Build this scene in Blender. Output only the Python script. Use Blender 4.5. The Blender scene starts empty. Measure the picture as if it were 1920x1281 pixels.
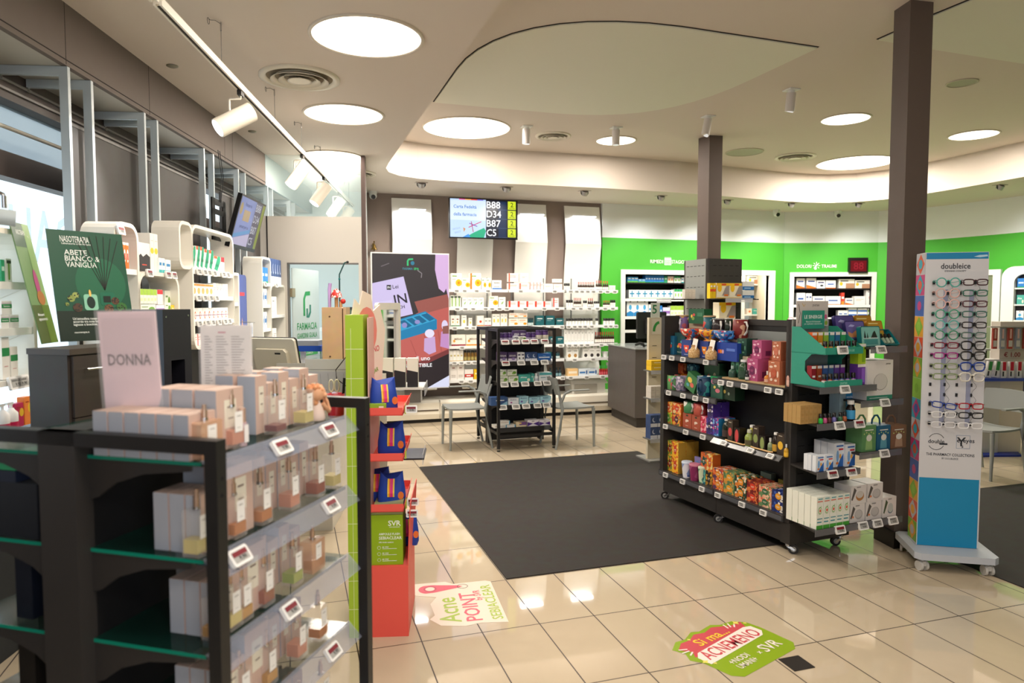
import bpy, math, random
import numpy as np
from mathutils import Vector, Matrix
random.seed(7)
S = bpy.context.scene
COL = S.collection
PI = math.pi

# ------------------------------------------------------------------ camera, world, exposure
CAM_F = 1290.0
YAW, PITCH = 0.30918, -0.0561
CAM = np.array([-1.165, -3.768, 1.62])
FW = np.array([math.sin(YAW)*math.cos(PITCH), math.cos(YAW)*math.cos(PITCH), math.sin(PITCH)])
RT = np.array([math.cos(YAW), -math.sin(YAW), 0.0])
UP = np.cross(RT, FW)
cd = bpy.data.cameras.new('camera')
cam = bpy.data.objects.new('camera', cd)
COL.objects.link(cam)
cam.location = CAM
cam.rotation_euler = (PI/2 + PITCH, 0, -YAW)
cd.sensor_width = 36
cd.lens = CAM_F/1920*36
cd.clip_start = 0.05
cd.dof.use_dof = True
cd.dof.focus_distance = 4.9
cd.dof.aperture_fstop = 2.8
S.camera = cam
S.view_settings.view_transform = 'Standard'
S.view_settings.look = 'None'
S.view_settings.gamma = 1
S.view_settings.exposure = 0.3
S.view_settings.use_curve_mapping = False
S.cycles.max_bounces = 7
S.cycles.diffuse_bounces = 4
S.cycles.glossy_bounces = 3
S.cycles.transmission_bounces = 6
S.cycles.transparent_max_bounces = 8
S.cycles.caustics_reflective = False
S.cycles.caustics_refractive = False
S.cycles.sample_clamp_indirect = 4.0
w = bpy.data.worlds.new('daylight'); S.world = w
w.use_nodes = True
bg = w.node_tree.nodes['Background']
bg.inputs[0].default_value = (0.70, 0.88, 1.0, 1)
bg.inputs[1].default_value = 2.0

def lamp(name, kind, loc, power, color, size=None, target=None, spot=None, blend=0.5):
    d = bpy.data.lights.new(name, kind)
    d.energy = power; d.color = color
    if kind == 'AREA':
        d.shape = 'DISK' if not isinstance(size, tuple) else 'RECTANGLE'
        if isinstance(size, tuple): d.size, d.size_y = size
        else: d.size = size
    elif size is not None:
        d.shadow_soft_size = size
    if kind == 'SPOT':
        d.spot_size = spot; d.spot_blend = blend
    o = bpy.data.objects.new(name, d); COL.objects.link(o)
    o.location = loc
    if target is not None:
        o.rotation_euler = (Vector(target) - Vector(loc)).to_track_quat('-Z', 'Y').to_euler()
    return o

WARM = (1.0, 0.90, 0.79)
DISC_LOW = [(-0.735, 0.27, 0.31), (-0.745, 1.95, 0.31), (-0.75, 3.62, 0.31)]
DISC_HIGH = [(0.70, 3.71, 0.48), (2.52, 3.73, 0.235), (4.38, 2.135, 0.24), (6.30, 2.24, 0.25), (6.24, 3.91, 0.50)]
# the lamps behind the round ceiling diffusers
for (x, y, r_) in DISC_LOW: lamp('disc_or_fill_lamp', 'AREA', (x, y, 3.105), 32, WARM, 2*r_*0.95)
for (x, y, r_) in DISC_HIGH: lamp('disc_or_fill_lamp', 'AREA', (x, y, 3.525), 125*r_, (1.0, 0.91, 0.81), 2*r_*0.95)
# lamps added out of view to brighten the foreground, and inferred shop-front daylight
for (x, y) in ((-0.74, -1.41), (-0.74, -3.1), (-0.74, -4.8)): lamp('disc_or_fill_lamp', 'AREA', (x, y, 3.105), 24, WARM, 0.6)
for (x, y, p_) in ((1.3, -1.9, 16), (1.3, -4.4, 16), (5.2, -1.2, 2)): lamp('disc_or_fill_lamp', 'AREA', (x, y, 3.525), p_, (1.0, 0.89, 0.76), 0.8)
d_ = lamp('front_daylight', 'AREA', (-0.6, -6.25, 1.7), 50, (0.80, 0.90, 1.0), 2.2, (-0.6, 0, 1.3))
# soffit spots washing the curved wall
SOFFIT = [(0.40, 4.86), (1.51, 4.84), (2.60, 4.82), (3.79, 4.88), (4.91, 4.93), (6.01, 4.90), (6.98, 4.60), (7.45, 2.78)]
WASH = [(0.40, 5.7), (1.51, 5.7), (2.75, 5.7), (3.9, 5.75), (5.0, 5.75), (6.3, 5.75), (7.8, 5.1), (8.6, 2.8)]
for i, ((x, y), (tx, ty)) in enumerate(zip(SOFFIT, WASH)):
    lamp('soffit_lamp', 'SPOT', (x, y, 3.04), 44 if i > 2 else 28, (0.96, 0.98, 0.95) if i > 2 else (1.0, 0.93, 0.84), 0.03, (tx, ty, 1.5), 1.9, 0.8)

# ------------------------------------------------------------------ pixel -> point on a real plane
def ray(px, py):
    return FW + RT*((px-960)/CAM_F) + UP*((640.5-py)/CAM_F)
def project(p):
    q = np.array(p, float)-CAM; z = q@FW
    return 960+CAM_F*(q@RT)/z, 640.5-CAM_F*(q@UP)/z
def floor_pt(px, py, z=0.0):
    d = ray(px, py); t = (z-CAM[2])/d[2]
    return CAM+d*t

class Frame:
    """local axes of a furniture front: x to the viewer's right, y into the furniture, z up"""
    def __init__(s, ox, oy, rz):
        s.o = np.array([ox, oy]); s.rz = rz
        s.x = np.array([math.cos(rz), math.sin(rz)]); s.y = np.array([-math.sin(rz), math.cos(rz)])
    def w(s, x, y, z=0.0):
        p = s.o+s.x*x+s.y*y
        return (float(p[0]), float(p[1]), z)
    def hit(s, px, py, off=0.0):
        """x and z where the pixel's ray meets the plane at depth off"""
        d = ray(px, py); n = s.y
        q = s.o+n*off-CAM[:2]
        t = (n@q)/(n@d[:2])
        p = CAM+d*t
        return float((p[:2]-s.o)@s.x), float(p[2])
    def xz(s, px, z, off=0.0):
        py = 560.0; x = 0
        for _ in range(4):
            x, zz = s.hit(px, py, off)
            py = project(s.w(x, off, z))[1]
        return x

# ------------------------------------------------------------------ materials
def lin(c):
    c = c/255.0
    return c/12.92 if c <= 0.04045 else ((c+0.055)/1.055)**2.4
def rgb(h):
    h = h.lstrip('#')
    if len(h) == 3: h = ''.join(a+a for a in h)
    return tuple(lin(int(h[i:i+2], 16)) for i in (0, 2, 4))
_M = {}
def mat(h, rough=0.5, metal=0.0, emit=0.0, trans=0.0, coat=0.0, name=None, alpha=1.0, ior=1.45, var=0.0):
    key = (h, rough, metal, emit, trans, coat, alpha, ior, var)
    if key in _M: return _M[key]
    m = bpy.data.materials.new(name or 'paint_'+h.strip('#')); m.use_nodes = True
    nt = m.node_tree; b = nt.nodes['Principled BSDF']
    c = rgb(h)+(1,)
    b.inputs['Base Color'].default_value = c
    b.inputs['Roughness'].default_value = rough
    b.inputs['Metallic'].default_value = metal
    b.inputs['IOR'].default_value = ior
    b.inputs['Transmission Weight'].default_value = trans
    b.inputs['Coat Weight'].default_value = coat
    b.inputs['Alpha'].default_value = alpha
    if emit:
        if emit < 2: b.inputs['Base Color'].default_value = (c[0]*0.06, c[1]*0.06, c[2]*0.06, 1)
        b.inputs['Emission Color'].default_value = c
        b.inputs['Emission Strength'].default_value = emit
    # faint procedural variation keeps every surface from being perfectly flat
    tc = nt.nodes.new('ShaderNodeTexCoord'); nz = nt.nodes.new('ShaderNodeTexNoise')
    nz.inputs['Scale'].default_value = 14.0; nz.inputs['Detail'].default_value = 2.0
    nt.links.new(tc.outputs['Object'], nz.inputs['Vector'])
    mr = nt.nodes.new('ShaderNodeMapRange')
    mr.inputs['To Min'].default_value = max(0.0, rough-0.05); mr.inputs['To Max'].default_value = min(1.0, rough+0.05)
    nt.links.new(nz.outputs['Fac'], mr.inputs['Value'])
    if rough > 0.15: nt.links.new(mr.outputs['Result'], b.inputs['Roughness'])
    if var:
        mx = nt.nodes.new('ShaderNodeMix'); mx.data_type = 'RGBA'; mx.blend_type = 'MULTIPLY'
        mx.inputs[0].default_value = var
        mx.inputs[6].default_value = c
        nt.links.new(nz.outputs['Color'], mx.inputs[7]); nt.links.new(mx.outputs[2], b.inputs['Base Color'])
    _M[key] = m
    return m
def pattern(cols, scale=40.0, rough=0.5, name='printed_pattern'):
    """irregular patches of a few printed colours"""
    key = ('pat', tuple(cols), scale)
    if key in _M: return _M[key]
    m = bpy.data.materials.new(name); m.use_nodes = True
    nt = m.node_tree; b = nt.nodes['Principled BSDF']; b.inputs['Roughness'].default_value = rough
    tc = nt.nodes.new('ShaderNodeTexCoord'); v = nt.nodes.new('ShaderNodeTexVoronoi')
    v.inputs['Scale'].default_value = scale
    nt.links.new(tc.outputs['Object'], v.inputs['Vector'])
    cr = nt.nodes.new('ShaderNodeValToRGB'); cr.color_ramp.interpolation = 'CONSTANT'
    e = cr.color_ramp.elements
    while len(e) < len(cols): e.new(0.5)
    for i, c in enumerate(cols):
        e[i].position = i/len(cols); e[i].color = rgb(c)+(1,)
    sx = nt.nodes.new('ShaderNodeSeparateColor')
    nt.links.new(v.outputs['Color'], sx.inputs[0]); nt.links.new(sx.outputs[0], cr.inputs['Fac'])
    nt.links.new(cr.outputs['Color'], b.inputs['Base Color'])
    _M[key] = m
    return m

# ------------------------------------------------------------------ text outlines
_T = {}
def text_geo(s, cap=False):
    """verts (x, z) and faces of a line of text, height 1, centred"""
    if s in _T: return _T[s]
    c = bpy.data.curves.new('t', 'FONT'); c.body = s; c.resolution_u = 2; c.offset = 0.012; c.fill_mode = 'FRONT'
    o = bpy.data.objects.new('t', c)
    me = bpy.data.meshes.new_from_object(o)
    v = [(p.co.x, p.co.y) for p in me.vertices]; f = [tuple(p.vertices) for p in me.polygons]
    bpy.data.objects.remove(o); bpy.data.curves.remove(c); bpy.data.meshes.remove(me)
    if v:
        x0 = min(a for a, _ in v); x1 = max(a for a, _ in v); z0 = min(b for _, b in v); z1 = max(b for _, b in v)
        v = [(a-(x0+x1)/2, b-(z0+z1)/2) for a, b in v]
        _T[s] = (v, f, x1-x0, z1-z0)
    else: _T[s] = ([], [], 1, 1)
    return _T[s]

# ------------------------------------------------------------------ mesh collector
class MB:
    def __init__(s): s.v = []; s.f = []; s.mi = []; s.ms = []; s.sm = []; s.M = Matrix.Identity(4)
    def slot(s, m):
        if isinstance(m, str): m = mat(m)
        if m not in s.ms: s.ms.append(m)
        return s.ms.index(m)
    def add(s, vs, fs, m, smooth=False):
        k = len(s.v); i = s.slot(m)
        for p in vs: s.v.append(tuple(s.M @ Vector(p)))
        for f in fs: s.f.append(tuple(a+k for a in f)); s.mi.append(i); s.sm.append(smooth)
    def box(s, x0, x1, y0, y1, z0, z1, m, b=0.0):
        if b > 0:
            s.prism([(x0+b, z0), (x1-b, z0), (x1, z0+b), (x1, z1-b), (x1-b, z1), (x0+b, z1), (x0, z1-b), (x0, z0+b)], y0, y1, m); return
        v = [(x, y, z) for z in (z0, z1) for y in (y0, y1) for x in (x0, x1)]
        s.add(v, [(0, 2, 3, 1), (4, 5, 7, 6), (0, 1, 5, 4), (2, 6, 7, 3), (0, 4, 6, 2), (1, 3, 7, 5)], m)
    def prism(s, poly, y0, y1, m, m2=None, axis='y', smooth=False):
        """poly in (x, z) counter-clockwise, extruded along y (or poly in (x, y) along z when axis is z)"""
        n = len(poly)
        if axis == 'y': v = [(a, y0, b) for a, b in poly]+[(a, y1, b) for a, b in poly]
        else: v = [(a, b, y0) for a, b in poly]+[(a, b, y1) for a, b in poly]
        if axis == 'x': v = [(y0, a, b) for a, b in poly]+[(y1, a, b) for a, b in poly]
        s.add(v, [tuple(range(n)), tuple(range(2*n-1, n-1, -1))], m2 or m)
        s.add(v, [(i, i+n, (i+1) % n+n, (i+1) % n) for i in range(n)], m, smooth)
    def cyl(s, p0, p1, r, m, n=12, r1=None, caps=True, smooth=True):
        p0 = Vector(p0); p1 = Vector(p1); d = (p1-p0)
        if d.length < 1e-6: return
        q = d.to_track_quat('Z', 'Y'); r1 = r if r1 is None else r1
        v = [];
        for (c, rr) in ((p0, r), (p1, r1)):
            for i in range(n):
                a = 2*PI*i/n
                v.append(c+q @ Vector((rr*math.cos(a), rr*math.sin(a), 0)))
        s.add(v, [(i, (i+1) % n, (i+1) % n+n, i+n) for i in range(n)], m, smooth)
        if caps: s.add(v, [tuple(range(n-1, -1, -1)), tuple(range(n, 2*n))], m)
    def lathe(s, prof, m, n=16, c=(0, 0, 0), smooth=True, cap=True):
        """prof: (radius, z) from bottom to top"""
        v = []
        for r, z in prof:
            for i in range(n):
                a = 2*PI*i/n; v.append((c[0]+r*math.cos(a), c[1]+r*math.sin(a), c[2]+z))
        f = []
        for j in range(len(prof)-1):
            for i in range(n):
                f.append((j*n+i, j*n+(i+1) % n, (j+1)*n+(i+1) % n, (j+1)*n+i))
        s.add(v, f, m, smooth)
        if cap: s.add(v, [tuple(range(n-1, -1, -1)), tuple(range(len(v)-n, len(v)))], m)
    def tube(s, pts, r, m, n=6, closed=False):
        pts = [Vector(p) for p in pts]
        N = len(pts); v = []
        for i, p in enumerate(pts):
            a = pts[i-1] if (i or closed) else p; b = pts[(i+1) % N] if (i < N-1 or closed) else p
            q = (b-a).to_track_quat('Z', 'Y')
            rr = r[i] if isinstance(r, (list, tuple)) else r
            for k in range(n):
                t = 2*PI*k/n; v.append(p+q @ Vector((rr*math.cos(t), rr*math.sin(t), 0)))
        f = []
        for i in range(N if closed else N-1):
            j = (i+1) % N
            for k in range(n): f.append((i*n+k, i*n+(k+1) % n, j*n+(k+1) % n, j*n+k))
        s.add(v, f, m, True)
        if not closed: s.add(v, [tuple(range(n-1, -1, -1)), tuple(range(len(v)-n, len(v)))], m)
    def ball(s, c, r, m, n=12, sc=(1, 1, 1)):
        k = max(4, n//2)
        s.M, old = s.M @ Matrix.Translation(c) @ Matrix.Diagonal((*sc, 1)), s.M
        s.lathe([(max(1e-4, r*math.sin(PI*j/k)), -r*math.cos(PI*j/k)) for j in range(k+1)], m, n, cap=False)
        s.M = old
    def quad(s, x0, x1, z0, z1, y, m):
        """a printed patch facing -y"""
        s.add([(x0, y, z0), (x1, y, z0), (x1, y, z1), (x0, y, z1)], [(0, 1, 2, 3)], m)
    def poly(s, pts, y, m):
        s.add([(a, y, b) for a, b in pts], [tuple(range(len(pts)))], m)
    def ell(s, cx, cz, rx, rz, y, m, n=16, a0=0, a1=2*PI):
        s.poly([(cx+rx*math.cos(a0+(a1-a0)*i/n), cz+rz*math.sin(a0+(a1-a0)*i/n)) for i in range(n)], y, m)
    def text(s, t, cx, cz, y, h, m, wmax=None, align='c', rot=0.0, sy=1.0, mirror=False):
        v, f, tw, th = text_geo(t)
        k = h/0.72; kx = k
        if wmax and tw*k > wmax: kx = wmax/tw
        off = tw*kx/2 if align == 'l' else 0
        cr, sr = math.cos(rot), math.sin(rot)
        pts = []
        for a, b in v:
            a, b = a*kx*(-1 if mirror else 1), b*k*sy
            pts.append((cx+off+a*cr-b*sr, y, cz+a*sr+b*cr))
        s.add(pts, [tuple(reversed(q)) for q in f] if mirror else f, m)
    def stroke(s, pts, wd, y, m):
        """a flat ribbon of width wd through (x, z) points"""
        P = [Vector((a, b)) for a, b in pts]; v = []
        for i, p in enumerate(P):
            d = (P[min(i+1, len(P)-1)]-P[max(i-1, 0)]); d.normalize(); nn = Vector((-d.y, d.x))*wd/2
            v += [(p.x-nn.x, y, p.y-nn.y), (p.x+nn.x, y, p.y+nn.y)]
        s.add(v, [(2*i, 2*i+2, 2*i+3, 2*i+1) for i in range(len(P)-1)], m)
    def mesh(s, name):
        me = bpy.data.meshes.new(name)
        me.from_pydata(s.v, [], s.f)
        for m in s.ms: me.materials.append(m)
        me.polygons.foreach_set('material_index', s.mi)
        me.polygons.foreach_set('use_smooth', s.sm)
        me.update()
        return me
    def build(s, name, parent=None, loc=None, rz=None, label=None):
        o = bpy.data.objects.new(name, s.mesh(name)); COL.objects.link(o)
        if parent is not None: o.parent = parent
        if loc is not None: o.location = loc
        if rz is not None: o.rotation_euler = (0, 0, rz)
        if label: o['label'] = label
        return o

def tag(o, label, cat, group=None, kind=None):
    o['label'] = label; o['category'] = cat
    if group: o['group'] = group
    if kind: o['kind'] = kind
    return o
def thing(name, label, cat, loc=(0, 0, 0), rz=0.0, group=None):
    o = bpy.data.objects.new(name, None); COL.objects.link(o)
    o.empty_display_size = 0.05
    o.location = loc; o.rotation_euler = (0, 0, rz)
    return tag(o, label, cat, group)
def struct(o, label=None):
    o['kind'] = 'structure'
    if label: o['label'] = label
    return o
def kids(o): return [c for c in bpy.data.objects if c.parent == o]
def dup(src, loc, rz, label=None, group=None, tree=None):
    """copy a thing with its parts and their sub-parts; tree is a cached list of (child, [grandchildren])"""
    r = src.copy(); COL.objects.link(r); r.location = loc; r.rotation_euler = (0, 0, rz)
    if label: r['label'] = label
    if group: r['group'] = group
    for ch, gs in (tree if tree is not None else [(c, kids(c)) for c in kids(src)]):
        c = ch.copy(); COL.objects.link(c); c.parent = r
        for g in gs:
            d = g.copy(); COL.objects.link(d); d.parent = c
    return r
ORD = ['first', 'second', 'third', 'fourth', 'fifth', 'sixth', 'seventh', 'eighth', 'ninth', 'tenth', 'eleventh', 'twelfth', 'thirteenth', 'fourteenth', 'fifteenth', 'sixteenth', 'seventeenth', 'eighteenth']

# common materials
BLACK = mat('#1c1b1b', 0.45, name='black_powder_coat')
DARK = mat('#2e2b29', 0.5, name='anthracite_steel')
CHROME = mat('#c8c8c8', 0.22, 1.0, name='chrome')
WHITE = mat('#eeeeea', 0.45, name='white_lacquer')
CREAM = mat('#ebe6da', 0.4, name='cream_lacquer')
GLASS = mat('#ffffff', 0.02, trans=1.0, ior=1.45, name='clear_glass')
CLEAR = mat('#dfe3ea', 0.25, alpha=0.38, name='clear_plastic')
TAUPE = mat('#7b6a62', 0.6, name='taupe_paint')

# ================================================================== THE ROOM
A_L = 0.2356                                   # the left wall runs 13.5 degrees off the tile joints
FL = Frame(-2.228, 0.247, PI/2-A_L)            # x along the wall (away), y out through the window, z up
FLR = FL.rz
def tile_material():
    m = bpy.data.materials.new('polished_beige_tiles'); m.use_nodes = True
    nt = m.node_tree; b = nt.nodes['Principled BSDF']; N = nt.nodes.new; L = nt.links.new
    tc = N('ShaderNodeTexCoord'); br = N('ShaderNodeTexBrick')
    br.offset = 0.0; br.squash = 1.0
    br.inputs['Scale'].default_value = 1.0
    br.inputs['Brick Width'].default_value = 0.30; br.inputs['Row Height'].default_value = 0.579
    br.inputs['Mortar Size'].default_value = 0.003; br.inputs['Mortar Smooth'].default_value = 0.0
    br.inputs['Color1'].default_value = rgb('#c6b79e')+(1,); br.inputs['Color2'].default_value = rgb('#c2b299')+(1,)
    br.inputs['Mortar'].default_value = rgb('#3a2f28')+(1,)
    nz = N('ShaderNodeTexNoise'); nz.inputs['Scale'].default_value = 2.2; nz.inputs['Detail'].default_value = 6; nz.inputs['Distortion'].default_value = 1.2
    L(tc.outputs['Object'], br.inputs['Vector']); L(tc.outputs['Object'], nz.inputs['Vector'])
    mr = N('ShaderNodeMapRange'); mr.inputs['To Min'].default_value = 0.90; mr.inputs['To Max'].default_value = 1.06
    L(nz.outputs['Fac'], mr.inputs['Value'])
    mx = N('ShaderNodeVectorMath'); mx.operation = 'SCALE'
    L(br.outputs['Color'], mx.inputs[0]); L(mr.outputs['Result'], mx.inputs['Scale']); L(mx.outputs[0], b.inputs['Base Color'])
    rr = N('ShaderNodeMapRange'); rr.inputs['To Min'].default_value = 0.035; rr.inputs['To Max'].default_value = 0.6
    L(br.outputs['Fac'], rr.inputs['Value']); L(rr.outputs['Result'], b.inputs['Roughness'])
    b.inputs['IOR'].default_value = 1.55
    return m
m = MB(); m.box(-5, 10.5, -6.4, 9, -0.08, 0, tile_material()); struct(m.build('floor'), 'polished beige floor tiles with dark joints')

MATM = mat('#2f2a26', 0.82, var=0.5, name='entrance_mat_fibre')
m = MB(); m.box(0.005, 2.40, 0.005, 2.892, 0.0005, 0.006, MATM)
tag(m.build('floor_mat'), 'dark grey entrance mat set in the tiles beside the tea shelving', 'mat')
m = MB(); m.box(2.77, 5.6, -1.74, 0.63, 0.0005, 0.006, MATM)
tag(m.build('floor_mat'), 'dark grey mat on the tiles behind the eyeglasses stand', 'mat')

# ceilings
CEIL = mat('#d6cabe', 0.75, name='ceiling_paint')
COVE = [(-0.15, -6.4), (-0.15, 3.75), (-0.14, 4.05), (-0.08, 4.28), (0.06, 4.46), (0.30, 4.58), (0.60, 4.635), (1.0, 4.64), (1.8, 4.58), (2.8, 4.54), (3.9, 4.56), (4.6, 4.64), (5.2, 4.72), (5.8, 4.78),
        (6.2, 4.79), (6.55, 4.72), (6.85, 4.52), (7.05, 4.2), (7.15, 3.8), (7.19, 3.2), (7.17, 2.3), (7.05, 1.2), (6.9, -6.4)]
m = MB()
p = [FL.w(-6.8, 0.45)[:2]] + COVE + [(9.6, -6.4), (9.6, 7.2), (0.3, 7.2), FL.w(7.2, 0.45)[:2]]
m.prism(p, 3.12, 3.56, CEIL, axis='z')
struct(m.build('ceiling'), 'beige dropped ceiling with a curved edge')
m = MB(); m.box(-0.3, 7.6, -6.4, 5.0, 3.54, 3.60, CEIL); struct(m.build('ceiling'), 'raised beige ceiling')

LEAFM = mat('#dedccb', 0.6, name='ceiling_panel_paint'); GAP = mat('#2a241f', 0.8)
def smooth_poly(pts, k=6):
    out = []
    n = len(pts)
    for i in range(n):
        p, q = pts[i], pts[(i+1) % n]
        if len(p) == 3:                        # curve from p to q with control point between
            c = p[2]
            for j in range(k):
                t = j/k
                out.append(((1-t)**2*p[0]+2*t*(1-t)*c[0]+t*t*q[0], (1-t)**2*p[1]+2*t*(1-t)*c[1]+t*t*q[1]))
        else: out.append((p[0], p[1]))
    return out
def ceil_leaf(pts, label):
    P = smooth_poly(pts, 10)
    cx = sum(a for a, _ in P)/len(P); cy = sum(b for _, b in P)/len(P)
    big = [(cx+(a-cx)*1.008, cy+(b-cy)*1.008) for a, b in P]
    m = MB(); m.prism(big, 3.536, 3.5395, GAP, axis='z'); m.prism(P, 3.528, 3.5362, LEAFM, axis='z')
    struct(m.build('trim_1'), label)
ceil_leaf([(0.16, 2.82, (0.8, 2.83)), (1.45, 2.815, (2.35, 2.80)), (2.46, 2.15, (2.60, 1.7)), (2.625, 0.57), (1.45, 0.54, (0.16, 0.56)), (0.16, 1.85)][::-1] and
          [(0.16, 2.82), (0.16, 1.85, (0.16, 0.55)), (1.45, 0.54), (2.625, 0.565), (2.61, 1.30, (2.60, 2.75)), (1.45, 2.815)], 'pale leaf-shaped panel in the raised ceiling')
ceil_leaf([(2.935, 0.30), (2.94, -0.15, (3.0, -1.9)), (4.6, -1.95), (6.2, -1.95), (6.2, -1.2, (6.2, 0.34)), (4.4, 0.336), (3.5, 0.32)], 'pale leaf-shaped ceiling panel behind the thick pillar')

# ceiling lights, vents, speakers
DIFF = mat('#fff4e2', 0.4, emit=3.2, name='lit_diffuser')
RIM = mat('#cfc3b2', 0.4, name='light_rim')
def disc(x, y, z, r, label, group):
    t = thing('ceiling_light', label, 'ceiling light', (x, y, z), 0, group)
    m = MB(); m.lathe([(r+0.012, 0.0), (r+0.012, -0.008), (r-0.006, -0.010), (r-0.008, -0.001)], RIM, 48, cap=False); m.build('rim', t)
    m = MB(); m.lathe([(r-0.006, -0.004), (r-0.006, -0.001)], DIFF, 48); m.build('diffuser', t)
for (x, y, r_), s_ in zip(DISC_LOW, ['nearest', 'middle one', 'farthest']):
    disc(x, y, 3.12, r_, 'large round ceiling light over the track spots, %s of the three' % s_, 'round ceiling lights')
for (x, y, r_), s_ in zip(DISC_HIGH, ['large round light in the raised ceiling above the ticket screen', 'small round ceiling light right behind a white ceiling spot', 'small round ceiling light left of the thick pillar', 'small round ceiling light right of the thick pillar', 'large round ceiling light partly behind the thick pillar']):
    disc(x, y, 3.54, r_, s_, 'round ceiling lights')
VENTM = mat('#ded6c4', 0.35, name='vent_enamel')
def vent(x, y, z, r, label):
    t = thing('air_vent', label, 'air vent', (x, y, z), 0, 'round air vents')
    m = MB(); m.lathe([(r, 0), (r, -0.012), (r*0.86, -0.016), (r*0.82, -0.002)], VENTM, 40, cap=False)
    m.lathe([(r*0.84, -0.001), (r*0.84, -0.0005)], mat('#877a66', 0.8), 40); m.build('rim', t)
    m = MB()
    for a, b in ((0.72, 0.60), (0.52, 0.38), (0.30, 0.04)):
        m.lathe([(r*a, -0.026), (r*a, -0.030), (r*b, -0.006), (r*b, -0.002)], VENTM, 40, cap=(b < 0.1))
    m.build('cone_ring', t)
vent(-1.09, 1.115, 3.12, 0.26, 'large round ceiling air vent beside the first track spot')
vent(-0.45, 4.48, 3.12, 0.25, 'round ceiling air vent above the dome camera')
vent(1.73, 3.74, 3.54, 0.205, 'round air vent between two white ceiling spots')
vent(5.17, 3.83, 3.54, 0.26, 'round ceiling air vent right of the thin pillar')
for (x, y, r_, s_) in ((4.36, 3.80, 0.235, 'unlit round ceiling light right of the thin pillar'), (4.44, 0.87, 0.125, 'small round unlit ceiling light right of the thick pillar')):
    t = thing('ceiling_light', s_, 'ceiling light', (x, y, 3.54))
    m = MB(); m.lathe([(r_, 0), (r_, -0.008), (r_-0.012, -0.010), (r_-0.014, -0.001)], mat('#bdb5a0', 0.5), 40, cap=False); m.build('rim', t)
    m = MB(); m.lathe([(r_-0.012, -0.004), (r_-0.012, -0.001)], mat('#a5a38c', 0.5), 40); m.build('diffuser', t)
for i, (px, py) in enumerate(((323, 123), (473, 246))):
    p = floor_pt(px, py, 3.12)
    m = MB(); m.lathe([(0.035, 0), (0.035, -0.006), (0.02, -0.012), (0.004, -0.012)], mat('#8b8778', 0.4, 0.5), 20)
    tag(m.build('sprinkler', None, (p[0], p[1], 3.12)), 'small round metal sprinkler plate in the ceiling, %s the left wall beam' % ['nearer, beside', 'farther, beside'][i], 'sprinkler', 'ceiling sprinklers')

# ---- left wall: beam, soffit, windows, panels
BEAM = mat('#6a5e56', 0.7, name='beam_paint')
m = MB(); m.box(-6.8, 3.55, 0, 0.03, 2.81, 3.12, BEAM)
m.box(3.555, 7.0, 0, 0.03, 2.81, 3.12, mat('#9aa7a6', 0.6))
for s_ in (0.02, 0.95, 2.35, 2.55):
    m.box(s_, s_+0.003, -0.001, 0.004, 2.815, 3.12, GAP)
m.box(-6.8, 3.55, -0.004, 0.0, 2.835, 2.838, GAP)
struct(m.build('beam', None, FL.w(0, 0), FLR), 'brown-grey beam above the left windows')
m = MB(); m.box(-6.8, 7.0, 0.03, 0.42, 2.81, 2.84, mat('#b9b3a8', 0.6)); struct(m.build('trim_2', None, FL.w(0, 0), FLR), 'pale board under the beam')
FRM = mat('#5a4f4a', 0.5, name='window_frame_brown')
m = MB()
for z0, z1, y0 in ((2.66, 2.81, 0.34), (2.27, 2.40, 0.36), (0.86, 0.95, 0.36), (0.0, 0.86, 0.40)): m.box(-6.8, 7.0, y0, 0.46, z0, z1, FRM)
for z in (2.70, 2.745): m.box(-6.8, 7.0, 0.325, 0.34, z, z+0.012, mat('#8d8680', 0.4))
for s_ in (-5.2, -3.6, -2.0, 1.0, 2.6, 4.2, 5.8): m.box(s_, s_+0.07, 0.38, 0.46, 0.9, 2.8, FRM)
struct(m.build('window_1', None, FL.w(0, 0), FLR), 'brown frame of the long shop window')
m = MB(); m.box(-6.8, 7.0, 0.425, 0.432, 0.95, 2.27, mat('#ffffff', 0.0, alpha=0.1, name='window_glass'))
m.box(-6.8, 1.05, 0.425, 0.432, 2.40, 2.66, mat('#9fb0b8', 0.7, alpha=0.6, name='grey_blind'))
m.box(1.05, 7.0, 0.425, 0.432, 2.40, 2.66, mat('#ffffff', 0.0, alpha=0.1, name='window_glass'))
struct(m.build('window_2', None, FL.w(0, 0), FLR), 'glass of the long shop window')
m = MB()
m.M = Matrix.Rotation(0, 4, 'Z')
m.text('DALI', 0.52, 2.0, 0.42, 0.30, mat('#b8dde6', 0.6, alpha=0.5), wmax=0.62, mirror=True)
m.text('i', 0.12, 2.08, 0.42, 0.22, mat('#b8dde6', 0.6, alpha=0.5), mirror=True)
tag(m.build('window_lettering', None, FL.w(0, 0), FLR), 'pale blue mirrored letters stuck on the bright shop window', 'lettering')
m = MB(); m.cyl((-3, 0.30, 2.50), (0.62, 0.30, 2.50), 0.011, mat('#b9b2a2', 0.4), 8)
tag(m.build('blind_rod', None, FL.w(0, 0), FLR), 'thin pale rod running across the upper part of the shop window', 'rod')
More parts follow.
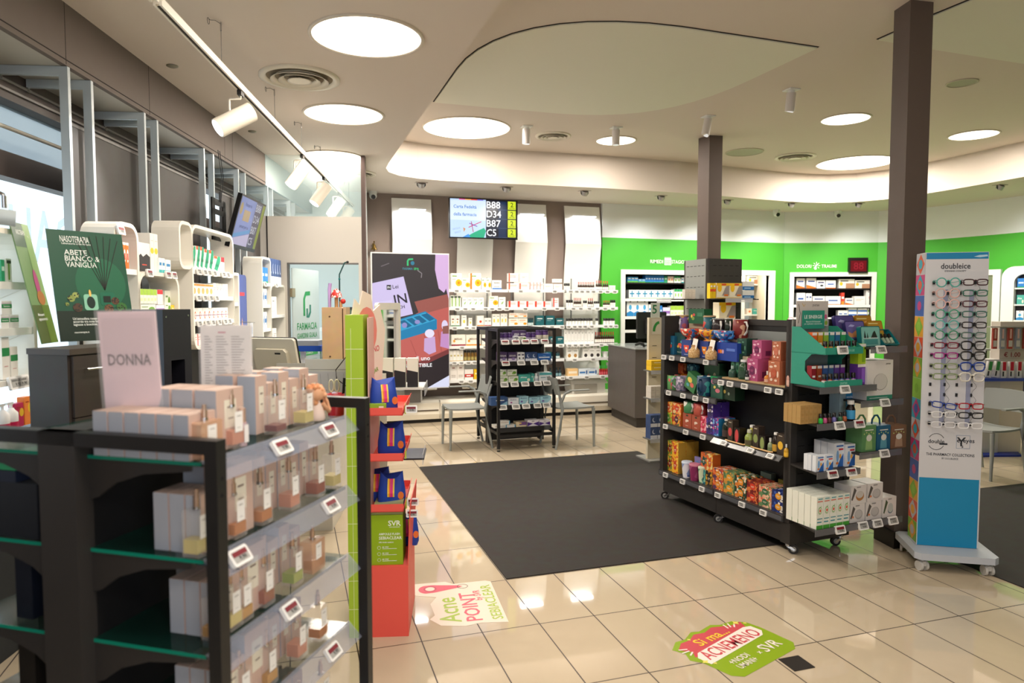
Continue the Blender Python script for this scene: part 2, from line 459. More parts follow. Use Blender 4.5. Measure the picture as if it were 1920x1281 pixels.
# dark panels behind the hanging shelves
PANEL = mat('#4b4745', 0.65, var=0.15, name='grey_wall_panel')
for i, (a, b, w_) in enumerate(((0.12, 0.93, 'nearest'), (0.95, 1.98, 'middle'), (2.42, 3.54, 'farthest'))):
    m = MB(); m.box(a, b, 0.06, 0.08, 0.0, 2.56, PANEL); m.box(a, b, 0.056, 0.06, 2.545, 2.56, mat('#6e6966', 0.5))
    struct(m.build('trim_%d' % (i+3), None, FL.w(0, 0), FLR), w_+' tall grey wall panel behind the hanging shelves')
m = MB(); m.box(-6.8, 0.10, 0.10, 0.40, 0.0, 0.86, mat('#2b2f33', 0.7)); struct(m.build('wall_left', None, FL.w(0, 0), FLR), 'low dark wall under the shop window')
# gallows frames
STEEL = mat('#b2babd', 0.4, 0.1, name='grey_steel_tube')
pr = ['nearest', 'second', 'third', 'fourth', 'fifth', 'sixth']
k = 0
for i, (a, b) in enumerate(((0.03, 0.25), (0.87, 1.05), (1.87, 2.07), (2.69, 2.88), (3.62, 3.80), (4.55, 4.77))):
    for j, s_ in enumerate((a, b)):
        t = thing('shelf_gallows', '%s pair of grey steel shelf brackets under the beam, %s post' % (pr[i], 'nearer' if j == 0 else 'farther'), 'bracket', FL.w(s_, 0), FLR, 'steel brackets under the beam')
        m = MB(); m.box(0, 0.024, 0.0, 0.042, 0.0 if i < 4 else 2.2, 2.808, STEEL); m.build('post', t)
        m = MB(); m.box(0, 0.024, 0.042, 0.33, 2.764, 2.808, STEEL); m.box(0.003, 0.021, 0.325, 0.335, 2.74, 2.815, CHROME); m.build('arm', t)

# ---- partition with a door, glass above, and the room behind it
FP = Frame(*FL.w(3.55, 0)[:2], FLR-PI/2)        # x to the right along the partition, y into the back room
PT = mat('#cfc9bf', 0.6, name='partition_laminate')
m = MB()
m.box(-0.40, 0.205, 0, 0.05, 0, 2.50, PT); m.box(0.205, 0.92, 0, 0.05, 2.02, 2.50, PT); m.box(0.92, 0.955, 0, 0.05, 0, 2.50, PT)
m.box(0.955, 0.995, -0.01, 0.07, 0, 3.12, mat('#55443f', 0.6))
m.box(0.20, 0.215, -0.005, 0.055, 0, 2.03, mat('#6d6a66', 0.5)); m.box(0.20, 0.92, -0.005, 0.055, 2.015, 2.03, mat('#6d6a66', 0.5))
m.box(0.0, 0.012, -0.006, 0, 0, 2.5, mat('#2b2826', 0.5))
struct(m.build('wall_partition', None, FP.w(0, 0), FP.rz), 'pale grey partition with a doorway')
m = MB(); m.box(-0.4, 0.955, 0.02, 0.028, 2.50, 3.12, mat('#dff2f2', 0.02, alpha=0.14, ior=1.06, name='glass_above_partition'))
struct(m.build('window_3', None, FP.w(0, 0), FP.rz), 'clear glass pane above the partition')
e1 = FP.w(0.975, 0.03)
BW = mat('#dfe9e8', 0.6, name='back_room_white')
m = MB(); m.prism([(e1[0]-0.02, e1[1]), (e1[0]+0.02, e1[1]), (-0.17, 5.84), (-0.21, 5.84)], 0, 3.12, BW, axis='z'); struct(m.build('wall_middle'), 'white side wall of the back room')
m = MB(); m.box(-1.6, -0.19, 5.84, 5.90, 0, 3.12, BW); struct(m.build('wall_north'), 'end wall of the back room')
# door leaf with the shop's sign
t = thing('door_leaf', 'open frosted glass door with green pharmacy lettering in the partition doorway', 'door', FP.w(0.235, 0.06), FP.rz+math.radians(78))
m = MB(); m.box(0, 0.66, 0, 0.012, 0.02, 1.98, mat('#c9d3d2', 0.35, name='frosted_glass')); m.build('pane', t)
m = MB()
GR = mat('#2f9a56', 0.5)
m.stroke([(0.27, 1.48), (0.27, 1.66), (0.31, 1.72), (0.42, 1.725)], 0.045, -0.002, GR)
m.stroke([(0.42, 1.60), (0.42, 1.52), (0.38, 1.475), (0.34, 1.47), (0.34, 1.56)], 0.04, -0.002, mat('#2f7a66', 0.5))
m.text('FARMACIA', 0.34, 1.37, -0.002, 0.075, GR, wmax=0.5); m.text('GIARDINI GUALA', 0.34, 1.27, -0.002, 0.055, GR, wmax=0.5)
m.quad(0.10, 0.60, 1.05, 1.15, -0.002, mat('#4fb35f', 0.5)); m.text('ORARI', 0.35, 1.115, -0.003, 0.03, WHITE); m.text('DELLA FARMACIA', 0.35, 1.075, -0.003, 0.022, WHITE)
for z in (1.0, 0.96, 0.92, 0.87, 0.83): m.quad(0.12, 0.58, z, z+0.004, -0.002, mat('#8aa8a0', 0.6))
m.build('lettering', t)
m = MB(); m.cyl((0.58, -0.05, 0.75), (0.58, -0.05, 1.10), 0.012, CHROME, 10); m.cyl((0.58, -0.05, 0.98), (0.58, 0, 0.98), 0.008, CHROME, 8); m.build('handle', t)
for z in (0.3, 1.68):
    m = MB(); m.box(-0.03, 0.04, -0.012, 0.02, z, z+0.09, mat('#b8a98c', 0.4, 0.6)); m.build('hinge', t)

# ---- back wall
m = MB(); m.box(-0.19, 3.32, 5.85, 5.92, 0, 3.12, mat('#8d7c72', 0.7, name='taupe_wall')); struct(m.build('wall_back'), 'taupe back wall')
# ---- green curved wall
GREEN = mat('#4bb234', 0.55, name='green_wall_paint'); UPW = mat('#e8eae8', 0.7, name='upper_wall_white')
def wall_run(m, p0, p1, opening=None, th=0.06):
    """a straight length of wall: green to 2.61, white above, with one optional opening (t0, t1, ztop)"""
    p0 = Vector(p0); p1 = Vector(p1); L_ = (p1-p0).length; d = (p1-p0)/L_; n = Vector((-d.y, d.x))
    def bx(a, b, z0, z1, mt):
        q = [p0+d*a, p0+d*b, p0+d*b+n*th, p0+d*a+n*th]
        m.prism([(v.x, v.y) for v in q], z0, z1, mt, axis='z')
    bx(0, L_, 2.61, 3.12, UPW)
    if opening:
        a, b, zt = opening
        bx(0, a, 0, 2.61, GREEN); bx(b, L_, 0, 2.61, GREEN); bx(a, b, zt, 2.61, GREEN)
    else: bx(0, L_, 0, 2.61, GREEN)
m = MB()
wall_run(m, (3.32, 5.79), (5.2, 5.79), (0.37, 1.62, 2.065))
wall_run(m, (5.2, 5.79), (6.62, 5.79), (0.30, 1.13, 2.075))
N3A = Vector((6.62, 5.785)); N3B = Vector((8.02, 5.23))
N3L = (N3B-N3A).length
wall_run(m, N3A, N3B, (0.16, 1.42, 2.06))
arc = [(8.02, 5.23), (8.22, 5.02), (8.36, 4.75), (8.45, 4.45), (8.52, 4.1), (8.58, 3.7), (8.62, 3.2), (8.66, 2.5), (8.68, 1.0), (8.68, -6.4)]
for a, b in zip(arc[:-1], arc[1:]): wall_run(m, a, b)
struct(m.build('wall_green'), 'curved wall, bright green with a white band above')
m = MB(); m.box(-5, 10, -6.4, -6.33, 0, 3.6, TAUPE); struct(m.build('wall_front'), 'taupe wall behind the viewer')
m = MB(); m.box(-6.4, -2.2, 0.10, 0.16, 0, 2.81, TAUPE); struct(m.build('wall_left', None, FL.w(0, 0), FLR), 'taupe wall before the shop window')

# ---- pillars
PIL = mat('#5f524b', 0.65, name='pillar_paint')
t = MB(); t.prism([(2.605, -0.275), (2.775, -0.29), (2.80, -0.12), (2.645, -0.11)], 0.0, 3.54, PIL, axis='z')
struct(t.build('pillar'), 'thick brown pillar beside the eyeglasses stand')
t = MB(); t.prism([(2.585, -0.295), (2.78, -0.31), (2.81, -0.10), (2.625, -0.09)], 0.0, 0.11, mat('#17130f', 0.4), axis='z')
struct(t.build('baseboard_pillar'), 'black base of the thick pillar')
t = MB(); t.prism([(3.43, 3.17), (3.59, 3.15), (3.60, 3.33), (3.40, 3.35)], 0.0, 3.54, PIL, axis='z')
struct(t.build('pillar'), 'thin brown pillar rising from the dark shelf tower')

# ================================================================== GOODS: prototypes and rows
_P = {}
def carton_mesh(w, d, h, base, patches=(), side=None, top=None):
    """printed carton, base centre at origin, front facing -y; patches in 0..1 of the front"""
    key = (round(w, 3), round(d, 3), round(h, 3), base, tuple(patches), side, top)
    if key in _P: return _P[key]
    m = MB(); B = mat(base, 0.45) if isinstance(base, str) else base
    x0, x1, y0, y1 = -w/2, w/2, -d/2, d/2
    b = min(0.0012, w*0.03)
    v = [(x, y, z) for z in (0, h) for y in (y0, y1) for x in (x0, x1)]
    m.add(v, [(0, 2, 3, 1), (0, 1, 5, 4), (2, 6, 7, 3)], B)
    m.add(v, [(0, 4, 6, 2), (1, 3, 7, 5)], side or B)
    m.add(v, [(4, 5, 7, 6)], top or B)
    m.box(x0+b, x1-b, y0+b, y1-b, h, h+0.0006, top or B)       # lid flap
    for i, p in enumerate(patches):
        y = y0-0.0005*(i+1)
        k = p[0]
        if k == 'r': m.quad(x0+w*p[1], x0+w*p[3], h*p[2], h*p[4], y, p[5] if not isinstance(p[5], str) else mat(p[5], 0.5))
        elif k == 'e': m.ell(x0+w*p[1], h*p[2], w*p[3], h*p[4], y, mat(p[5], 0.5) if isinstance(p[5], str) else p[5], 14)
        elif k == 't': m.text(p[1], x0+w*p[2], h*p[3], y, h*p[4], mat(p[5], 0.5), wmax=w*(p[6] if len(p) > 6 else 0.85))
        elif k == 'p': m.poly([(x0+w*a, h*c) for a, c in p[1]], y, mat(p[2], 0.5))
        elif k == 's': # right side patch r
            m.add([(x1+0.0005, y0+d*a, h*c) for a, c in ((p[1], p[2]), (p[3], p[2]), (p[3], p[4]), (p[1], p[4]))], [(0, 1, 2, 3)], mat(p[5], 0.5))
        elif k == 'l': # left side patch
            m.add([(x0-0.0005, y0+d*a, h*c) for a, c in ((p[3], p[2]), (p[1], p[2]), (p[1], p[4]), (p[3], p[4]))], [(0, 1, 2, 3)], mat(p[5], 0.5))
    me = m.mesh('carton'); _P[key] = me
    return me
def bottle_mesh(r, h, body, cap, label=None, neck=0.45, caph=0.2, shape='bottle', lab=(0.12, 0.5)):
    key = ('b', round(r, 4), round(h, 3), body, cap, label, neck, caph, shape, lab)
    if key in _P: return _P[key]
    m = MB(); hb = h*(1-caph)
    B = body if not isinstance(body, str) else mat(body, 0.25)
    if shape == 'jar': prof = [(r*0.9, 0), (r, r*0.12), (r, hb*0.92), (r*0.86, hb)]; rc = r*0.98
    elif shape == 'tub': prof = [(r*0.82, 0), (r*0.84, 0.002), (r*0.98, hb)]; rc = r*1.04
    else: prof = [(r*0.9, 0), (r, r*0.15), (r, hb*0.68), (r*0.8, hb*0.84), (r*neck, hb*0.93), (r*neck, hb)]; rc = r*neck*1.25
    m.lathe(prof, B, 12)
    m.lathe([(rc, hb), (rc, h*0.985), (rc*0.85, h)], cap if not isinstance(cap, str) else mat(cap, 0.35), 12)
    if label:
        z0, z1 = hb*lab[0], hb*lab[1]
        ra = r*1.012 if shape != 'tub' else r
        m.lathe([(ra, z0), (ra, z1)], mat(label, 0.5) if isinstance(label, str) else label, 12, cap=False)
    me = m.mesh('bottle'); _P[key] = me
    return me
def put(mesh, name, label, cat, loc, rz, group=None):
    o = bpy.data.objects.new(name, mesh); COL.objects.link(o)
    o.location = loc; o.rotation_euler = (0, 0, rz)
    return tag(o, label, cat, group)

# printed designs: name -> (base colour, patches, words for the label, noun)
SUNP = [('e', 0.72, 0.42, 0.30, 0.22, '#f0b323'), ('e', 0.72, 0.42, 0.12, 0.09, '#c98310'), ('r', 0.1, 0.8, 0.55, 0.86, '#7aa53a'), ('r', 0.1, 0.62, 0.45, 0.65, '#999999')]
def lines(c='#8c8c88', zs=(0.75, 0.66, 0.3), x1=0.8): return [('r', 0.15, z, x1, z+0.05, c) for z in zs]
D_ = {
 'sun': ('#f3f1ea', SUNP, 'white carton with a yellow flower'),
 'sun2': ('#f3f1ea', [('r', 0, 0, 0.16, 1, '#e07a24')]+SUNP, 'white and orange carton with a yellow flower'),
 'blueS': ('#f1f3f3', [('r', 0.0, 0.0, 1, 0.2, '#4b7fc0')]+lines(), 'small white carton with a blue foot'),
 'pinkW': ('#f4f1ee', [('r', 0, 0, 0.14, 1, '#e8694f')]+lines('#d88a7c', (0.7, 0.55)), 'white carton with a coral edge'),
 'redstripe': ('#f4f1ee', [('r', 0, 0, 0.22, 1, '#d9412f')]+lines('#c77', (0.7, 0.5)), 'white carton with a red edge'),
 'greenS': ('#eef0e6', [('r', 0.35, 0.1, 0.65, 0.9, '#7cae3c'), ('r', 0.1, 0.8, 0.9, 0.93, '#3c4a3a')], 'narrow white carton with a green stripe'),
 'herbS': ('#f0f1ea', [('p', ((0.3, 0.3), (0.6, 0.35), (0.75, 0.62), (0.45, 0.5)), '#8fb874'), ('r', 0.15, 0.75, 0.7, 0.8, '#909090')], 'white carton with a pale green leaf'),
 'greenfoot': ('#f1f0e9', [('r', 0, 0, 1, 0.12, '#2f7a3f'), ('r', 0.3, 0.6, 0.75, 0.7, '#8a4a3a'), ('e', 0.5, 0.4, 0.14, 0.1, '#cfa84a')], 'white carton with a green foot'),
 'orangefoot': ('#f2efe6', [('r', 0, 0, 1, 0.13, '#df7a2c'), ('e', 0.5, 0.45, 0.18, 0.12, '#c8503a')], 'white carton with an orange foot'),
 'redfoot': ('#f2efe9', [('r', 0, 0, 1, 0.16, '#9c2b35'), ('r', 0.2, 0.6, 0.8, 0.7, '#77706a')], 'low white carton with a dark red foot'),
 'flowS': ('#f3f1e8', [('e', 0.5, 0.45, 0.22, 0.16, '#f0c64a'), ('r', 0.2, 0.78, 0.8, 0.84, '#999')], 'white carton with a small yellow flower'),
 'honey': ('#f4ece0', [('e', 0.75, 0.3, 0.2, 0.16, '#e88f1e'), ('r', 0.12, 0.7, 0.8, 0.8, '#e6a27a'), ('r', 0.12, 0.5, 0.6, 0.56, '#c9c0b4')], 'cream carton with an orange blossom'),
 'teal': ('#1f6068', [('r', 0.12, 0.66, 0.8, 0.76, '#dfe8e6'), ('r', 0.12, 0.5, 0.6, 0.54, '#9fc0c0')], 'dark teal carton'),
 'medA': ('#f1ede2', [('r', 0, 0.0, 1, 0.16, '#8d2130'), ('t', 'MERAK', 0.5, 0.62, 0.16, '#7c5a2c', 0.6), ('e', 0.2, 0.45, 0.08, 0.12, '#e0a33a')], 'cream carton with a dark red foot'),
 'medB': ('#f1ede2', [('r', 0, 0.0, 1, 0.16, '#e58c2a'), ('t', 'MERAK', 0.5, 0.62, 0.16, '#7c5a2c', 0.6), ('e', 0.2, 0.45, 0.08, 0.12, '#e0a33a')], 'cream carton with an orange foot'),
 'whiteS': ('#f2efe6', [('r', 0.2, 0.45, 0.8, 0.6, '#c6b87c'), ('r', 0, 0, 1, 0.08, '#c9a03c')], 'small cream carton'),
 'bigwhite': ('#efeae4', [('r', 0.3, 0.78, 0.7, 0.84, '#8c4a4a'), ('r', 0.2, 0.3, 0.8, 0.34, '#b0a8a0'), ('r', 0.2, 0.2, 0.8, 0.24, '#b0a8a0')], 'tall off-white carton'),
 'redwhite': ('#f3efea', [('r', 0, 0.25, 1, 0.55, '#c8342c'), ('r', 0.2, 0.35, 0.7, 0.45, '#fff')], 'flat carton with a red band'),
 'yellowb': ('#f0c429', [('r', 0.2, 0.5, 0.8, 0.65, '#fff4c0')], 'small yellow carton'),
 'whitered': ('#f4f2ee', [('r', 0.15, 0.62, 0.85, 0.68, '#c9c4c0')]+[('r', 0.15, 0.5, 0.6, 0.54, '#e2a08e')], 'plain white carton'),
 'pouch': ('#f3f3f0', [('r', 0.35, 0.72, 0.65, 0.8, '#aaa'), ('r', 0.2, 0.2, 0.8, 0.24, '#ccc')], 'slim white pouch'),
 'pouchO': ('#eeeee9', [('e', 0.5, 0.2, 0.27, 0.13, '#b98a4a'), ('e', 0.5, 0.8, 0.12, 0.07, '#6a8a5a'), ('r', 0.2, 0.5, 0.8, 0.54, '#9a9a90')], 'white pouch with a tan disc'),
 'pouchD': ('#eeeee9', [('e', 0.5, 0.2, 0.27, 0.13, '#3a3534'), ('e', 0.5, 0.8, 0.12, 0.07, '#6a8a5a'), ('r', 0.2, 0.5, 0.8, 0.54, '#9a9a90')], 'white pouch with a dark disc'),
 'lowO': ('#f0c98e', [('r', 0.1, 0.35, 0.9, 0.65, '#fff2dc')], 'low pale orange carton'),
 'lowB': ('#dfe9f2', [('r', 0.1, 0.35, 0.7, 0.6, '#3f78b8'), ('e', 0.85, 0.5, 0.08, 0.3, '#2f5fa0')], 'low white and blue carton'),
 'purple': ('#4b3a63', [('r', 0.0, 0.0, 1, 0.34, '#d9d3e2'), ('t', 'ZZZQUIL', 0.5, 0.62, 0.16, '#ffffff', 0.8), ('e', 0.6, 0.3, 0.22, 0.14, '#8c7bb0')], 'purple and white sleep-aid carton'),
 'wbox': ('#eceff2', [('r', 0.15, 0.65, 0.85, 0.8, '#4c4666'), ('e', 0.6, 0.35, 0.2, 0.12, '#3a3a3a')], 'white carton with dark print'),
 'night': ('#39507f', [('r', 0, 0, 1, 0.3, '#dfe4ee'), ('e', 0.5, 0.6, 0.24, 0.2, '#cdd8ee'), ('e', 0.6, 0.64, 0.2, 0.17, '#39507f')], 'night-blue carton with a crescent moon'),
 'bluep': ('#2a62ae', [('t', 'oooo', 0.5, 0.72, 0.14, '#8fb8e8', 0.9), ('r', 0.1, 0.4, 0.9, 0.55, '#dfe8f4'), ('t', 'oooo', 0.5, 0.18, 0.14, '#8fb8e8', 0.9)], 'royal blue carton with a dotted pattern'),
 'leaf': ('#eef1e4', [('e', 0.75, 0.5, 0.2, 0.24, '#6da33a'), ('e', 0.62, 0.36, 0.12, 0.14, '#8dbb4d'), ('r', 0.1, 0.7, 0.5, 0.78, '#7d9a6a'), ('r', 0, 0, 1, 0.08, '#a8c27a')], 'white carton with a green leaf'),
 'sleep': ('#4fb0a4', [('t', 'ellisleep', 0.4, 0.62, 0.2, '#ffffff', 0.6), ('e', 0.82, 0.3, 0.13, 0.2, '#e8efd8')], 'turquoise carton with a white flower'),
 'melat': ('#e8eef0', [('r', 0, 0.72, 1, 1, '#5fb3b8'), ('e', 0.78, 0.4, 0.09, 0.2, '#8a3a72'), ('r', 0.1, 0.4, 0.5, 0.5, '#7fa8b0')], 'white and turquoise carton'),
 'metabW': ('#e9edf2', [('t', 'MetaRelax', 0.5, 0.75, 0.17, '#3b4b86', 0.85), ('e', 0.3, 0.35, 0.1, 0.12, '#b05a9a')], 'white relaxation tea carton'),
 'metabC': ('#a9d8e6', [('t', 'MetaRelax', 0.5, 0.78, 0.15, '#2d4b86', 0.85), ('e', 0.25, 0.35, 0.12, 0.12, '#7a68b0'), ('p', ((0.6, 0), (1, 0), (1, 0.6)), '#e9f6fa')], 'pale blue relaxation carton'),
 'metabB': ('#3c5a8c', [('p', ((0.5, 0), (1, 0), (1, 0.5)), '#9ad0e8'), ('r', 0.3, 0.55, 0.8, 0.65, '#ffffff')], 'dark blue and white carton'),
 'smallW': ('#eceae4', [('r', 0.1, 0.55, 0.8, 0.65, '#a0806a'), ('r', 0.9, 0, 1, 1, '#4ba3d0')], 'small white carton with a blue edge'),
 'violet': ('#d9c9a8', [('r', 0.3, 0.35, 1, 1, '#6d4a86'), ('e', 0.4, 0.75, 0.14, 0.12, '#e9c86a')], 'gold and violet carton'),
 'laila': ('#e8e4ea', [('p', ((0, 0), (0.5, 0.42), (0, 0.7)), '#4f2f86'), ('p', ((1, 0), (1, 0.7), (0.5, 0.42)), '#4f2f86'), ('t', 'LAILA', 0.5, 0.8, 0.14, '#555', 0.6)], 'white carton with purple triangles'),
 'bgreen': ('#3f9bd8', [('r', 0, 0, 1, 0.3, '#66b84a'), ('r', 0.1, 0.6, 0.9, 0.8, '#e8f4fb')], 'blue and green carton'),
 'bblue': ('#2f7fd0', [('r', 0.15, 0.45, 0.85, 0.62, '#cfe6f8'), ('r', 0, 0, 1, 0.12, '#1f9a6a')], 'bright blue carton'),
 'gr1': ('#2f9a6a', [('r', 0.1, 0.5, 0.9, 0.7, '#c9ecd8')], 'green carton'),
 'beige1': ('#f2e2d2', [('e', 0.5, 0.5, 0.25, 0.2, '#e0855a')], 'pale beige carton'),
 'greenW': ('#eef6ee', [('r', 0, 0.75, 1, 1, '#2fa860'), ('e', 0.5, 0.4, 0.2, 0.2, '#8cc63f')], 'white and green carton'),
 'tealW': ('#eef4f4', [('r', 0, 0, 1, 0.2, '#35a8a8'), ('r', 0.15, 0.5, 0.85, 0.7, '#3f88c0')], 'white and teal carton'),
 'redW': ('#f4eeee', [('r', 0, 0.7, 1, 1, '#d8303a')], 'white and red carton'),
 'cross': ('#eef3f4', [('r', 0.42, 0.2, 0.58, 0.9, '#2f8fb8'), ('r', 0.15, 0.5, 0.85, 0.65, '#2f8fb8'), ('r', 0, 0, 1, 0.08, '#7ab648')], 'white carton with a blue cross'),
 'drop': ('#f2f6f8', [('p', ((0, 0), (1, 0), (1, 0.22), (0.5, 0.34), (0, 0.22)), '#2f8fd0'), ('e', 0.5, 0.55, 0.2, 0.16, '#4aa8dc'), ('e', 0.5, 0.9, 0.1, 0.04, '#222')], 'tall white carton with a blue wave'),
 'tealwave': ('#eef4f2', [('p', ((0, 0), (1, 0), (1, 0.45), (0, 0.2)), '#2fa0a0')], 'white carton with a teal wave'),
 'violetS': ('#e9e2f2', [('r', 0, 0.3, 1, 0.6, '#9a6ac0')], 'small white and violet carton'),
 'lime': ('#eff4e2', [('r', 0, 0.6, 1, 1, '#a8d048'), ('r', 0.2, 0.2, 0.8, 0.4, '#d8e8b0')], 'white and lime carton'),
 'orangeM': ('#f2efec', [('p', ((0, 0), (1, 0), (1, 0.1), (0, 0.35)), '#e8772a'), ('r', 0.15, 0.6, 0.85, 0.75, '#5a6a9a')], 'white medicine carton with an orange sweep'),
 'blueM': ('#f1f2f4', [('e', 0.5, 0.5, 0.42, 0.34, '#dfe6f2'), ('r', 0.2, 0.45, 0.8, 0.58, '#2f5aa8'), ('r', 0, 0, 1, 0.1, '#e8772a')], 'white medicine carton with a blue word'),
 'photo': ('#ece8e2', [('r', 0.45, 0, 1, 0.55, '#b98a6a'), ('e', 0.15, 0.5, 0.1, 0.2, '#e8b82a'), ('r', 0.1, 0.75, 0.6, 0.85, '#444')], 'white support-belt carton with a photo'),
 'redM': ('#e2483a', [('r', 0.1, 0.5, 0.9, 0.68, '#fff2e8'), ('r', 0, 0, 1, 0.3, '#f0943a')], 'red and orange carton'),
 'stripesM': ('#f2f2f2', [('r', 0, 0.62, 1, 0.8, '#4a78c8'), ('r', 0, 0.2, 1, 0.36, '#4a78c8')], 'white carton with blue stripes'),
 'stripesG': ('#f0f2ea', [('r', 0, 0.62, 1, 0.8, '#6aa84a'), ('r', 0, 0.2, 1, 0.36, '#6aa84a')], 'white carton with green stripes'),
 'gauze': ('#f4f2f0', [('e', 0.3, 0.5, 0.12, 0.12, '#e0a8a0'), ('e', 0.6, 0.45, 0.14, 0.12, '#a8d0d0'), ('r', 0.1, 0.85, 0.9, 0.9, '#888')], 'large white carton with pale figures'),
}
_ROWN = {}
def run(F, off, zb, design, pxl, pxr, n=1, top=None, h=None, depth=0.07, rows=1, where='', grp=None, gap=0.003, back=1, cat='carton', name='medicine_carton', words=None, rz=None):
    """n cartons side by side between two picture columns on plane off of frame F, standing at height zb"""
    base, patches, text = D_[design]
    text = words or text
    xa, xb = F.xz(pxl, zb, off), F.xz(pxr, zb, off)
    if h is None:
        h = (F.hit((pxl+pxr)/2, top, off)[1]-zb)/rows
    wd = (xb-xa)/n
    me = carton_mesh(wd-gap, depth, h-0.001, base, patches)
    tot = n*rows*back
    out = []
    for b in range(back):
        for r_ in range(rows):
            for i in range(n):
                where_ = where if back == 1 else where+', %s row' % ORD[b]
                key = (text, where_); _ROWN.setdefault(key, 0); c = _ROWN[key]; _ROWN[key] += 1
                out.append([put(me, name, None, cat, F.w(xa+wd*(i+0.5), off+depth/2+b*(depth+0.004), zb+r_*h), F.rz, grp), text, where_, c, (b, r_)])
    LAB.extend(out)
    return h
def brun(F, off, zb, pxl, pxr, n, top, text, mesh_args, where='', grp=None, cat='bottle', name='bottle', rfac=0.46, dx=0):
    xa, xb = F.xz(pxl, zb, off), F.xz(pxr, zb, off)
    h = F.hit((pxl+pxr)/2, top, off)[1]-zb
    wd = (xb-xa)/n
    me = bottle_mesh(wd*rfac, h, **mesh_args)
    for i in range(n):
        key = (text, where); _ROWN.setdefault(key, 0); c = _ROWN[key]; _ROWN[key] += 1
        LAB.append([put(me, name, None, cat, F.w(xa+wd*(i+0.5), off+wd*0.5, zb), F.rz+0.3*i, grp), text, where, c, (0, 0)])
LAB = []
def finish_labels():
    """same words on the same shelf: number them along the shelf, or by layer in a stack"""
    for o, text, where, c, (b, r_) in LAB:
        tot = _ROWN[(text, where)]
        if tot == 1: o['label'] = '%s %s' % (text, where)
        elif tot <= 18: o['label'] = '%s, %s of %d %s' % (text, ORD[c], tot, where)
        else: o['label'] = '%s, number %d along, %s' % (text, c+1, where)
        L_ = o['label']
        for a_, b_ in ((' of %d ' % tot, ' '), ('on the ', 'on '), ('on the edge of the', 'on the'), (' with a ', ' with '), ('electronic ', ''), ('on the ', 'on ')):
            if len(L_.split()) > 16: L_ = L_.replace(a_, b_, 1)
        o['label'] = L_

# electronic shelf labels
def esl(F, off, x, z, where, group='electronic price tags', sc=1.0, red=False, tilt=0.25, n=[0]):
    key = ('esl', sc, red, tilt)
    if key not in _P:
        m = MB(); w, h = 0.047*sc, 0.030*sc
        m.M = Matrix.Rotation(-tilt, 4, 'X')
        m.box(-w, w, -0.006, 0.004, -h, h, mat('#ecebe8', 0.4), b=0.006*sc)
        a = m.mesh('price_tag')
        m = MB(); m.M = Matrix.Rotation(-tilt, 4, 'X')
        m.quad(-w*0.78, w*0.78, -h*0.66, h*0.66, -0.0066, mat('#a9a8a4', 0.4))
        if red: m.quad(-w*0.76, w*0.76, h*0.05, h*0.62, -0.0072, mat('#7d2430', 0.4))
        else: m.quad(-w*0.7, w*0.5, h*0.2, h*0.5, -0.0072, mat('#6a6966', 0.4))
        m.text('9,90', w*0.1, -h*0.28, -0.0074, h*0.5, mat('#2d2c2b', 0.4))
        _P[key] = (a, m.mesh('screen'))
    a, b = _P[key]
    o = put(a, 'price_tag', None, 'price tag', F.w(x, off, z), F.rz, group)
    c = bpy.data.objects.new('screen', b); COL.objects.link(c); c.parent = o
    text = ('red and white' if red else 'white') + ' price tag'
    k = (text, where); _ROWN.setdefault(k, 0); c_ = _ROWN[k]; _ROWN[k] += 1
    LAB.append([o, text, where, c_, (0, 0)])
    return o
def esls(F, off, z, pxs, where, py=None, **kw):
    for px in pxs: esl(F, off, F.xz(px, z, off), z, where, **kw)

# ================================================================== BACK WALL FIXTURES
FB = Frame(0, 0, 0)
PAN = mat('#f1eee6', 0.4, name='white_curved_panel')
for i, (a, b) in enumerate(((0.16, 0.71), (1.07, 1.59), (1.93, 2.42), (2.71, 3.28))):
    t = thing('curled_backboard', 'tall white wall panel curling out at the foot, %s from the left' % ORD[i], 'wall panel', ((a+b)/2, 5.84, 0), 0, 'white display panels on the back wall')
    m = MB(); w_ = (b-a)/2
    prof = [(-0.02, 3.06), (-0.07, 2.75), (-0.10, 2.5), (-0.05, 2.2), (-0.015, 1.9), (-0.01, 0.95), (-0.04, 0.72), (-0.12, 0.58), (-0.26, 0.50), (-0.36, 0.44)]
    back = [(y+0.014, z-0.012) for y, z in prof[::-1]]
    back[-1] = (prof[0][0]+0.014, 3.06)
    poly = prof+back
    P2 = [(y, z) for y, z in poly]
    nn = len(prof)
    v = [(-w_, y, z) for y, z in P2]+[(w_, y, z) for y, z in P2]; N_ = len(P2)
    m.add(v, [(k_, k_+1, N_-2-k_, N_-1-k_) for k_ in range(nn-1)]+[(N_+k_+1, N_+k_, 2*N_-1-k_, 2*N_-2-k_) for k_ in range(nn-1)], PAN)
    m.add(v, [(k_, k_+N_, (k_+1) % N_+N_, (k_+1) % N_) for k_ in range(N_)], PAN)
    m.build('panel', t)
    if i != 1:
        m = MB(); m.box(-0.18, 0.18, -0.16, -0.075, 2.90, 2.915, WHITE); m.box(-0.172, 0.172, -0.155, -0.08, 2.893, 2.90, mat('#f4f8ff', 0.4, emit=14.0, name='led_strip')); m.build('light_bar', t)
        lamp('panel_lamp', 'AREA', ((a+b)/2, 5.722, 2.889), 2.5, (0.92, 0.96, 1.0), (0.34, 0.07))
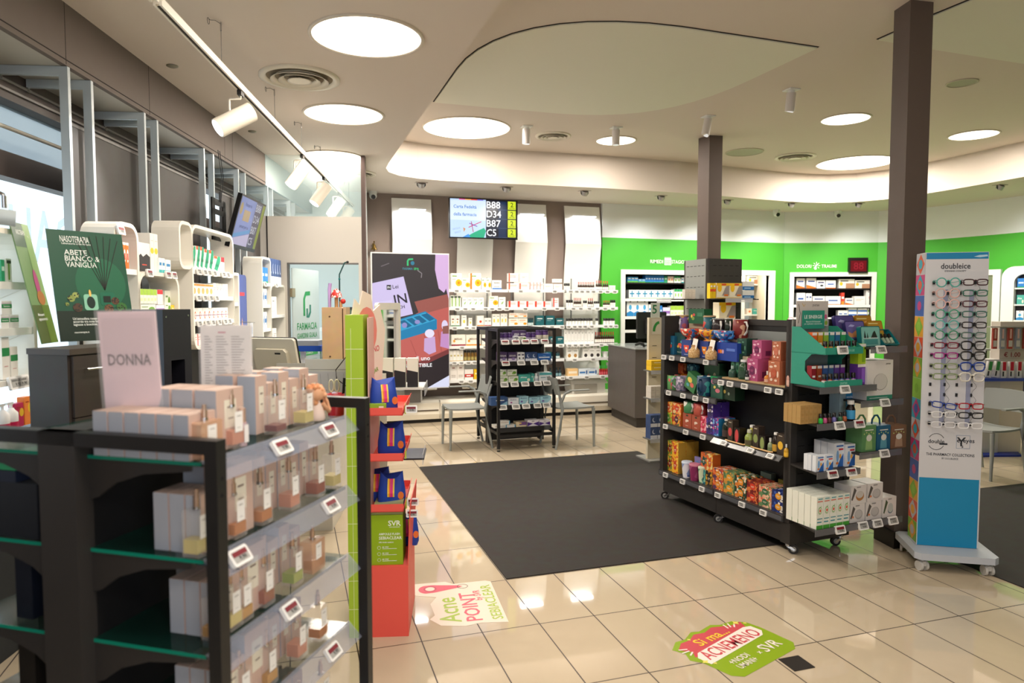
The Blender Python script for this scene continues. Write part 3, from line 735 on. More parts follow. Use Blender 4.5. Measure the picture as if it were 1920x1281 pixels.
# plinth bench
m = MB()
m.prism([(5.36, 0.05), (5.785, 0.05), (5.785, 0.30), (5.40, 0.30), (5.345, 0.27), (5.335, 0.12)], -0.15, 3.62, mat('#eee8da', 0.35), axis='x')
m.box(-0.15, 3.62, 5.40, 5.785, 0.0, 0.05, mat('#1b1715', 0.6))
for x in (0.72, 2.15): m.box(x, x+0.004, 5.332, 5.40, 0.06, 0.302, mat('#8b8478', 0.6))
for a, b in ((-0.13, 0.70), (0.76, 2.12), (2.18, 3.5)): m.box(a, b, 5.330, 5.34, 0.165, 0.18, mat('#55493c', 0.7))
tag(m.build('plinth_bench'), 'long low cream plinth running along the foot of the back wall', 'plinth')
for i, x in enumerate((0.20, 2.93)):
    t = thing('footrest', ['rounded translucent white block on the plinth under the video screen', 'rounded translucent white block on the plinth before the green wall'][i], 'block', (x, 5.45, 0.302), 0)
    m = MB(); m.prism([(0, 0), (0.02, -0.0)]+[(0.24+0.06*math.cos(a), 0.09+0.09*math.sin(a)) for a in [(-PI/2+PI*k/8) for k in range(9)]]+[(0.06, 0.18), (0.02, 0.14)], -0.23, 0.30, mat('#f2f0ea', 0.3), axis='x'); m.build('shell', t)
    m = MB(); m.prism([(-0.012, 0.005), (-0.002, 0.0), (-0.002, 0.13), (-0.012, 0.12)], -0.2, 0.16, mat('#b9b6ad', 0.5), axis='x'); m.build('cover', t)

# ticket TV
def lcd_face(m, x0, x1, z0, z1, y, emit=0.95):
    E = lambda h: mat(h, 0.4, emit=emit)
    w_, h_ = x1-x0, z1-z0
    X = lambda a: x0+w_*a; Z = lambda b: z0+h_*b
    m.quad(X(0), X(0.53), Z(0), Z(1), y, E('#b9d2f2'))
    m.quad(X(0), X(0.53), Z(0.45), Z(0.96), y-0.0004, E('#d2e2f8'))
    for k, c in enumerate(('#e85a9a', '#f0a83a', '#e8443a', '#7a6ad0')): m.quad(X(0.13+0.09*k), X(0.22+0.09*k), Z(0.975), Z(1), y-0.001, E(c))
    m.text('Carta Fedeltà', X(0.05), Z(0.80), y-0.001, h_*0.085, E('#2f72c0'), wmax=w_*0.34, align='l')
    m.text('della farmacia', X(0.05), Z(0.60), y-0.001, h_*0.085, E('#2f72c0'), wmax=w_*0.34, align='l')
    m.poly([(X(0.22), Z(0)), (X(0.50), Z(0)), (X(0.53), Z(0.18)), (X(0.50), Z(0.26)), (X(0.36), Z(0.14))], y-0.001, E('#22a57c'))
    m.poly([(X(0.18), Z(0)), (X(0.30), Z(0)), (X(0.27), Z(0.09))], y-0.0014, E('#3f8fd8'))
    m.poly([(X(0.19), Z(0.26)), (X(0.225), Z(0.22)), (X(0.20), Z(0.13))], y-0.0014, E('#c88a5a'))
    m.stroke([(X(0.27), Z(0.26)), (X(0.46), Z(0.42))], h_*0.02, y-0.0016, E('#c0205a')); m.stroke([(X(0.28), Z(0.37)), (X(0.40), Z(0.29))], h_*0.02, y-0.0018, E('#7a2fa0')); m.stroke([(X(0.31), Z(0.42)), (X(0.34), Z(0.14))], h_*0.02, y-0.002, E('#a83060'))
    m.text('CARTOLA AL', X(0.09), Z(0.22), y-0.001, h_*0.05, E('#8fa8d0'), wmax=w_*0.12, rot=0.25); m.text('BANCO', X(0.11), Z(0.13), y-0.001, h_*0.05, E('#8fa8d0'), wmax=w_*0.09, rot=0.25)
    m.quad(X(0.53), X(1), Z(0), Z(1), y, E('#0b1020'))
    m.quad(X(0.72), X(0.84), Z(0.02), Z(0.97), y-0.0004, E('#0e2748'))
    for k, s_ in enumerate(('B88', 'D34', 'B87', 'C5')):
        zc = 0.875-0.245*k
        m.text(s_, X(0.54), Z(zc), y-0.001, h_*0.185, E('#eef2fa'), wmax=w_*(0.22 if k < 3 else 0.145), align='l')
        m.quad(X(0.862), X(0.985), Z(zc-0.11), Z(zc+0.11), y-0.001, E('#c9d82a'))
        m.text('2', X(0.925), Z(zc+0.02), y-0.0016, h_*0.12, E('#3a4a12')); m.text('Sportello', X(0.925), Z(zc-0.075), y-0.0016, h_*0.03, E('#3a4a12'), wmax=w_*0.09)
        m.quad(X(0.53), X(0.86), Z(zc-0.125), Z(zc-0.12), y-0.001, E('#5a6a8a'))
t = thing('ticket_screen', 'wall screen showing queue numbers B88, D34, B87 and C5', 'screen', (1.31, 5.22, 2.745), 0)
m = MB(); m.box(-0.475, 0.475, 0, 0.05, -0.265, 0.265, mat('#0c0c0e', 0.25)); m.build('case', t)
m = MB(); lcd_face(m, -0.463, 0.463, -0.25, 0.255, -0.001); m.build('display', t)
m = MB(); m.box(-0.15, 0.15, 0.05, 0.09, -0.15, 0.15, BLACK); m.box(-0.03, 0.03, 0.08, 0.60, -0.03, 0.03, BLACK); m.build('bracket', t)

# tall LED video screen
t = thing('video_screen', 'tall video screen with a beauty advert of a blue tray and bottles', 'screen', (0.32, 5.2, 0), 0)
m = MB(); m.box(-0.515, 0.505, 0, 0.06, 0.49, 2.27, mat('#d8d6d4', 0.4)); m.box(-0.09, 0.12, 0.03, 0.06, 0.302, 0.50, mat('#55504c', 0.5)); m.build('case', t)
m = MB(); Ev = lambda h: mat(h, 0.4, emit=0.8)
x0, x1, z0, z1 = -0.50, 0.498, 0.50, 2.255
w_, h_ = x1-x0, z1-z0
X = lambda px: x0+w_*(px-699)/142.0
Zz = lambda py: z1-h_*(py-476)/252.0
def vp(pts, y, c): m.poly([(X(a), Zz(b)) for a, b in pts][::-1], y, Ev(c))
m.quad(x0, x1, z0, z1, -0.001, Ev('#3a3436'))
vp([(699, 634), (841, 552), (841, 660), (745, 690), (699, 712)], -0.0014, '#c0615a')
vp([(776, 565), (841, 550), (841, 575), (785, 590)], -0.0016, '#9c5850')
vp([(699, 712), (841, 662), (841, 728), (699, 728)], -0.0016, '#2b2326')
vp([(720, 705), (841, 655), (841, 664), (720, 716)], -0.002, '#7c3a3a')
vp([(800, 728), (841, 706), (841, 728)], -0.0022, '#d9dcf4')
for k in range(5): vp([(715+k*26, 655-k*9), (717+k*26, 655-k*9), (740+k*22, 690-k*7), (738+k*22, 690-k*7)], -0.0018, '#b05650')
vp([(816, 476), (841, 476), (841, 560), (836, 540), (832, 548), (822, 540), (815, 505)], -0.002, '#d8b4e0')
vp([(699, 531), (756, 518), (773, 588), (738, 596), (699, 604)], -0.002, '#cfc2ea')
m.text('IN', X(750), Zz(560), -0.003, 0.13, Ev('#2a2630'), rot=0.18); m.text('PATCH', X(744), Zz(576), -0.003, 0.045, Ev('#2a2630'), rot=0.15); m.quad(X(725), X(733), Zz(543), Zz(534), -0.0028, Ev('#1f1c24')); m.text('IN', X(729), Zz(538.5), -0.0034, 0.03, Ev('#ffffff')); m.text('Lei', X(741), Zz(537), -0.003, 0.05, Ev('#4a4458'), rot=0.1)
vp([(702, 566), (734, 562), (742, 656), (716, 664), (704, 640)], -0.0026, '#d8cdf2')
m.text('InLei', X(724), Zz(577), -0.0034, 0.03, Ev('#4a4458')); m.stroke([(X(724), Zz(592)), (X(731), Zz(597)), (X(724), Zz(602)), (X(731), Zz(606))], 0.02, -0.0034, Ev('#1d1a22'))
m.text('SHINY BLACK', X(730), Zz(625), -0.0034, 0.03, Ev('#4a4458'), rot=PI/2, wmax=0.22); m.text('EYELASH AND EYEBROW TINT', X(735), Zz(628), -0.0034, 0.016, Ev('#4a4458'), rot=PI/2, wmax=0.22)
vp([(740, 600), (796, 583), (818, 599), (818, 617), (742, 639)], -0.0030, '#1f7fae')
vp([(741, 602), (796, 585), (815, 600), (742, 622)], -0.0034, '#3aa3cf')
for a in (0, 14, 28, 42): vp([(746+a, 602-a*0.29), (757+a, 599-a*0.29), (771+a, 610-a*0.29), (762+a, 614-a*0.29)], -0.0038, '#17658e')
for (cx, cy, rx, ry, c, y_) in ((757, 609, 5, 5, '#8f8fc8', -0.0042), (781, 603, 5, 4, '#8f8fc8', -0.0042), (804, 625, 9, 8, '#e6dff4', -0.0036), (833, 610, 6, 10, '#dfd4f0', -0.0036)):
    m.ell(X(cx), Zz(cy), w_*rx/142, h_*ry/252, y_, Ev(c), 20)
vp([(794, 634), (814, 631), (816, 660), (803, 665), (793, 658)], -0.0034, '#c9a8d4'); vp([(826, 622), (841, 620), (841, 655), (824, 650)], -0.0034, '#c490c4'); vp([(829, 612), (841, 610), (841, 626), (829, 626)], -0.0038, '#8f5a52')
m.stroke([(X(782), Zz(506)), (X(790), Zz(512)), (X(789), Zz(520))], 0.012, -0.003, Ev('#8c8488')); m.stroke([(X(715), Zz(500)), (X(730), Zz(494))], 0.012, -0.003, Ev('#6c6468'))
m.stroke([(X(764), Zz(498)), (X(764), Zz(489)), (X(766), Zz(486)), (X(774), Zz(485.5))], 0.022, -0.003, Ev('#39c47a')); m.ell(X(773), Zz(493), 0.025, 0.027, -0.003, Ev('#2f7f9a'), 16)
m.text('FARMA', X(764), Zz(503.5), -0.003, 0.030, Ev('#4a8c9c')); m.text('SPA', X(780), Zz(503.5), -0.003, 0.030, Ev('#39d47a'))
m.text('Il segreto di uno', X(767), Zz(673), -0.004, 0.058, Ev('#ffffff'), wmax=0.56); m.text('SGUARDO IRRESISTIBILE', X(757), Zz(685), -0.004, 0.048, Ev('#ffffff'), wmax=0.72)
m.build('display', t)

# shelves of the back wall
SH = mat('#e9eceb', 0.35, name='white_glass_shelf')
SHZ = [1.80, 1.555, 1.297, 1.03, 0.822, 0.565]
SN_ = ['top', 'second', 'third', 'fourth', 'fifth', 'lowest']
SX = [(0.85, 1.69, 'left back-wall'), (1.70, 2.53, 'middle back-wall'), (2.56, 3.37, 'right back-wall')]
for j, (a, b, nm) in enumerate(SX):
    for i, z in enumerate(SHZ):
        zz = z+(0.0 if j < 2 else 0.0)
        t = thing('wall_shelf', '%s %s shelf, thin and white with price tags' % (SN_[i], nm), 'shelf', ((a+b)/2, 5.35, zz), 0, 'shelves on the back wall')
        m = MB(); hw = (b-a)/2; m.box(-hw, hw, 0, 0.27, -0.010, 0, SH); m.box(-hw, hw, -0.006, 0, -0.034, 0.006, mat('#eef0f0', 0.3)); m.build('board', t)
        m = MB()
        for x in (-hw*0.62, hw*0.62):
            m = MB(); m.box(x-0.004, x+0.004, 0.05, 0.46, -0.03, -0.011, mat('#9a9c9c', 0.4, 0.5)); m.build('bracket', t)
m = MB()
for x in (1.02, 1.50, 1.87, 2.36, 2.80, 3.25): m.box(x-0.006, x+0.006, 5.74, 5.76, 0.75, 1.98, mat('#8c8e8e', 0.4, 0.5))
tag(m.build('shelf_rail'), 'thin grey upright rails carrying the white back-wall shelves', 'rail')
c6 = lambda X_: 820+X_/4.0
d6 = lambda Y_: 380+Y_/4.0
BACKROWS = [
 (0, 0, [('sun', 103, 183, 1, 530), ('sun', 185, 245, 1, 567), ('sun2', 247, 328, 1, 530), ('sun', 332, 402, 2, 567), ('blueS', 412, 482, 1, 582)]),
 (0, 1, [('greenS', 98, 178, 3, 695), ('herbS', 185, 350, 4, 712), ('sun', 388, 456, 1, 700), ('herbS', 460, 512, 1, 708)]),
 (0, 2, [('greenfoot', 100, 168, 2, 845), ('flowS', 182, 220, 1, 845), ('flowS', 235, 262, 1, 865), ('orangefoot', 298, 350, 1, 848), ('redfoot', 352, 405, 2, 865), ('flowS', 412, 470, 2, 835), ('flowS', 475, 525, 2, 832)]),
 (0, 3, [('medA', 105, 212, 1, 990), ('medB', 215, 326, 1, 990), ('whiteS', 335, 390, 2, 990), ('yellowb', 400, 500, 3, 990)]),
 (0, 4, [('whiteS', 92, 195, 4, 1108)]),
 (0, 5, [('bigwhite', 95, 202, 2, 1218), ('redwhite', 205, 270, 1, 1250), ('yellowb', 275, 312, 1, 1250)]),
 (1, 0, [('pinkW', 534, 612, 1, 605), ('pinkW', 616, 690, 1, 605), ('pinkW', 695, 795, 4, 597), ('whitered', 800, 868, 1, 608), ('whitered', 872, 938, 1, 610)]),
 (1, 1, [('redstripe', 534, 600, 1, 738), ('redstripe', 603, 858, 4, 740), ('redstripe', 868, 910, 1, 715)]),
 (1, 2, [('honey', 538, 675, 2, 868), ('teal', 742, 800, 1, 848), ('teal', 815, 880, 1, 848), ('teal', 892, 948, 1, 868)]),
 (1, 3, [('teal', 845, 948, 2, 1005)]),
 (1, 4, [('teal', 820, 855, 1, 1120)]),
 (2, 3, [('pouch', 950, 1175, 9, 952)]),
 (2, 4, [('pouchO', 968, 1058, 2, 1062), ('pouchD', 1090, 1228, 3, 1062)]),
 (2, 5, [('lowO', 976, 1055, 1, 1245), ('lowB', 1060, 1200, 2, 1245), ('pouch', 1285, 1325, 1, 1200)]),
]
for j, i, items in BACKROWS:
    wh = 'on the %s %s shelf' % (SN_[i], SX[j][2])
    for (d, a, b, n, ty) in items:
        run(FB, 5.37, SHZ[i], d, c6(a), c6(b), n, top=d6(ty), depth=0.09, where=wh, grp='cartons on the back-wall shelves')
run(FB, 5.37, SHZ[0]+0.112, 'pinkW', c6(534), c6(605), 1, top=d6(530), depth=0.08, where='on top of another carton, top middle back-wall shelf', grp='cartons on the back-wall shelves', name='medicine_carton')
run(FB, 5.37, SHZ[0]+0.112, 'whitered', c6(622), c6(684), 1, top=d6(530), depth=0.08, where='stacked second from left, top middle back-wall shelf', grp='cartons on the back-wall shelves')
run(FB, 5.37, SHZ[0]+0.108, 'whitered', c6(874), c6(936), 1, top=d6(572), depth=0.08, where='stacked at the right end, top middle back-wall shelf', grp='cartons on the back-wall shelves')
run(FB, 5.37, SHZ[2]+0.118, 'honey', c6(538), c6(675), 2, top=d6(828), depth=0.08, where='upper layer, third middle back-wall shelf', grp='cartons on the back-wall shelves')
BROWN = dict(body='#3a2015', cap='#c9352c', label='#eeeae2', neck=0.35, caph=0.26)
DJAR = dict(body='#2a2320', cap='#1c1c1c', label='#eeeeea', shape='jar', caph=0.22, lab=(0.05, 0.8))
for (i, a, b, n, ty, text, args) in (
  (0, 952, 996, 3, 605, 'dark jar with a white label', DJAR), (0, 1055, 1180, 10, 595, 'brown dropper bottle with a red cap', BROWN), (0, 1190, 1238, 4, 585, 'brown dropper bottle with a red cap', BROWN), (0, 1242, 1286, 3, 588, 'brown dropper bottle with a red cap', BROWN), (0, 1290, 1338, 4, 622, 'small white jar', dict(body='#dcdcd8', cap='#eeeeee', shape='jar')),
  (1, 968, 1020, 3, 730, 'dark jar with a white label', DJAR), (1, 1024, 1082, 5, 715, 'brown dropper bottle with a red cap', BROWN), (1, 1095, 1126, 2, 735, 'dark jar with a white label', DJAR), (1, 1130, 1172, 3, 718, 'brown dropper bottle with a red cap', BROWN), (1, 1176, 1218, 3, 740, 'dark jar with a white label', DJAR), (1, 1245, 1296, 4, 735, 'brown dropper bottle with a red cap', BROWN), (1, 1298, 1338, 3, 730, 'dark jar with a white label', DJAR),
  (2, 680, 722, 3, 865, 'small teal jar', dict(body='#1f4a52', cap='#15262c', label='#c8d8d8', shape='jar')),
  (2, 968, 1170, 9, 868, 'dark jar with a white label', DJAR), (2, 1190, 1212, 1, 868, 'dark jar with a white label', DJAR), (2, 1248, 1335, 4, 868, 'dark jar with a white label', DJAR),
  (3, 1183, 1330, 9, 970, 'brown dropper bottle with a red cap', BROWN),
  (4, 199, 306, 4, 1108, 'amber jar with a black lid', dict(body='#7a5a28', cap='#1c1c1c', label='#a89858', shape='jar')), (4, 860, 925, 2, 1120, 'small teal jar', dict(body='#1f4a52', cap='#15262c', label='#c8d8d8', shape='jar')), (4, 1245, 1290, 1, 1118, 'white tub', dict(body='#eeeeec', cap='#f4f4f4', shape='tub', caph=0.12)),
  (5, 1216, 1282, 4, 1222, 'small red bottle with a green cap', dict(body='#b8232c', cap='#3fae4a', label='#d8606a', neck=0.5, caph=0.3)), (5, 840, 935, 4, 1235, 'small dark teal bottle', dict(body='#1d3038', cap='#12181a', label='#7aa0a8', neck=0.5, caph=0.25)),
 ):
    j = 0 if b < 520 else 1 if b < 950 else 2
    brun(FB, 5.38, SHZ[i], c6(a), c6(b), n, d6(ty), text, args, 'on the %s %s shelf' % (SN_[i], SX[j][2]), 'bottles and jars on the back-wall shelves')
for i, xs in enumerate(((145, 204, 295, 380, 625, 758, 880, 1000, 1045, 1085, 1128, 1170, 1223, 1275, 1330), (150, 210, 268, 362, 410, 466, 520, 660, 802, 898, 1020, 1075, 1140, 1200, 1258, 1315), (130, 220, 270, 365, 458, 630, 725, 800, 860, 935, 985, 1030, 1070, 1108, 1158, 1262, 1300, 1340), (185, 360, 925, 990, 1035, 1080, 1125, 1230, 1310), (128, 180, 232, 280, 1030, 1168, 1290), (180, 250, 940, 1000, 1120, 1240))):
    for px in xs:
        j = 0 if px < 528 else 1 if px < 945 else 2
        esls(FB, 5.336, SHZ[i]-0.022, [c6(px)], 'on the edge of the %s %s shelf' % (SN_[i], SX[j][2]), sc=0.75, tilt=0.1)

# ================================================================== BLACK DOUBLE-SIDED STANDS
def stand(F, label, shelf_z, board, rail_m, brk=True, rear_z=None, W=0.68, Dp=0.82, H=1.34, name='display_stand', tube=0.03):
    t = thing(name, label, 'display stand', F.w(0, 0), F.rz)
    for x in (0, W-tube):
        for y in (0, Dp-tube):
            m = MB(); m.box(x, x+tube, y, y+tube, 0.03, H, BLACK); p = m.build('post', t)
            m = MB(); m.cyl((x+tube/2, y+tube/2, 0.0), (x+tube/2, y+tube/2, 0.012), 0.018, BLACK, 10); m.cyl((x+tube/2, y+tube/2, 0.01), (x+tube/2, y+tube/2, 0.035), 0.006, CHROME, 8)
            if y == 0 or True: m.build('foot', p)
            if y == 0:
                m = MB()
                for z in (H-0.08, H-0.115): m.cyl((x+tube*0.5, -0.001, z), (x+tube*0.5, 0.0008, z), 0.004, mat('#0a0a0a', 0.9), 8)
                m.build('screw_hole', p)
    for x in (0, W-tube):
        m = MB(); m.box(x, x+tube, tube, Dp-tube, H-tube, H, BLACK); m.build('top_bar', t)
        m = MB(); m.box(x, x+tube, tube, Dp-tube, 0.18, 0.18+tube, BLACK); m.build('bottom_bar', t)
    for y in (0, Dp-tube):
        if name == 'display_stand': m = MB(); m.box(tube, W-tube, y, y+tube, H-tube*0.6, H, BLACK); m.build('top_bar', t)
        m = MB(); m.box(tube, W-tube, y, y+tube, 0.15, 0.15+tube, BLACK); m.build('bottom_bar', t)
    m = MB(); m.box(0.02, W-0.02, 0.365, 0.455, 0.06, H-0.001, mat('#141416', 0.5, name='stand_spine')); m.box(0.0, 0.045, 0.36, 0.46, 0.03, H, DARK); m.box(W-0.045, W, 0.36, 0.46, 0.03, H, DARK); m.build('spine_panel', t)
    for side in (0, 1):
        for z in (shelf_z if side == 0 else (rear_z or shelf_z)):
            y0, y1 = (0.065, 0.36) if side == 0 else (0.46, 0.755)
            m = MB(); m.box(0.035, W-0.035, y0, y1, z-0.008, z, board); s_ = m.build('shelf', t)
            for x in (0.036, W-0.044):
                m = MB()
                if side == 0: pr_ = [(y1, z-0.009), (y0+0.03, z-0.009), (y0+0.03, z-0.022), (y0+0.15, z-0.035), (y1-0.07, z-0.06), (y1-0.02, z-0.095), (y1, z-0.10)]
                else: pr_ = [(y0, z-0.009), (y0, z-0.10), (y0+0.02, z-0.095), (y0+0.07, z-0.06), (y1-0.15, z-0.035), (y1-0.03, z-0.022), (y1-0.03, z-0.009)]
                m.prism(pr_, x, x+0.008, DARK, axis='x'); m.build('bracket', s_)
            if side == 0:
                m = MB(); m.add([(0.03, 0.064, z+0.004), (W-0.03, 0.064, z+0.004), (W-0.03, 0.022, z-0.04), (0.03, 0.022, z-0.04), (0.03, 0.061, z+0.004), (W-0.03, 0.061, z+0.004), (W-0.03, 0.019, z-0.039), (0.03, 0.019, z-0.039)], [(0, 1, 2, 3), (7, 6, 5, 4), (0, 4, 5, 1), (2, 6, 7, 3)], rail_m); m.build('label_strip', s_)
    return t
FM = Frame(0.937, 3.326, 0.02)
MZ = [1.205, 0.975, 0.742, 0.495, 0.245]
stand(FM, 'black double-sided display stand with medicine boxes between two grey chairs', MZ, DARK, BLACK)
c4 = lambda X_: 800+X_/4.27
d4 = lambda Y_: 560+Y_/4.27
MW = ['on the middle stand, top shelf', 'on the middle stand, second shelf', 'on the middle stand, third shelf', 'on the middle stand, fourth shelf', 'on the middle stand, lowest shelf']
MG = 'cartons on the middle black stand'
PJ = dict(body='#4a2f6a', cap='#3a2458', label='#c9bedd', shape='jar', caph=0.2, lab=(0.05, 0.45))
for a, b, n, ty, txt in ((580, 692, 3, 274, 'purple vitamin jar'), (802, 880, 2, 270, 'purple vitamin jar')): brun(FM, 0.09, MZ[0], c4(a), c4(b), n, d4(ty), txt, PJ, MW[0], 'jars on the middle black stand')
brun(FM, 0.09, MZ[0], c4(882), c4(984), 2, d4(250), 'tall purple and white vitamin jar', dict(body='#5a3f7a', cap='#3a2458', label='#e9e2d2', shape='jar', caph=0.18, lab=(0.1, 0.6)), MW[0], 'jars on the middle black stand')
run(FM, 0.09, MZ[0], 'wbox', c4(698), c4(738), 1, top=d4(300), depth=0.05, where=MW[0], grp=MG)
run(FM, 0.09, MZ[0], 'leaf', c4(742), c4(798), 1, top=d4(305), depth=0.05, where=MW[0], grp=MG)
run(FM, 0.15, MZ[0], 'purple', c4(694), c4(798), 2, top=d4(256), depth=0.06, where=MW[0]+', behind', grp=MG)
for i, items in enumerate(([], [('purple', 578, 645, 1, 430), ('purple', 652, 722, 1, 430), ('wbox', 726, 785, 2, 430), ('night', 790, 885, 2, 430), ('bluep', 888, 995, 1, 440)],
    [('leaf', 580, 652, 1, 622), ('leaf', 656, 735, 1, 622), ('sleep', 738, 834, 1, 608), ('sleep', 836, 862, 1, 600), ('melat', 902, 1003, 1, 592)],
    [('metabB', 514, 648, 1, 790), ('metabW', 652, 738, 1, 797), ('metabC', 742, 815, 1, 782), ('metabC', 820, 906, 1, 790), ('metabC', 909, 998, 1, 782)],
    [('smallW', 540, 575, 1, 1015), ('smallW', 576, 640, 1, 1012), ('smallW', 642, 712, 1, 1010), ('violet', 716, 800, 1, 988), ('laila', 806, 898, 1, 972), ('laila', 901, 990, 1, 972)])):
    for (d, a, b, n, ty) in items: run(FM, 0.09, MZ[i], d, c4(a), c4(b), n, top=d4(ty), depth=0.10, where=MW[i], grp=MG)
hh = FM.hit(c4(610), d4(622), 0.09)[1]
run(FM, 0.10, hh+0.001, 'leaf', c4(576), c4(640), 1, top=d4(570), depth=0.08, where=MW[2]+', upper layer', grp=MG)
run(FM, 0.10, hh+0.001, 'leaf', c4(645), c4(722), 1, top=d4(568), depth=0.08, where=MW[2]+', upper layer', grp=MG)
hh = FM.hit(c4(620), d4(1012), 0.09)[1]
run(FM, 0.10, hh+0.001, 'smallW', c4(585), c4(668), 1, top=d4(980), depth=0.08, where=MW[4]+', lying on two others', grp=MG)
brun(FM, 0.09, MZ[2], c4(864), c4(900), 1, d4(600), 'white spray bottle', dict(body='#eef0f2', cap='#eef0f2', label='#c9cdd6', neck=0.5, caph=0.2), MW[2], 'bottles on the middle black stand')
for i, xs in enumerate(((628, 714, 792, 862, 946), (632, 756, 862, 944), (622, 704, 788, 890, 962), (610, 715, 796, 888, 960), (970,))):
    for px in xs[:5]:
        if i == 4: continue
        esls(FM, 0.012, MZ[i]-0.012, [c4(px)], MW[i], sc=0.95, red=(i == 0 or (i == 1 and px == 632)), tilt=0.6)

# ================================================================== GREY CHAIRS
GREY = mat('#8f9390', 0.5, name='grey_plastic')
def make_chair(label, loc, rz, group='grey plastic armchairs'):
    """front of the seat towards -y"""
    t = thing('grey_chair', label, 'chair', loc, rz, group)
    m = MB()
    n = 8; pts = []
    for j in range(n+1):
        for i in range(n+1):
            u = i/n*2-1; v_ = j/n*2-1
            x = 0.215*u*(1-0.06*(v_ > 0)*v_); y = 0.21*v_
            x *= 1-0.04*abs(v_)**6
            z = 0.445+0.012*u*u+0.006*abs(v_)**2
            pts.append((x, y, z))
    top = pts; bot = [(x, y, z-0.018) for x, y, z in pts]
    q = [(j*(n+1)+i, j*(n+1)+i+1, (j+1)*(n+1)+i+1, (j+1)*(n+1)+i) for j in range(n) for i in range(n)]
    m.add(top, q, GREY, True); m.add(bot, [f[::-1] for f in q], GREY, True)
    rim = [i for i in range(n+1)]+[(k+1)*(n+1)+n for k in range(n)]+[n*(n+1)+n-1-k for k in range(n)]+[(n-1-k)*(n+1) for k in range(n-1)]
    NN = len(rim); both = [top[i] for i in rim]+[bot[i] for i in rim]
    m.add(both, [(k+NN, (k+1) % NN+NN, (k+1) % NN, k) for k in range(NN)], GREY)
    m.build('seat', t)
    m = MB(); 
    prof = []
    cols = 9; rows_ = 6; v = []
    for j in range(rows_):
        for i in range(cols):
            u = i/(cols-1)*2-1; z = 0.60+0.19*j/(rows_-1)
            v.append((0.20*u*(1-0.03*j/5), 0.235+0.05*(z-0.6)/0.2-0.03*(u*u)*1.0+0.0, z+0.008*(1-u*u)*(j == rows_-1)))
    q = [(j*cols+i, j*cols+i+1, (j+1)*cols+i+1, (j+1)*cols+i) for j in range(rows_-1) for i in range(cols-1)]
    m.add(v, q, GREY, True); m.add([(x, y+0.014, z) for x, y, z in v], [f[::-1] for f in q], GREY, True)
    rim = [i for i in range(cols)]+[(k+1)*cols+cols-1 for k in range(rows_-1)]+[(rows_-1)*cols+cols-2-k for k in range(cols-1)]+[(rows_-2-k)*cols for k in range(rows_-2)]
    NN = len(rim); both = [v[i] for i in rim]+[(v[i][0], v[i][1]+0.014, v[i][2]) for i in rim]
    m.add(both, [(k+NN, (k+1) % NN+NN, (k+1) % NN, k) for k in range(NN)], GREY)
    m.build('backrest', t)
    for s in (-1, 1):
        m = MB(); m.tube([(s*0.20, -0.20, 0.44), (s*0.205, -0.205, 0.25), (s*0.205, -0.208, 0.0)], [0.020, 0.017, 0.013], GREY, 8); m.build('leg', t)
        m = MB(); m.tube([(s*0.195, 0.265, 0.72), (s*0.20, 0.225, 0.60), (s*0.205, 0.19, 0.45), (s*0.205, 0.22, 0.22), (s*0.205, 0.27, 0.0)], [0.012, 0.015, 0.021, 0.017, 0.013], GREY, 8); m.build('leg', t)
        m = MB(); m.box(s*0.235-0.022, s*0.235+0.022, -0.12, 0.12, 0.645, 0.66, GREY, b=0.004); m.tube([(s*0.235, 0.10, 0.65), (s*0.225, 0.17, 0.62), (s*0.205, 0.205, 0.52)], [0.014, 0.015, 0.016], GREY, 8); m.build('armrest', t)
    return t
make_chair('grey plastic armchair left of the black middle stand, back to the stand', (0.67, 3.745, 0), -PI/2)
make_chair('grey plastic armchair right of the black middle stand, facing away from it', (1.835, 3.47, 0), PI/2+0.08)
make_chair('grey plastic armchair on the far right behind the eyeglasses stand', (5.05, 1.0, 0), -PI/2+0.05)

# ================================================================== GREEN WALL CABINETS
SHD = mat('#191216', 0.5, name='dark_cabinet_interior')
def niche(F, x0, x1, zt, fr, shelves, label, dpt=0.32, boards=True, z0=0.0, name='wall_cabinet', inner=SHD, lit=True):
    """white framed cabinet let into an opening: frame proud of the wall, box behind it"""
    t = thing(name, label, 'cabinet', F.w(0, 0), F.rz)
    m = MB()
    m.box(x0-fr, x1+fr, -0.03, -0.002, zt, zt+fr, WHITE); m.box(x0-fr, x0, -0.03, -0.002, z0, zt, WHITE); m.box(x1, x1+fr, -0.03, -0.002, z0, zt, WHITE)
    m.build('frame', t)
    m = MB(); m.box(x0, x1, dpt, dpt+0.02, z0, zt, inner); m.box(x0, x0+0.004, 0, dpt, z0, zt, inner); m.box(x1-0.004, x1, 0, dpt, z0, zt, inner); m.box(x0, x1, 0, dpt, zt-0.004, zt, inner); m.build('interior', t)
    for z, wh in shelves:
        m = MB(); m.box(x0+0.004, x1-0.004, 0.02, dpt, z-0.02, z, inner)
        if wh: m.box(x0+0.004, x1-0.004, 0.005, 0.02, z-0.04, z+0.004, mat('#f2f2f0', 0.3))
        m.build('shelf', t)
    return t
FN1 = Frame(0, 5.79, 0)
NZ1 = [1.935, 1.685, 1.41, 1.20, 0.98, 0.76]
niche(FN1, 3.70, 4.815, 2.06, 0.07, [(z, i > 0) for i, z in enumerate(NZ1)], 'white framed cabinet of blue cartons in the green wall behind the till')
c7 = lambda X_: 1130+X_/4.0
d7 = lambda Y_: 380+Y_/4.0
NG = 'cartons in the left green-wall cabinet'
NW = ['on the top shelf, left green-wall cabinet', 'on the second shelf, left green-wall cabinet', 'on the third shelf, left green-wall cabinet']
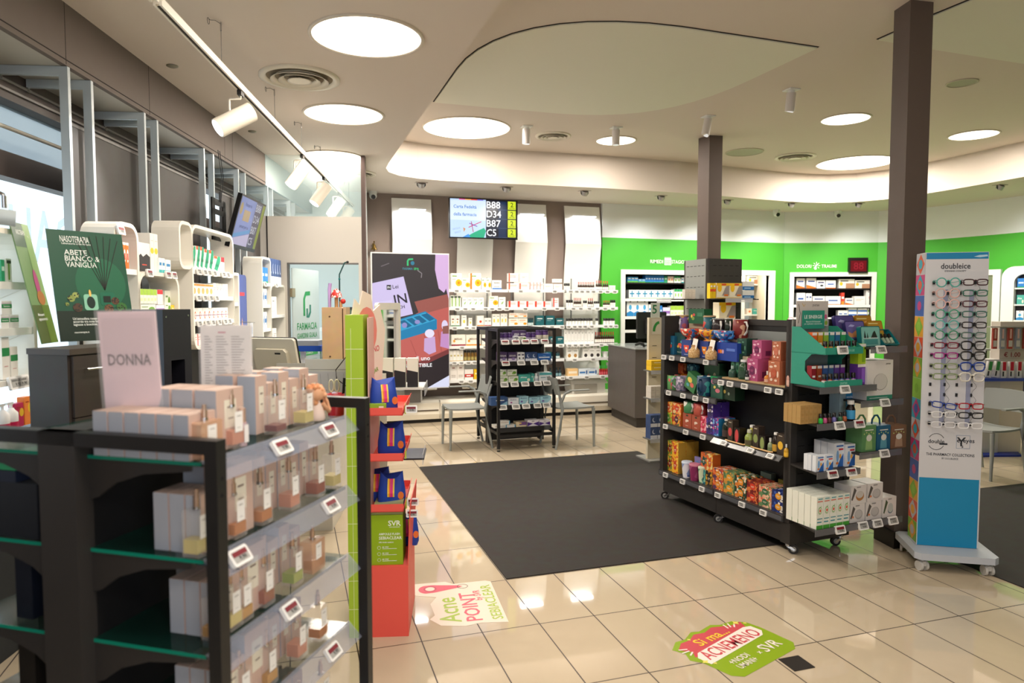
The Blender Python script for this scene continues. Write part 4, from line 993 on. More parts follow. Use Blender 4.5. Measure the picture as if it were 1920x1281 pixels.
for i, d, a, b, n, ty in ((0, 'bgreen', 186, 266, 3, 557), (0, 'bgreen', 268, 320, 2, 572), (0, 'bblue', 320, 460, 7, 545), (0, 'gr1', 461, 485, 1, 551), (0, 'beige1', 488, 530, 2, 552), (0, 'greenW', 536, 584, 2, 552), (0, 'tealW', 590, 638, 3, 560), (0, 'redW', 640, 672, 2, 560),
    (1, 'cross', 196, 530, 7, 655), (1, 'greenW', 536, 600, 3, 650), (2, 'drop', 180, 340, 3, 731), (2, 'tealW', 345, 410, 3, 763), (2, 'bblue', 412, 446, 2, 773), (2, 'violetS', 452, 504, 3, 786), (2, 'lime', 508, 664, 6, 774)):
    run(FN1, 0.05, NZ1[i], d, c7(a), c7(b), n, top=d7(ty), depth=0.10, where=NW[i], grp=NG)
FN2 = Frame(0, 5.79, 0)
# doorway with a store room behind
t = thing('doorway_frame', 'white door frame in the green wall opening onto a store room', 'door frame', (0, 5.79, 0), 0)
m = MB(); m.box(5.43, 5.50, -0.03, 0.08, 0, 2.15, WHITE); m.box(6.33, 6.44, -0.03, 0.08, 0, 2.15, WHITE); m.box(5.50, 6.33, -0.03, 0.08, 2.07, 2.15, WHITE); m.build('frame', t)
CR = mat('#cdbfa8', 0.6)
FST = Frame(0, 6.42, 0)
xa, xb = FST.xz(1396, 1.5), FST.xz(1430, 1.5)
m = MB(); m.box(5.42, 7.6, 1.0, 1.06, 0, 2.3, mat('#dcdcd4', 0.6)); struct(m.build('wall_storeroom', None, (0, 5.87, 0)), 'pale wall of the store room')
m = MB(); m.prism([(6.40, 0.0), (6.46, 0.0), (xb+0.08, 0.9), (xb+0.02, 0.9)], 0, 2.3, CR, axis='z'); m.box(5.40, 5.46, 0.0, 1.0, 0, 2.3, mat('#e6e6e0', 0.6)); struct(m.build('wall_storeroom', None, (0, 5.87, 0)), 'side walls of the store room')
lamp('store_room_lamp', 'AREA', (6.1, 6.2, 2.25), 10, (1, 0.93, 0.82), 0.3)
m = MB(); m.box(5.40, 7.6, 0.0, 1.06, 2.3, 2.33, mat('#e6e6e0', 0.6)); struct(m.build('ceiling', None, (0, 5.87, 0)), 'low ceiling of the store room')
t = thing('storage_rack', 'white store-room shelves seen through the framed doorway', 'shelf unit', (xa, 6.42, 0), 0)
for i, z in enumerate((0.3, 0.75, 1.10, 1.42, 1.95)):
    m = MB(); m.box(0, xb-xa, 0, 0.38, z-0.025, z, WHITE); m.build('shelf', t)
for x in (-0.02, xb-xa): m = MB(); m.box(x, x+0.02, 0, 0.38, 0, 2.2, WHITE); m.build('side_panel', t)
for d, a, b, ty, z in (('beige1', 1401, 1410, 564, 1.42), ('sleep', 1412, 1422, 564, 1.42), ('bblue', 1424, 1428, 565, 1.42), ('night', 1418, 1429, 587, 1.10)):
    run(FST, 0.03, z, d, a, b, 1, h=0.10, depth=0.08, where='on the store-room shelves', grp='cartons in the store room')
run(FST, 0.03, 1.95, 'photo', 1402, 1428, 1, h=0.14, depth=0.1, where='on the highest store-room shelf', words='brown picture box')

FN3 = Frame(N3A.x, N3A.y, math.atan2((N3B-N3A).y, (N3B-N3A).x))
NZ3 = [1.86, 1.585, 1.375, 1.15, 0.9]
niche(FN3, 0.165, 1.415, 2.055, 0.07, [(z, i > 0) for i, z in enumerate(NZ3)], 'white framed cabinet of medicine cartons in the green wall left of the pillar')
c8 = lambda X_: 1470+X_/4.0
NG3 = 'cartons in the right green-wall cabinet'
NW3 = ['on the top shelf, cabinet by the thick pillar', 'on the second shelf, cabinet by the thick pillar', 'on the third shelf, cabinet by the thick pillar']
for i, d, a, b, n, ty in ((0, 'orangeM', 92, 155, 1, 567), (0, 'orangeM', 168, 240, 1, 565), (0, 'wbox', 244, 308, 1, 582), (0, 'blueM', 312, 388, 1, 582), (0, 'photo', 410, 528, 1, 574), (0, 'photo', 532, 648, 1, 582), (0, 'redM', 672, 800, 2, 580),
   (1, 'blueM', 92, 158, 1, 677), (1, 'orangeM', 162, 208, 2, 680), (1, 'orangeM', 214, 306, 1, 702), (1, 'blueM', 310, 424, 1, 702), (1, 'redM', 428, 452, 1, 676), (1, 'orangeM', 458, 520, 1, 716), (1, 'whitered', 526, 610, 1, 702), (1, 'gauze', 614, 718, 1, 656), (1, 'whitered', 722, 800, 1, 672),
   (2, 'orangeM', 92, 150, 1, 800), (2, 'blueM', 405, 478, 2, 808), (2, 'stripesM', 482, 545, 1, 790), (2, 'stripesM', 552, 622, 1, 792), (2, 'stripesG', 626, 702, 1, 792), (2, 'redstripe', 706, 782, 1, 794), (2, 'redM', 786, 802, 1, 800)):
    run(FN3, 0.05, NZ3[i], d, c8(a), c8(b), n, top=d7(ty), depth=0.10, where=NW3[i], grp=NG3)
# wall writing
GW = mat('#f2f6ee', 0.5)
t = thing('wall_lettering', 'white lettering RIMEDI STAGIONALI with a calendar sign on the green wall', 'lettering', (0, 5.786, 0), 0)
m = MB(); xa = FN1.xz(1219, 2.26); xb = FN1.xz(1243, 2.26); m.text('RIMEDI', xa, 2.262, -0.002, 0.055, GW, wmax=xb-xa, align='l'); xa = FN1.xz(1259, 2.26); m.text('STAGIONALI', xa, 2.262, -0.002, 0.055, GW, wmax=0.36, align='l'); m.build('lettering', t)
m = MB(); xa = FN1.xz(1245.5, 2.26); m.quad(xa, xa+0.12, 2.21, 2.315, -0.002, GW)
for k in range(6): m.quad(xa+0.006+k*0.02, xa+0.014+k*0.02, 2.318, 2.332, -0.002, GW)
for a in range(4):
    for b in range(3): m.quad(xa+0.015+a*0.025, xa+0.03+a*0.025, 2.22+b*0.025, 2.238+b*0.025, -0.0025, GREEN)
m.build('calendar_symbol', t)
t = thing('wall_lettering', 'white lettering DOLORI TRAUMI with a joint symbol on the green wall', 'lettering', FN3.w(0, -0.004), FN3.rz)
xa, xb, xc, xd = (FN3.xz(p, 2.22) for p in (1494, 1521, 1540, 1568))
m = MB(); m.text('DOLORI', xa, 2.225, -0.002, 0.055, GW, wmax=xb-xa, align='l'); m.text('TRAUMI', xc, 2.225, -0.002, 0.055, GW, wmax=xd-xc, align='l'); m.build('lettering', t)
m = MB(); xm = (xb+xc)/2
for k in range(8):
    a = k*PI/4; m.stroke([(xm+0.03*math.cos(a), 2.235+0.03*math.sin(a)), (xm+0.062*math.cos(a), 2.235+0.062*math.sin(a))], 0.01, -0.002, GW)
m.stroke([(xm-0.02, 2.17), (xm-0.01, 2.23), (xm+0.02, 2.26)], 0.025, -0.002, GW); m.build('joint_symbol', t)
# red number display
xa = FN3.xz(1607, 2.28)
t = thing('number_display', 'small black-framed red number display on the green wall', 'number display', FN3.w(xa, -0.012, 2.235), FN3.rz)
m = MB(); m.box(-0.15, 0.15, -0.05, 0.01, -0.125, 0.125, mat('#17100f', 0.4)); m.build('case', t)
m = MB(); m.quad(-0.125, 0.125, -0.10, 0.075, -0.051, mat('#8a1422', 0.3, emit=0.5)); m.text('88', 0, -0.012, -0.052, 0.12, mat('#b02838', 0.3, emit=0.6)); m.build('display', t)
t = MB(); t.lathe([(0.0, 0), (0.055, 0), (0.055, 0.004), (0.0, 0.004)], mat('#f2eeee', 0.5), 20, cap=False); t.lathe([(0.044, 0.0045), (0.052, 0.0045)], mat('#d85a5a', 0.5), 20, cap=False)
t.v = [(x, -z, y) for x, y, z in t.v]
tag(t.build('notice_sticker', None, FN3.w(0.125, -0.031, 1.33), FN3.rz), 'small round white and red sticker on the cabinet frame', 'sticker')

# right end of the green wall: mirror door and white rounded cabinet
PR = floor_pt(1838, 502, 2.10); 
FR_ = Frame(8.27, 4.85, -PI/2+0.20)
xm = FR_.xz(1878, 1.5)
t = thing('framed_mirror', 'tall white framed glass door half hidden behind the eyeglasses stand', 'door', FR_.w(xm-0.72, -0.05), FR_.rz)
m = MB(); m.box(0, 0.06, -0.02, 0.03, 0, 2.1, WHITE); m.box(0.62, 0.72, -0.02, 0.03, 0, 2.1, WHITE); m.box(0.06, 0.62, -0.02, 0.03, 2.02, 2.1, WHITE); m.build('frame', t)
m = MB(); m.box(0.06, 0.62, 0.0, 0.01, 0, 2.02, mat('#7f8a6c', 0.12, 0.2, name='green_tinted_glass')); m.build('glass', t)
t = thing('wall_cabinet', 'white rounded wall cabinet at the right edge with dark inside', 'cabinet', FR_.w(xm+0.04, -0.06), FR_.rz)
def rrect(x0, x1, z0, z1, r, n=6):
    P = []
    for cx, cz, a0 in ((x1-r, z0+r, -PI/2), (x1-r, z1-r, 0), (x0+r, z1-r, PI/2), (x0+r, z0+r, PI)):
        P += [(cx+r*math.cos(a0+PI/2*k/n), cz+r*math.sin(a0+PI/2*k/n)) for k in range(n+1)]
    return P
def ring(m, out, inn, y0, y1, mt):
    """frame between two outlines with the same number of points"""
    n = len(out); v = [(a, y0, b) for a, b in out]+[(a, y0, b) for a, b in inn]+[(a, y1, b) for a, b in out]+[(a, y1, b) for a, b in inn]
    f = []
    for i in range(n):
        j = (i+1) % n
        f += [(i, j, j+n, i+n), (i+2*n, i+3*n, j+3*n, j+2*n), (i, i+2*n, j+2*n, j), (i+n, j+n, j+3*n, i+3*n)]
    m.add(v, f, mt)
m = MB(); ring(m, rrect(0, 1.3, 0.0, 2.13, 0.16), rrect(0.16, 1.14, 0.1, 2.02, 0.12), -0.06, 0.0, WHITE); m.build('frame', t)
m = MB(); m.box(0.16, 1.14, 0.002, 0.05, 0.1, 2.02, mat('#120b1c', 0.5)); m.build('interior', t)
for z in (1.83, 1.60, 1.38):
    m = MB(); m.box(0.165, 1.135, -0.05, 0.002, z-0.02, z, WHITE); m.build('shelf', t)
FRC = Frame(*FR_.w(xm+0.04, -0.06)[:2], FR_.rz)
for i, (z, d) in enumerate(((1.83, 'bblue'), (1.60, 'sleep'), (1.38, 'drop'))):
    for k in range(4):
        me = carton_mesh(0.09, 0.03, 0.13, *D_[d][:2])
        LAB.append([put(me, 'medicine_carton', None, 'carton', FRC.w(0.24+0.1*k, -0.03, z), FRC.rz, 'cartons in the rounded cabinet'), D_[d][2], ['on the top shelf', 'on the second shelf', 'on the third shelf'][i]+', rounded cabinet', k, (0, 0)])
        _ROWN[(D_[d][2], ['on the top shelf', 'on the second shelf', 'on the third shelf'][i]+', rounded cabinet')] = 4

# ================================================================== TILL COUNTER before the green wall
FC = Frame(3.03, 4.13, 0.05)
t = thing('till_counter', 'dark grey till counter before the green wall with a monitor on it', 'counter', (0, 0, 0), 0)
P = [(3.035, 4.16), (3.30, 4.12), (3.75, 4.12), (3.75, 5.22), (3.16, 5.22)]
GC = mat('#5b5654', 0.5, var=0.15, name='grey_laminate')
m = MB(); m.prism([(a+0.04, b+0.03) for a, b in P[:2]]+[(3.70, 4.16), (3.70, 5.18), (3.20, 5.18)], 0.0, 0.13, mat('#3b3735', 0.6), axis='z'); m.build('plinth', t)
m = MB(); m.prism(P, 0.13, 1.02, GC, axis='z'); m.build('body', t)
m = MB(); m.prism([(3.02, 4.14), (3.30, 4.10), (3.77, 4.10), (3.77, 5.24), (3.145, 5.24)], 1.02, 1.035, mat('#9fa5a4', 0.15), axis='z'); m.build('counter_top', t)
t = thing('monitor', 'black monitor seen from behind on the grey till counter', 'monitor', (3.52, 4.62, 1.036), 0.12)
m = MB(); m.box(-0.24, 0.24, -0.012, 0.02, 0.10, 0.46, mat('#1b1a1b', 0.4), b=0.012); m.box(-0.12, 0.12, -0.03, -0.012, 0.16, 0.36, mat('#232224', 0.5), b=0.01); m.build('case', t)
m = MB(); m.cyl((0, 0.01, 0.005), (0, 0.01, 0.14), 0.02, BLACK); m.box(-0.11, 0.11, -0.07, 0.09, 0, 0.008, BLACK); m.build('stand', t)
t = thing('card_reader', 'black barcode scanner lying on the grey till counter', 'scanner', (3.22, 4.40, 1.036), 0.3)
m = MB(); m.tube([(-0.07, 0, 0.03), (0, 0, 0.05), (0.07, 0, 0.035), (0.09, 0, 0.0)], [0.015, 0.022, 0.02, 0.018], BLACK, 10); m.build('body', t)
m = MB(); m.tube([(-0.07, 0, 0.02), (-0.11, -0.02, 0.006), (-0.14, -0.12, 0.004), (-0.10, -0.20, 0.002)], 0.002, mat('#2a2a2a', 0.5), 5); m.build('cable', t)
FCt = Frame(3.40, 4.28, -0.1)
t = thing('leaflet_holder', 'clear leaflet holder with green and white leaflets on the till counter', 'leaflet holder', FCt.w(0, 0, 1.036), -0.12)
m = MB(); m.box(-0.075, 0.075, -0.005, 0.06, 0, 0.006, CLEAR); m.box(-0.075, 0.075, -0.008, -0.005, 0, 0.06, CLEAR); m.box(-0.075, -0.072, -0.005, 0.06, 0, 0.14, CLEAR); m.box(0.072, 0.075, -0.005, 0.06, 0, 0.14, CLEAR); m.build('holder', t)
for k, (h_, c) in enumerate(((0.20, '#f1eee6'), (0.245, '#e9e6e0'), (0.285, '#e0dcd4'))):
    m = MB(); m.M = Matrix.Translation((0, 0.004+0.018*k, 0.008)) @ Matrix.Rotation(-0.16, 4, 'X')
    m.box(-0.065, 0.065, 0, 0.002, 0, h_, c)
    if k == 0:
        m.quad(-0.065, 0.065, 0.13, 0.17, -0.0005, mat('#4f9a4a', 0.5)); m.ell(0.0, 0.175, 0.05, 0.02, -0.001, mat('#c98a5a', 0.5)); m.quad(0.01, 0.05, 0.05, 0.1, -0.0008, mat('#3f9a4f', 0.5)); m.quad(-0.055, -0.01, 0.10, 0.105, -0.0008, mat('#777', 0.5)); m.quad(-0.055, -0.01, 0.08, 0.085, -0.0008, mat('#777', 0.5))
    m.build('leaflet', t)

# ================================================================== SHELF TOWER round the thin pillar
t = thing('shelf_tower', 'dark slotted shelf tower clad round the thin pillar', 'shelf unit', (3.40, 3.12, 0), 0)
m = MB(); m.box(0.02, 0.46, 0.0, 0.03, 0.1, 2.13, DARK)
for z in (2.05, 1.93, 1.80, 1.68, 1.56, 1.44):
    for k in range(5): m.box(0.07+k*0.075, 0.115+k*0.075, -0.0008, 0.001, z, z+0.005, mat('#050505', 0.9))
m.build('front_panel', t)
m = MB(); m.prism([(0.0, 0.01), (0.02, 0.0), (0.02, 0.5), (0.0, 0.5)], 0.1, 2.13, mat('#3a3533', 0.5), axis='z'); m.build('corner_post', t)
m = MB(); m.box(-0.008, 0.0, 0.03, 0.46, 0.1, 2.13, mat('#8d908c', 0.5))
for z in (2.05, 1.93, 1.80, 1.55):
    for k in range(5): m.box(-0.009, -0.0075, 0.06+k*0.08, 0.11+k*0.08, z, z+0.006, mat('#202020', 0.9))
m.build('side_panel', t)
for z in (1.67, 1.38): 
    m = MB(); m.box(0.04, 0.46, -0.26, -0.001, z-0.012, z, DARK); m.box(0.06, 0.42, -0.268, -0.262, z-0.045, z+0.004, CLEAR); m.build('shelf', t)
m = MB(); m.box(-0.42, -0.009, 0.05, 0.42, 1.655, 1.667, DARK); m.box(-0.428, -0.422, 0.08, 0.40, 1.62, 1.67, CLEAR); m.build('shelf', t)
m = MB(); m.box(0.465, 0.72, 0.02, 0.30, 1.655, 1.667, DARK); m.build('shelf', t)
FTW = Frame(3.40, 3.12, 0)
D_['band'] = ('#f0e6cc', [('r', 0, 0.82, 1, 1, '#f0c020'), ('e', 0.25, 0.68, 0.17, 0.26, '#f0c020'), ('r', 0.4, 0.86, 0.75, 0.97, '#d8502a'), ('p', ((0.45, 0.2), (1, 0.2), (1, 0.85), (0.75, 0.8)), '#9a8f8c'), ('r', 0.6, 0.15, 0.92, 0.27, '#e07830'), ('r', 0, 0, 1, 0.06, '#c8a838')], 'yellow and white carton')
D_['bandS'] = ('#f0c822', [('r', 0, 0.45, 1, 0.62, '#e0552a'), ('r', 0.2, 0.75, 0.8, 0.85, '#ffffff')], 'narrow yellow carton')
D_['bluwh'] = ('#d8d8d6', [('r', 0, 0, 1, 0.42, '#1f66a8'), ('r', 0.15, 0.15, 0.7, 0.28, '#9fc0e0')], 'grey and blue box')
D_['plainw'] = ('#ddd6cc', [('r', 0.1, 0.3, 0.7, 0.35, '#b5aca0')], 'small plain cream box')
TW = 'on the tower shelf'
run(FTW, -0.24, 1.67, 'bandS', 1331, 1342, 2, top=531, depth=0.06, where='at the left end of the tower shelf', grp='cartons on the shelf tower')
run(FTW, -0.24, 1.67, 'band', 1343, 1391, 2, top=531, depth=0.16, where='on the upper tower shelf', grp='cartons on the shelf tower')
FT2 = Frame(3.86, 3.14, 0)
for k in (0, 1):
    run(FT2, 0.03, 1.668+k*0.105, 'bluwh', 1392, 1414, 1, h=0.10, depth=0.14, where=['under another one at the right of the tower', 'on top of another one at the right of the tower'][k], grp='cartons on the shelf tower')
run(FTW, -0.24, 1.38, 'band', 1336, 1390, 2, h=0.04, depth=0.14, where='lying on the lower tower shelf', grp='cartons on the shelf tower', words='flat yellow and white carton')
run(FTW, -0.22, 1.421, 'band', 1348, 1379, 1, top=567, depth=0.12, where='standing on the flat ones of the lower tower shelf', grp='cartons on the shelf tower')
for b in range(2):
    run(FTW, 0.10+b*0.12, 1.668, 'plainw', 1284-b*0, 1304, 3, h=0.055, depth=0.06, rows=2, where='in the small stack left of the tower', grp='small cream boxes left of the tower') if b == 0 else None
# cream narrow stand left of the tea shelving, with the number 5
F5 = Frame(2.62, 2.46, 0)
xa, xb = F5.xz(1216, 0.9), F5.xz(1240, 0.9)
t = thing('slotted_stand', 'cream slotted display stand with a green number 5, behind the tea shelving', 'display stand', (2.62+xa, 2.46, 0), 0)
m = MB(); m.box(0, xb-xa+0.1, 0, 0.04, 0.02, 1.47, mat('#d8cfb8', 0.5))
for z in (1.18, 1.06, 0.86, 0.60): m.box(0.04, 0.09, -0.001, 0.001, z, z+0.006, mat('#4a4438', 0.8))
m.build('panel', t)
m = MB(); m.box(-0.03, 0.15, -0.1, 0.2, 0, 0.02, mat('#8a8a86', 0.5)); m.build('base', t)
m = MB(); m.quad(0.02, 0.12, 1.47, 1.62, -0.002, mat('#dfe8dc', 0.5)); m.box(0.02, 0.12, 0, 0.004, 1.47, 1.62, '#dfe8dc'); m.text('5', 0.06, 1.555, -0.003, 0.09, mat('#1f7a46', 0.5)); m.build('number_sign', t)
m = MB(); m.quad(0.03, 0.15, 1.30, 1.46, -0.002, mat('#ded8c6', 0.5)); m.stroke([(0.055+0.06-0.06*math.cos(a), 1.33+0.09*math.sin(a)) for a in [PI/2*k/8 for k in range(9)]], 0.028, -0.003, mat('#3a9a4a', 0.5)); m.build('green_arc', t)
for i, (z, d, hh, nn) in enumerate(((0.945, 'yellowb', 0.05, 1), (0.665, 'plainw', 0.06, 3), (0.255, 'night', 0.12, 2))):
    m = MB(); m.box(-0.06, 0.13, -0.16, -0.001, z-0.012, z, mat('#6a6a68', 0.4)); m.box(-0.06, 0.13, -0.168, -0.162, z-0.035, z+0.004, CLEAR); m.build('shelf', t)
    FS5 = Frame(2.62+xa, 2.46, 0)
    for r_ in range(2):
        for k in range(nn):
            me = carton_mesh(0.16/nn-0.004, 0.1, hh-0.002, *D_[d][:2])
            w_ = ['on the top', 'on the middle', 'on the lowest'][i]+' shelf of the cream stand, '+['lower', 'upper'][r_]+' layer'
            LAB.append([put(me, 'medicine_carton', None, 'carton', FS5.w(-0.05+0.16/nn*(k+0.5), -0.09, z+r_*hh), 0, 'cartons on the cream stand'), D_[d][2], w_, k, (0, 0)]); _ROWN[(D_[d][2], w_)] = nn

# ================================================================== TEA AND MUG SHELVING (wheeled gondola)
G = Frame(1.84, -0.17, -PI/2+0.09)             # x towards the viewer, y into the unit; x from -1.40 to 0
GE = Frame(1.84, -0.17, 0.09)                  # end cap: x to the right
GON = mat('#2f2c2a', 0.5, name='gondola_steel')
t = thing('wheeled_gondola', 'long black wheeled gondola shelving full of mugs, tea boxes and oils', 'shelving', G.w(0, 0), G.rz)
m = MB(); m.box(-1.36, -0.01, 0.235, 0.265, 0.06, 1.50, mat('#171616', 0.55, name='gondola_back'))
for z in (1.41,): m.box(-0.66, -0.05, 0.229, 0.235, z-0.06, z+0.01, mat('#8f9390', 0.35, 0.4))
m.build('back_panel', t)
for x in (-1.40, -0.045):
    m = MB(); m.box(x, x+0.045, 0.0, 0.5, 0.22, 1.515, GON)
    m.build('end_panel', t)
m = MB(); m.box(-1.36, -0.045, 0.23, 0.27, 1.46, 1.50, GON); m.build('top_bar', t)
m = MB(); m.quad(-0.19, -0.05, 1.43, 1.465, 0.228, mat('#e9e6dd', 0.5)); m.box(-0.19, -0.05, 0.2285, 0.23, 1.43, 1.465, '#e9e6dd'); m.text('Profumatori per ambienti', -0.12, 1.447, 0.2275, 0.014, mat('#333', 0.5), wmax=0.125); m.build('header_strip', t, label='white strip printed with dark italic words')
m = MB()
for a, b in ((-1.37, -0.712), (-0.708, -0.03)): m.box(a, b, 0.015, 0.5, 0.07, 0.235, GON)
m.build('plinth', t)
GZ = dict(a=1.20, b=0.915, w=1.075, c=0.635, d=0.245)
def gshelf(x0, x1, z, y0=0.02, flat=False, ang=False):
    m = MB(); m.box(x0, x1, y0, 0.235, z-0.012, z, GON); s_ = m.build('shelf', t)
    m = MB()
    if ang: m.add([(x0, y0-0.035, z-0.028), (x1, y0-0.035, z-0.028), (x1, y0, z+0.004), (x0, y0, z+0.004), (x0, y0-0.035, z-0.033), (x1, y0-0.035, z-0.033), (x1, y0, z-0.012), (x0, y0, z-0.012)], [(0, 1, 2, 3), (4, 7, 6, 5), (0, 4, 5, 1), (0, 3, 7, 4), (1, 5, 6, 2)], mat('#3b3a3b', 0.25))
    else:
        m.box(x0, x1, y0-0.012, y0-0.001, z-0.04, z+0.004, mat('#3b3a3b', 0.25)); m.box(x0+0.01, x1-0.01, y0-0.0145, y0-0.012, z-0.034, z-0.004, mat('#55565a', 0.2))
    m.build('label_rail', s_)
gshelf(-1.395, -0.72, GZ['a']); gshelf(-1.395, -0.72, GZ['b']); gshelf(-1.395, -0.71, GZ['c']); gshelf(-1.395, -0.71, GZ['d'], 0.0)
gshelf(-0.705, -0.03, GZ['w'], -0.03); gshelf(-0.705, -0.03, GZ['c'], -0.02, ang=True); gshelf(-0.705, -0.03, GZ['d'], 0.0)
# end cap
m = MB(); m.M = Matrix.Rotation(0, 4, 'Z')
def gbuild(m, name, parent=t, frame=GE):
    """parts given in end-cap axes, hung on the gondola"""
    R = Matrix.Translation(Vector(frame.w(0, 0))) @ Matrix.Rotation(frame.rz, 4, 'Z')
    Ri = (Matrix.Translation(Vector(G.w(0, 0))) @ Matrix.Rotation(G.rz, 4, 'Z')).inverted() @ R
    m.v = [tuple(Ri @ Vector(p)) for p in m.v]
    return m.build(name, parent)
m = MB(); m.box(0.05, 0.50, -0.004, 0.012, 0.10, 1.49, mat('#1a1918', 0.55))
for z in (1.40, 1.28, 1.03, 0.93, 0.80, 0.70, 0.52, 0.42):
    for k in range(5): m.box(0.07+k*0.085, 0.12+k*0.085, -0.0055, -0.004, z, z+0.005, mat('#050505', 0.9))
gbuild(m, 'end_back_panel')
for x in (0.0, 0.47):
    m = MB(); m.box(x, x+0.05, -0.012, 0.03, 0.20, 1.515, GON); gbuild(m, 'end_post')
m = MB(); m.box(0.0, 0.52, -0.02, 0.06, 0.07, 0.21, GON); gbuild(m, 'end_plinth')
EZ = dict(d=0.250, l1=0.600, l2=0.893, l3=1.112, r1=0.690, r2=1.012, r3=1.345)
def eshelf(x0, x1, z, y0=-0.275, gl=True, taper=0.06, left_in=0.0):
    m = MB()
    m.prism([(x0, y0), (x1, y0), (x1-left_in, -0.006), (x0+taper, -0.006)], z-0.012, z, GON, axis='z'); s_ = gbuild(m, 'shelf')
    m = MB(); m.box(x0, x1, y0-0.006, y0-0.002, z-0.036, z+0.004, mat('#6a6a6e', 0.15, alpha=0.75)); o = gbuild(m, 'label_rail'); o.parent = s_
for k, (a, b) in dict(l1=(-0.057, 0.30), l2=(-0.065, 0.33), l3=(-0.05, 0.42)).items(): eshelf(a, b, EZ[k])
for k, (a, b) in dict(r1=(0.29, 0.66), r2=(0.29, 0.66), r3=(0.36, 0.68)).items(): eshelf(a, b, EZ[k], taper=0.02, left_in=0.16)
eshelf(-0.06, 0.685, EZ['d'], left_in=0.17)
# castors
def castor(x, y, frame, rz, dark=True):
    m = MB(); R = 0.032
    m.cyl((0, 0, 0.062), (0, 0, 0.075), 0.022, CHROME, 12); m.cyl((0, 0, 0.05), (0, 0, 0.063), 0.012, CHROME, 10)
    for s in (-1, 1): m.prism([(-0.016, 0.05), (0.016, 0.05), (0.042, 0.03), (0.032, 0.022)][::-1], s*0.014-0.0015, s*0.014+0.0015, CHROME)
    m.cyl((0.03, -0.011, R), (0.03, 0.011, R), R, mat('#232120', 0.5), 18); m.cyl((0.03, -0.0125, R), (0.03, 0.0125, R), R*0.55, mat('#9c9c98', 0.4), 14)
    p = frame.w(x, y)
    Rl = Matrix.Translation(Vector(p)) @ Matrix.Rotation(rz, 4, 'Z')
    Ri = (Matrix.Translation(Vector(G.w(0, 0))) @ Matrix.Rotation(G.rz, 4, 'Z')).inverted() @ Rl
    m.v = [tuple(Ri @ Vector(q)) for q in m.v]
    m.build('castor', t)
castor(-1.34, 0.05, G, 2.4); castor(-0.68, 0.05, G, 2.6); castor(-0.02, 0.03, G, -0.5); castor(0.46, 0.0, GE, 2.9); castor(-1.34, 0.45, G, 0.5); castor(-0.68, 0.45, G, 0.5)

GG = 'goods on the tea gondola'
W1 = 'on the top left tea shelf'; W4 = 'on the third tea shelf'; W5 = 'on the lowest tea shelf'
ca = lambda X_: 1220+X_/6.404
da = lambda Y_: 560+Y_/6.404
cb = lambda X_: 1220+X_/6.857
db = lambda Y_: 740+Y_/6.857
cc = lambda X_: 1220+X_/4.93
dc = lambda Y_: 780+Y_/4.93
def gx(px, z, off): return G.xz(px, z, off)
def gbox(px0, px1, ytop, z, off, depth, base, patches, text, where, side=None, z0=None, grp='tea and mug boxes', h=None, rz=0, name='gift_box', cat='box'):
    xa, xb = gx(px0, z, off), gx(px1, z, off)
    if h is None: h = G.hit((px0+px1)/2, ytop, off)[1]-z
    me = carton_mesh(xb-xa-0.002, depth, h, base, patches, side)
    o = put(me, name, '%s %s' % (text, where), cat, G.w((xa+xb)/2, off+depth/2, z), G.rz+rz, grp)
    return o, h
FL1 = [('e', 0.5, 0.45, 0.18, 0.10, '#e8604a'), ('e', 0.35, 0.38, 0.1, 0.06, '#e8b84a'), ('e', 0.65, 0.6, 0.09, 0.06, '#4fa0b8'), ('e', 0.6, 0.35, 0.08, 0.05, '#e08aa0'), ('t', 'TEA & CUP', 0.5, 0.13, 0.05, '#cfd8d0', 0.5)]
# mugs, tumblers, bowls
def mug(x, y, z, r, h, frame, m1, label, grp='mugs on the tea gondola', handle=0.0, hm=None, rim=None, foot=False, bowl=False, lid=None, sp=None):
    o = thing('mug' if not bowl else 'footed_cup', label, 'mug' if not bowl else 'cup', frame.w(x, y, z), frame.rz, grp)
    m = MB()
    if bowl: prof = [(r*0.55, 0), (r*0.58, h*0.04), (r*0.38, h*0.12), (r*0.42, h*0.2), (r*0.78, h*0.42), (r*0.95, h*0.7), (r, h), (r*0.95, h), (r*0.88, h*0.7), (r*0.5, h*0.35), (0.001, h*0.3)]
    else: prof = [(r*0.86, 0), (r*0.97, h*0.05), (r, h*0.5), (r*0.98, h), (r*0.90, h), (r*0.9, h*0.12), (0.001, h*0.1)]
    m.lathe(prof, m1, 20, cap=False); m.lathe([(0.001, 0.0), (prof[0][0], 0.0)], m1, 20, cap=False); m.build('body', o)
    if rim:
        m = MB(); m.lathe([(r*0.99, h*0.985), (r*1.0, h*1.005), (r*0.9, h*1.005)], rim, 20, cap=False); m.build('rim', o)
    if handle is not None:
        m = MB(); ca_, sa_ = math.cos(handle), math.sin(handle)
        k = 0.62 if bowl else 0.5
        pts = [(r*0.95, h*0.85), (r*1.35, h*0.86), (r*1.62, h*0.66), (r*1.5, h*0.38), (r*1.1, h*0.22), (r*0.85, h*0.2)] if not bowl else [(r*0.95, h*0.88), (r*1.3, h*0.86), (r*1.42, h*0.62), (r*1.2, h*0.40), (r*0.75, h*0.36)]
        m.tube([(a*ca_, a*sa_, b) for a, b in pts], r*0.13, hm or m1, 8); m.build('handle', o)
    if lid:
        m = MB(); m.lathe([(r*1.02, h), (r*1.03, h*1.05), (r*0.95, h*1.08)], lid, 20); m.build('lid', o)
    return o
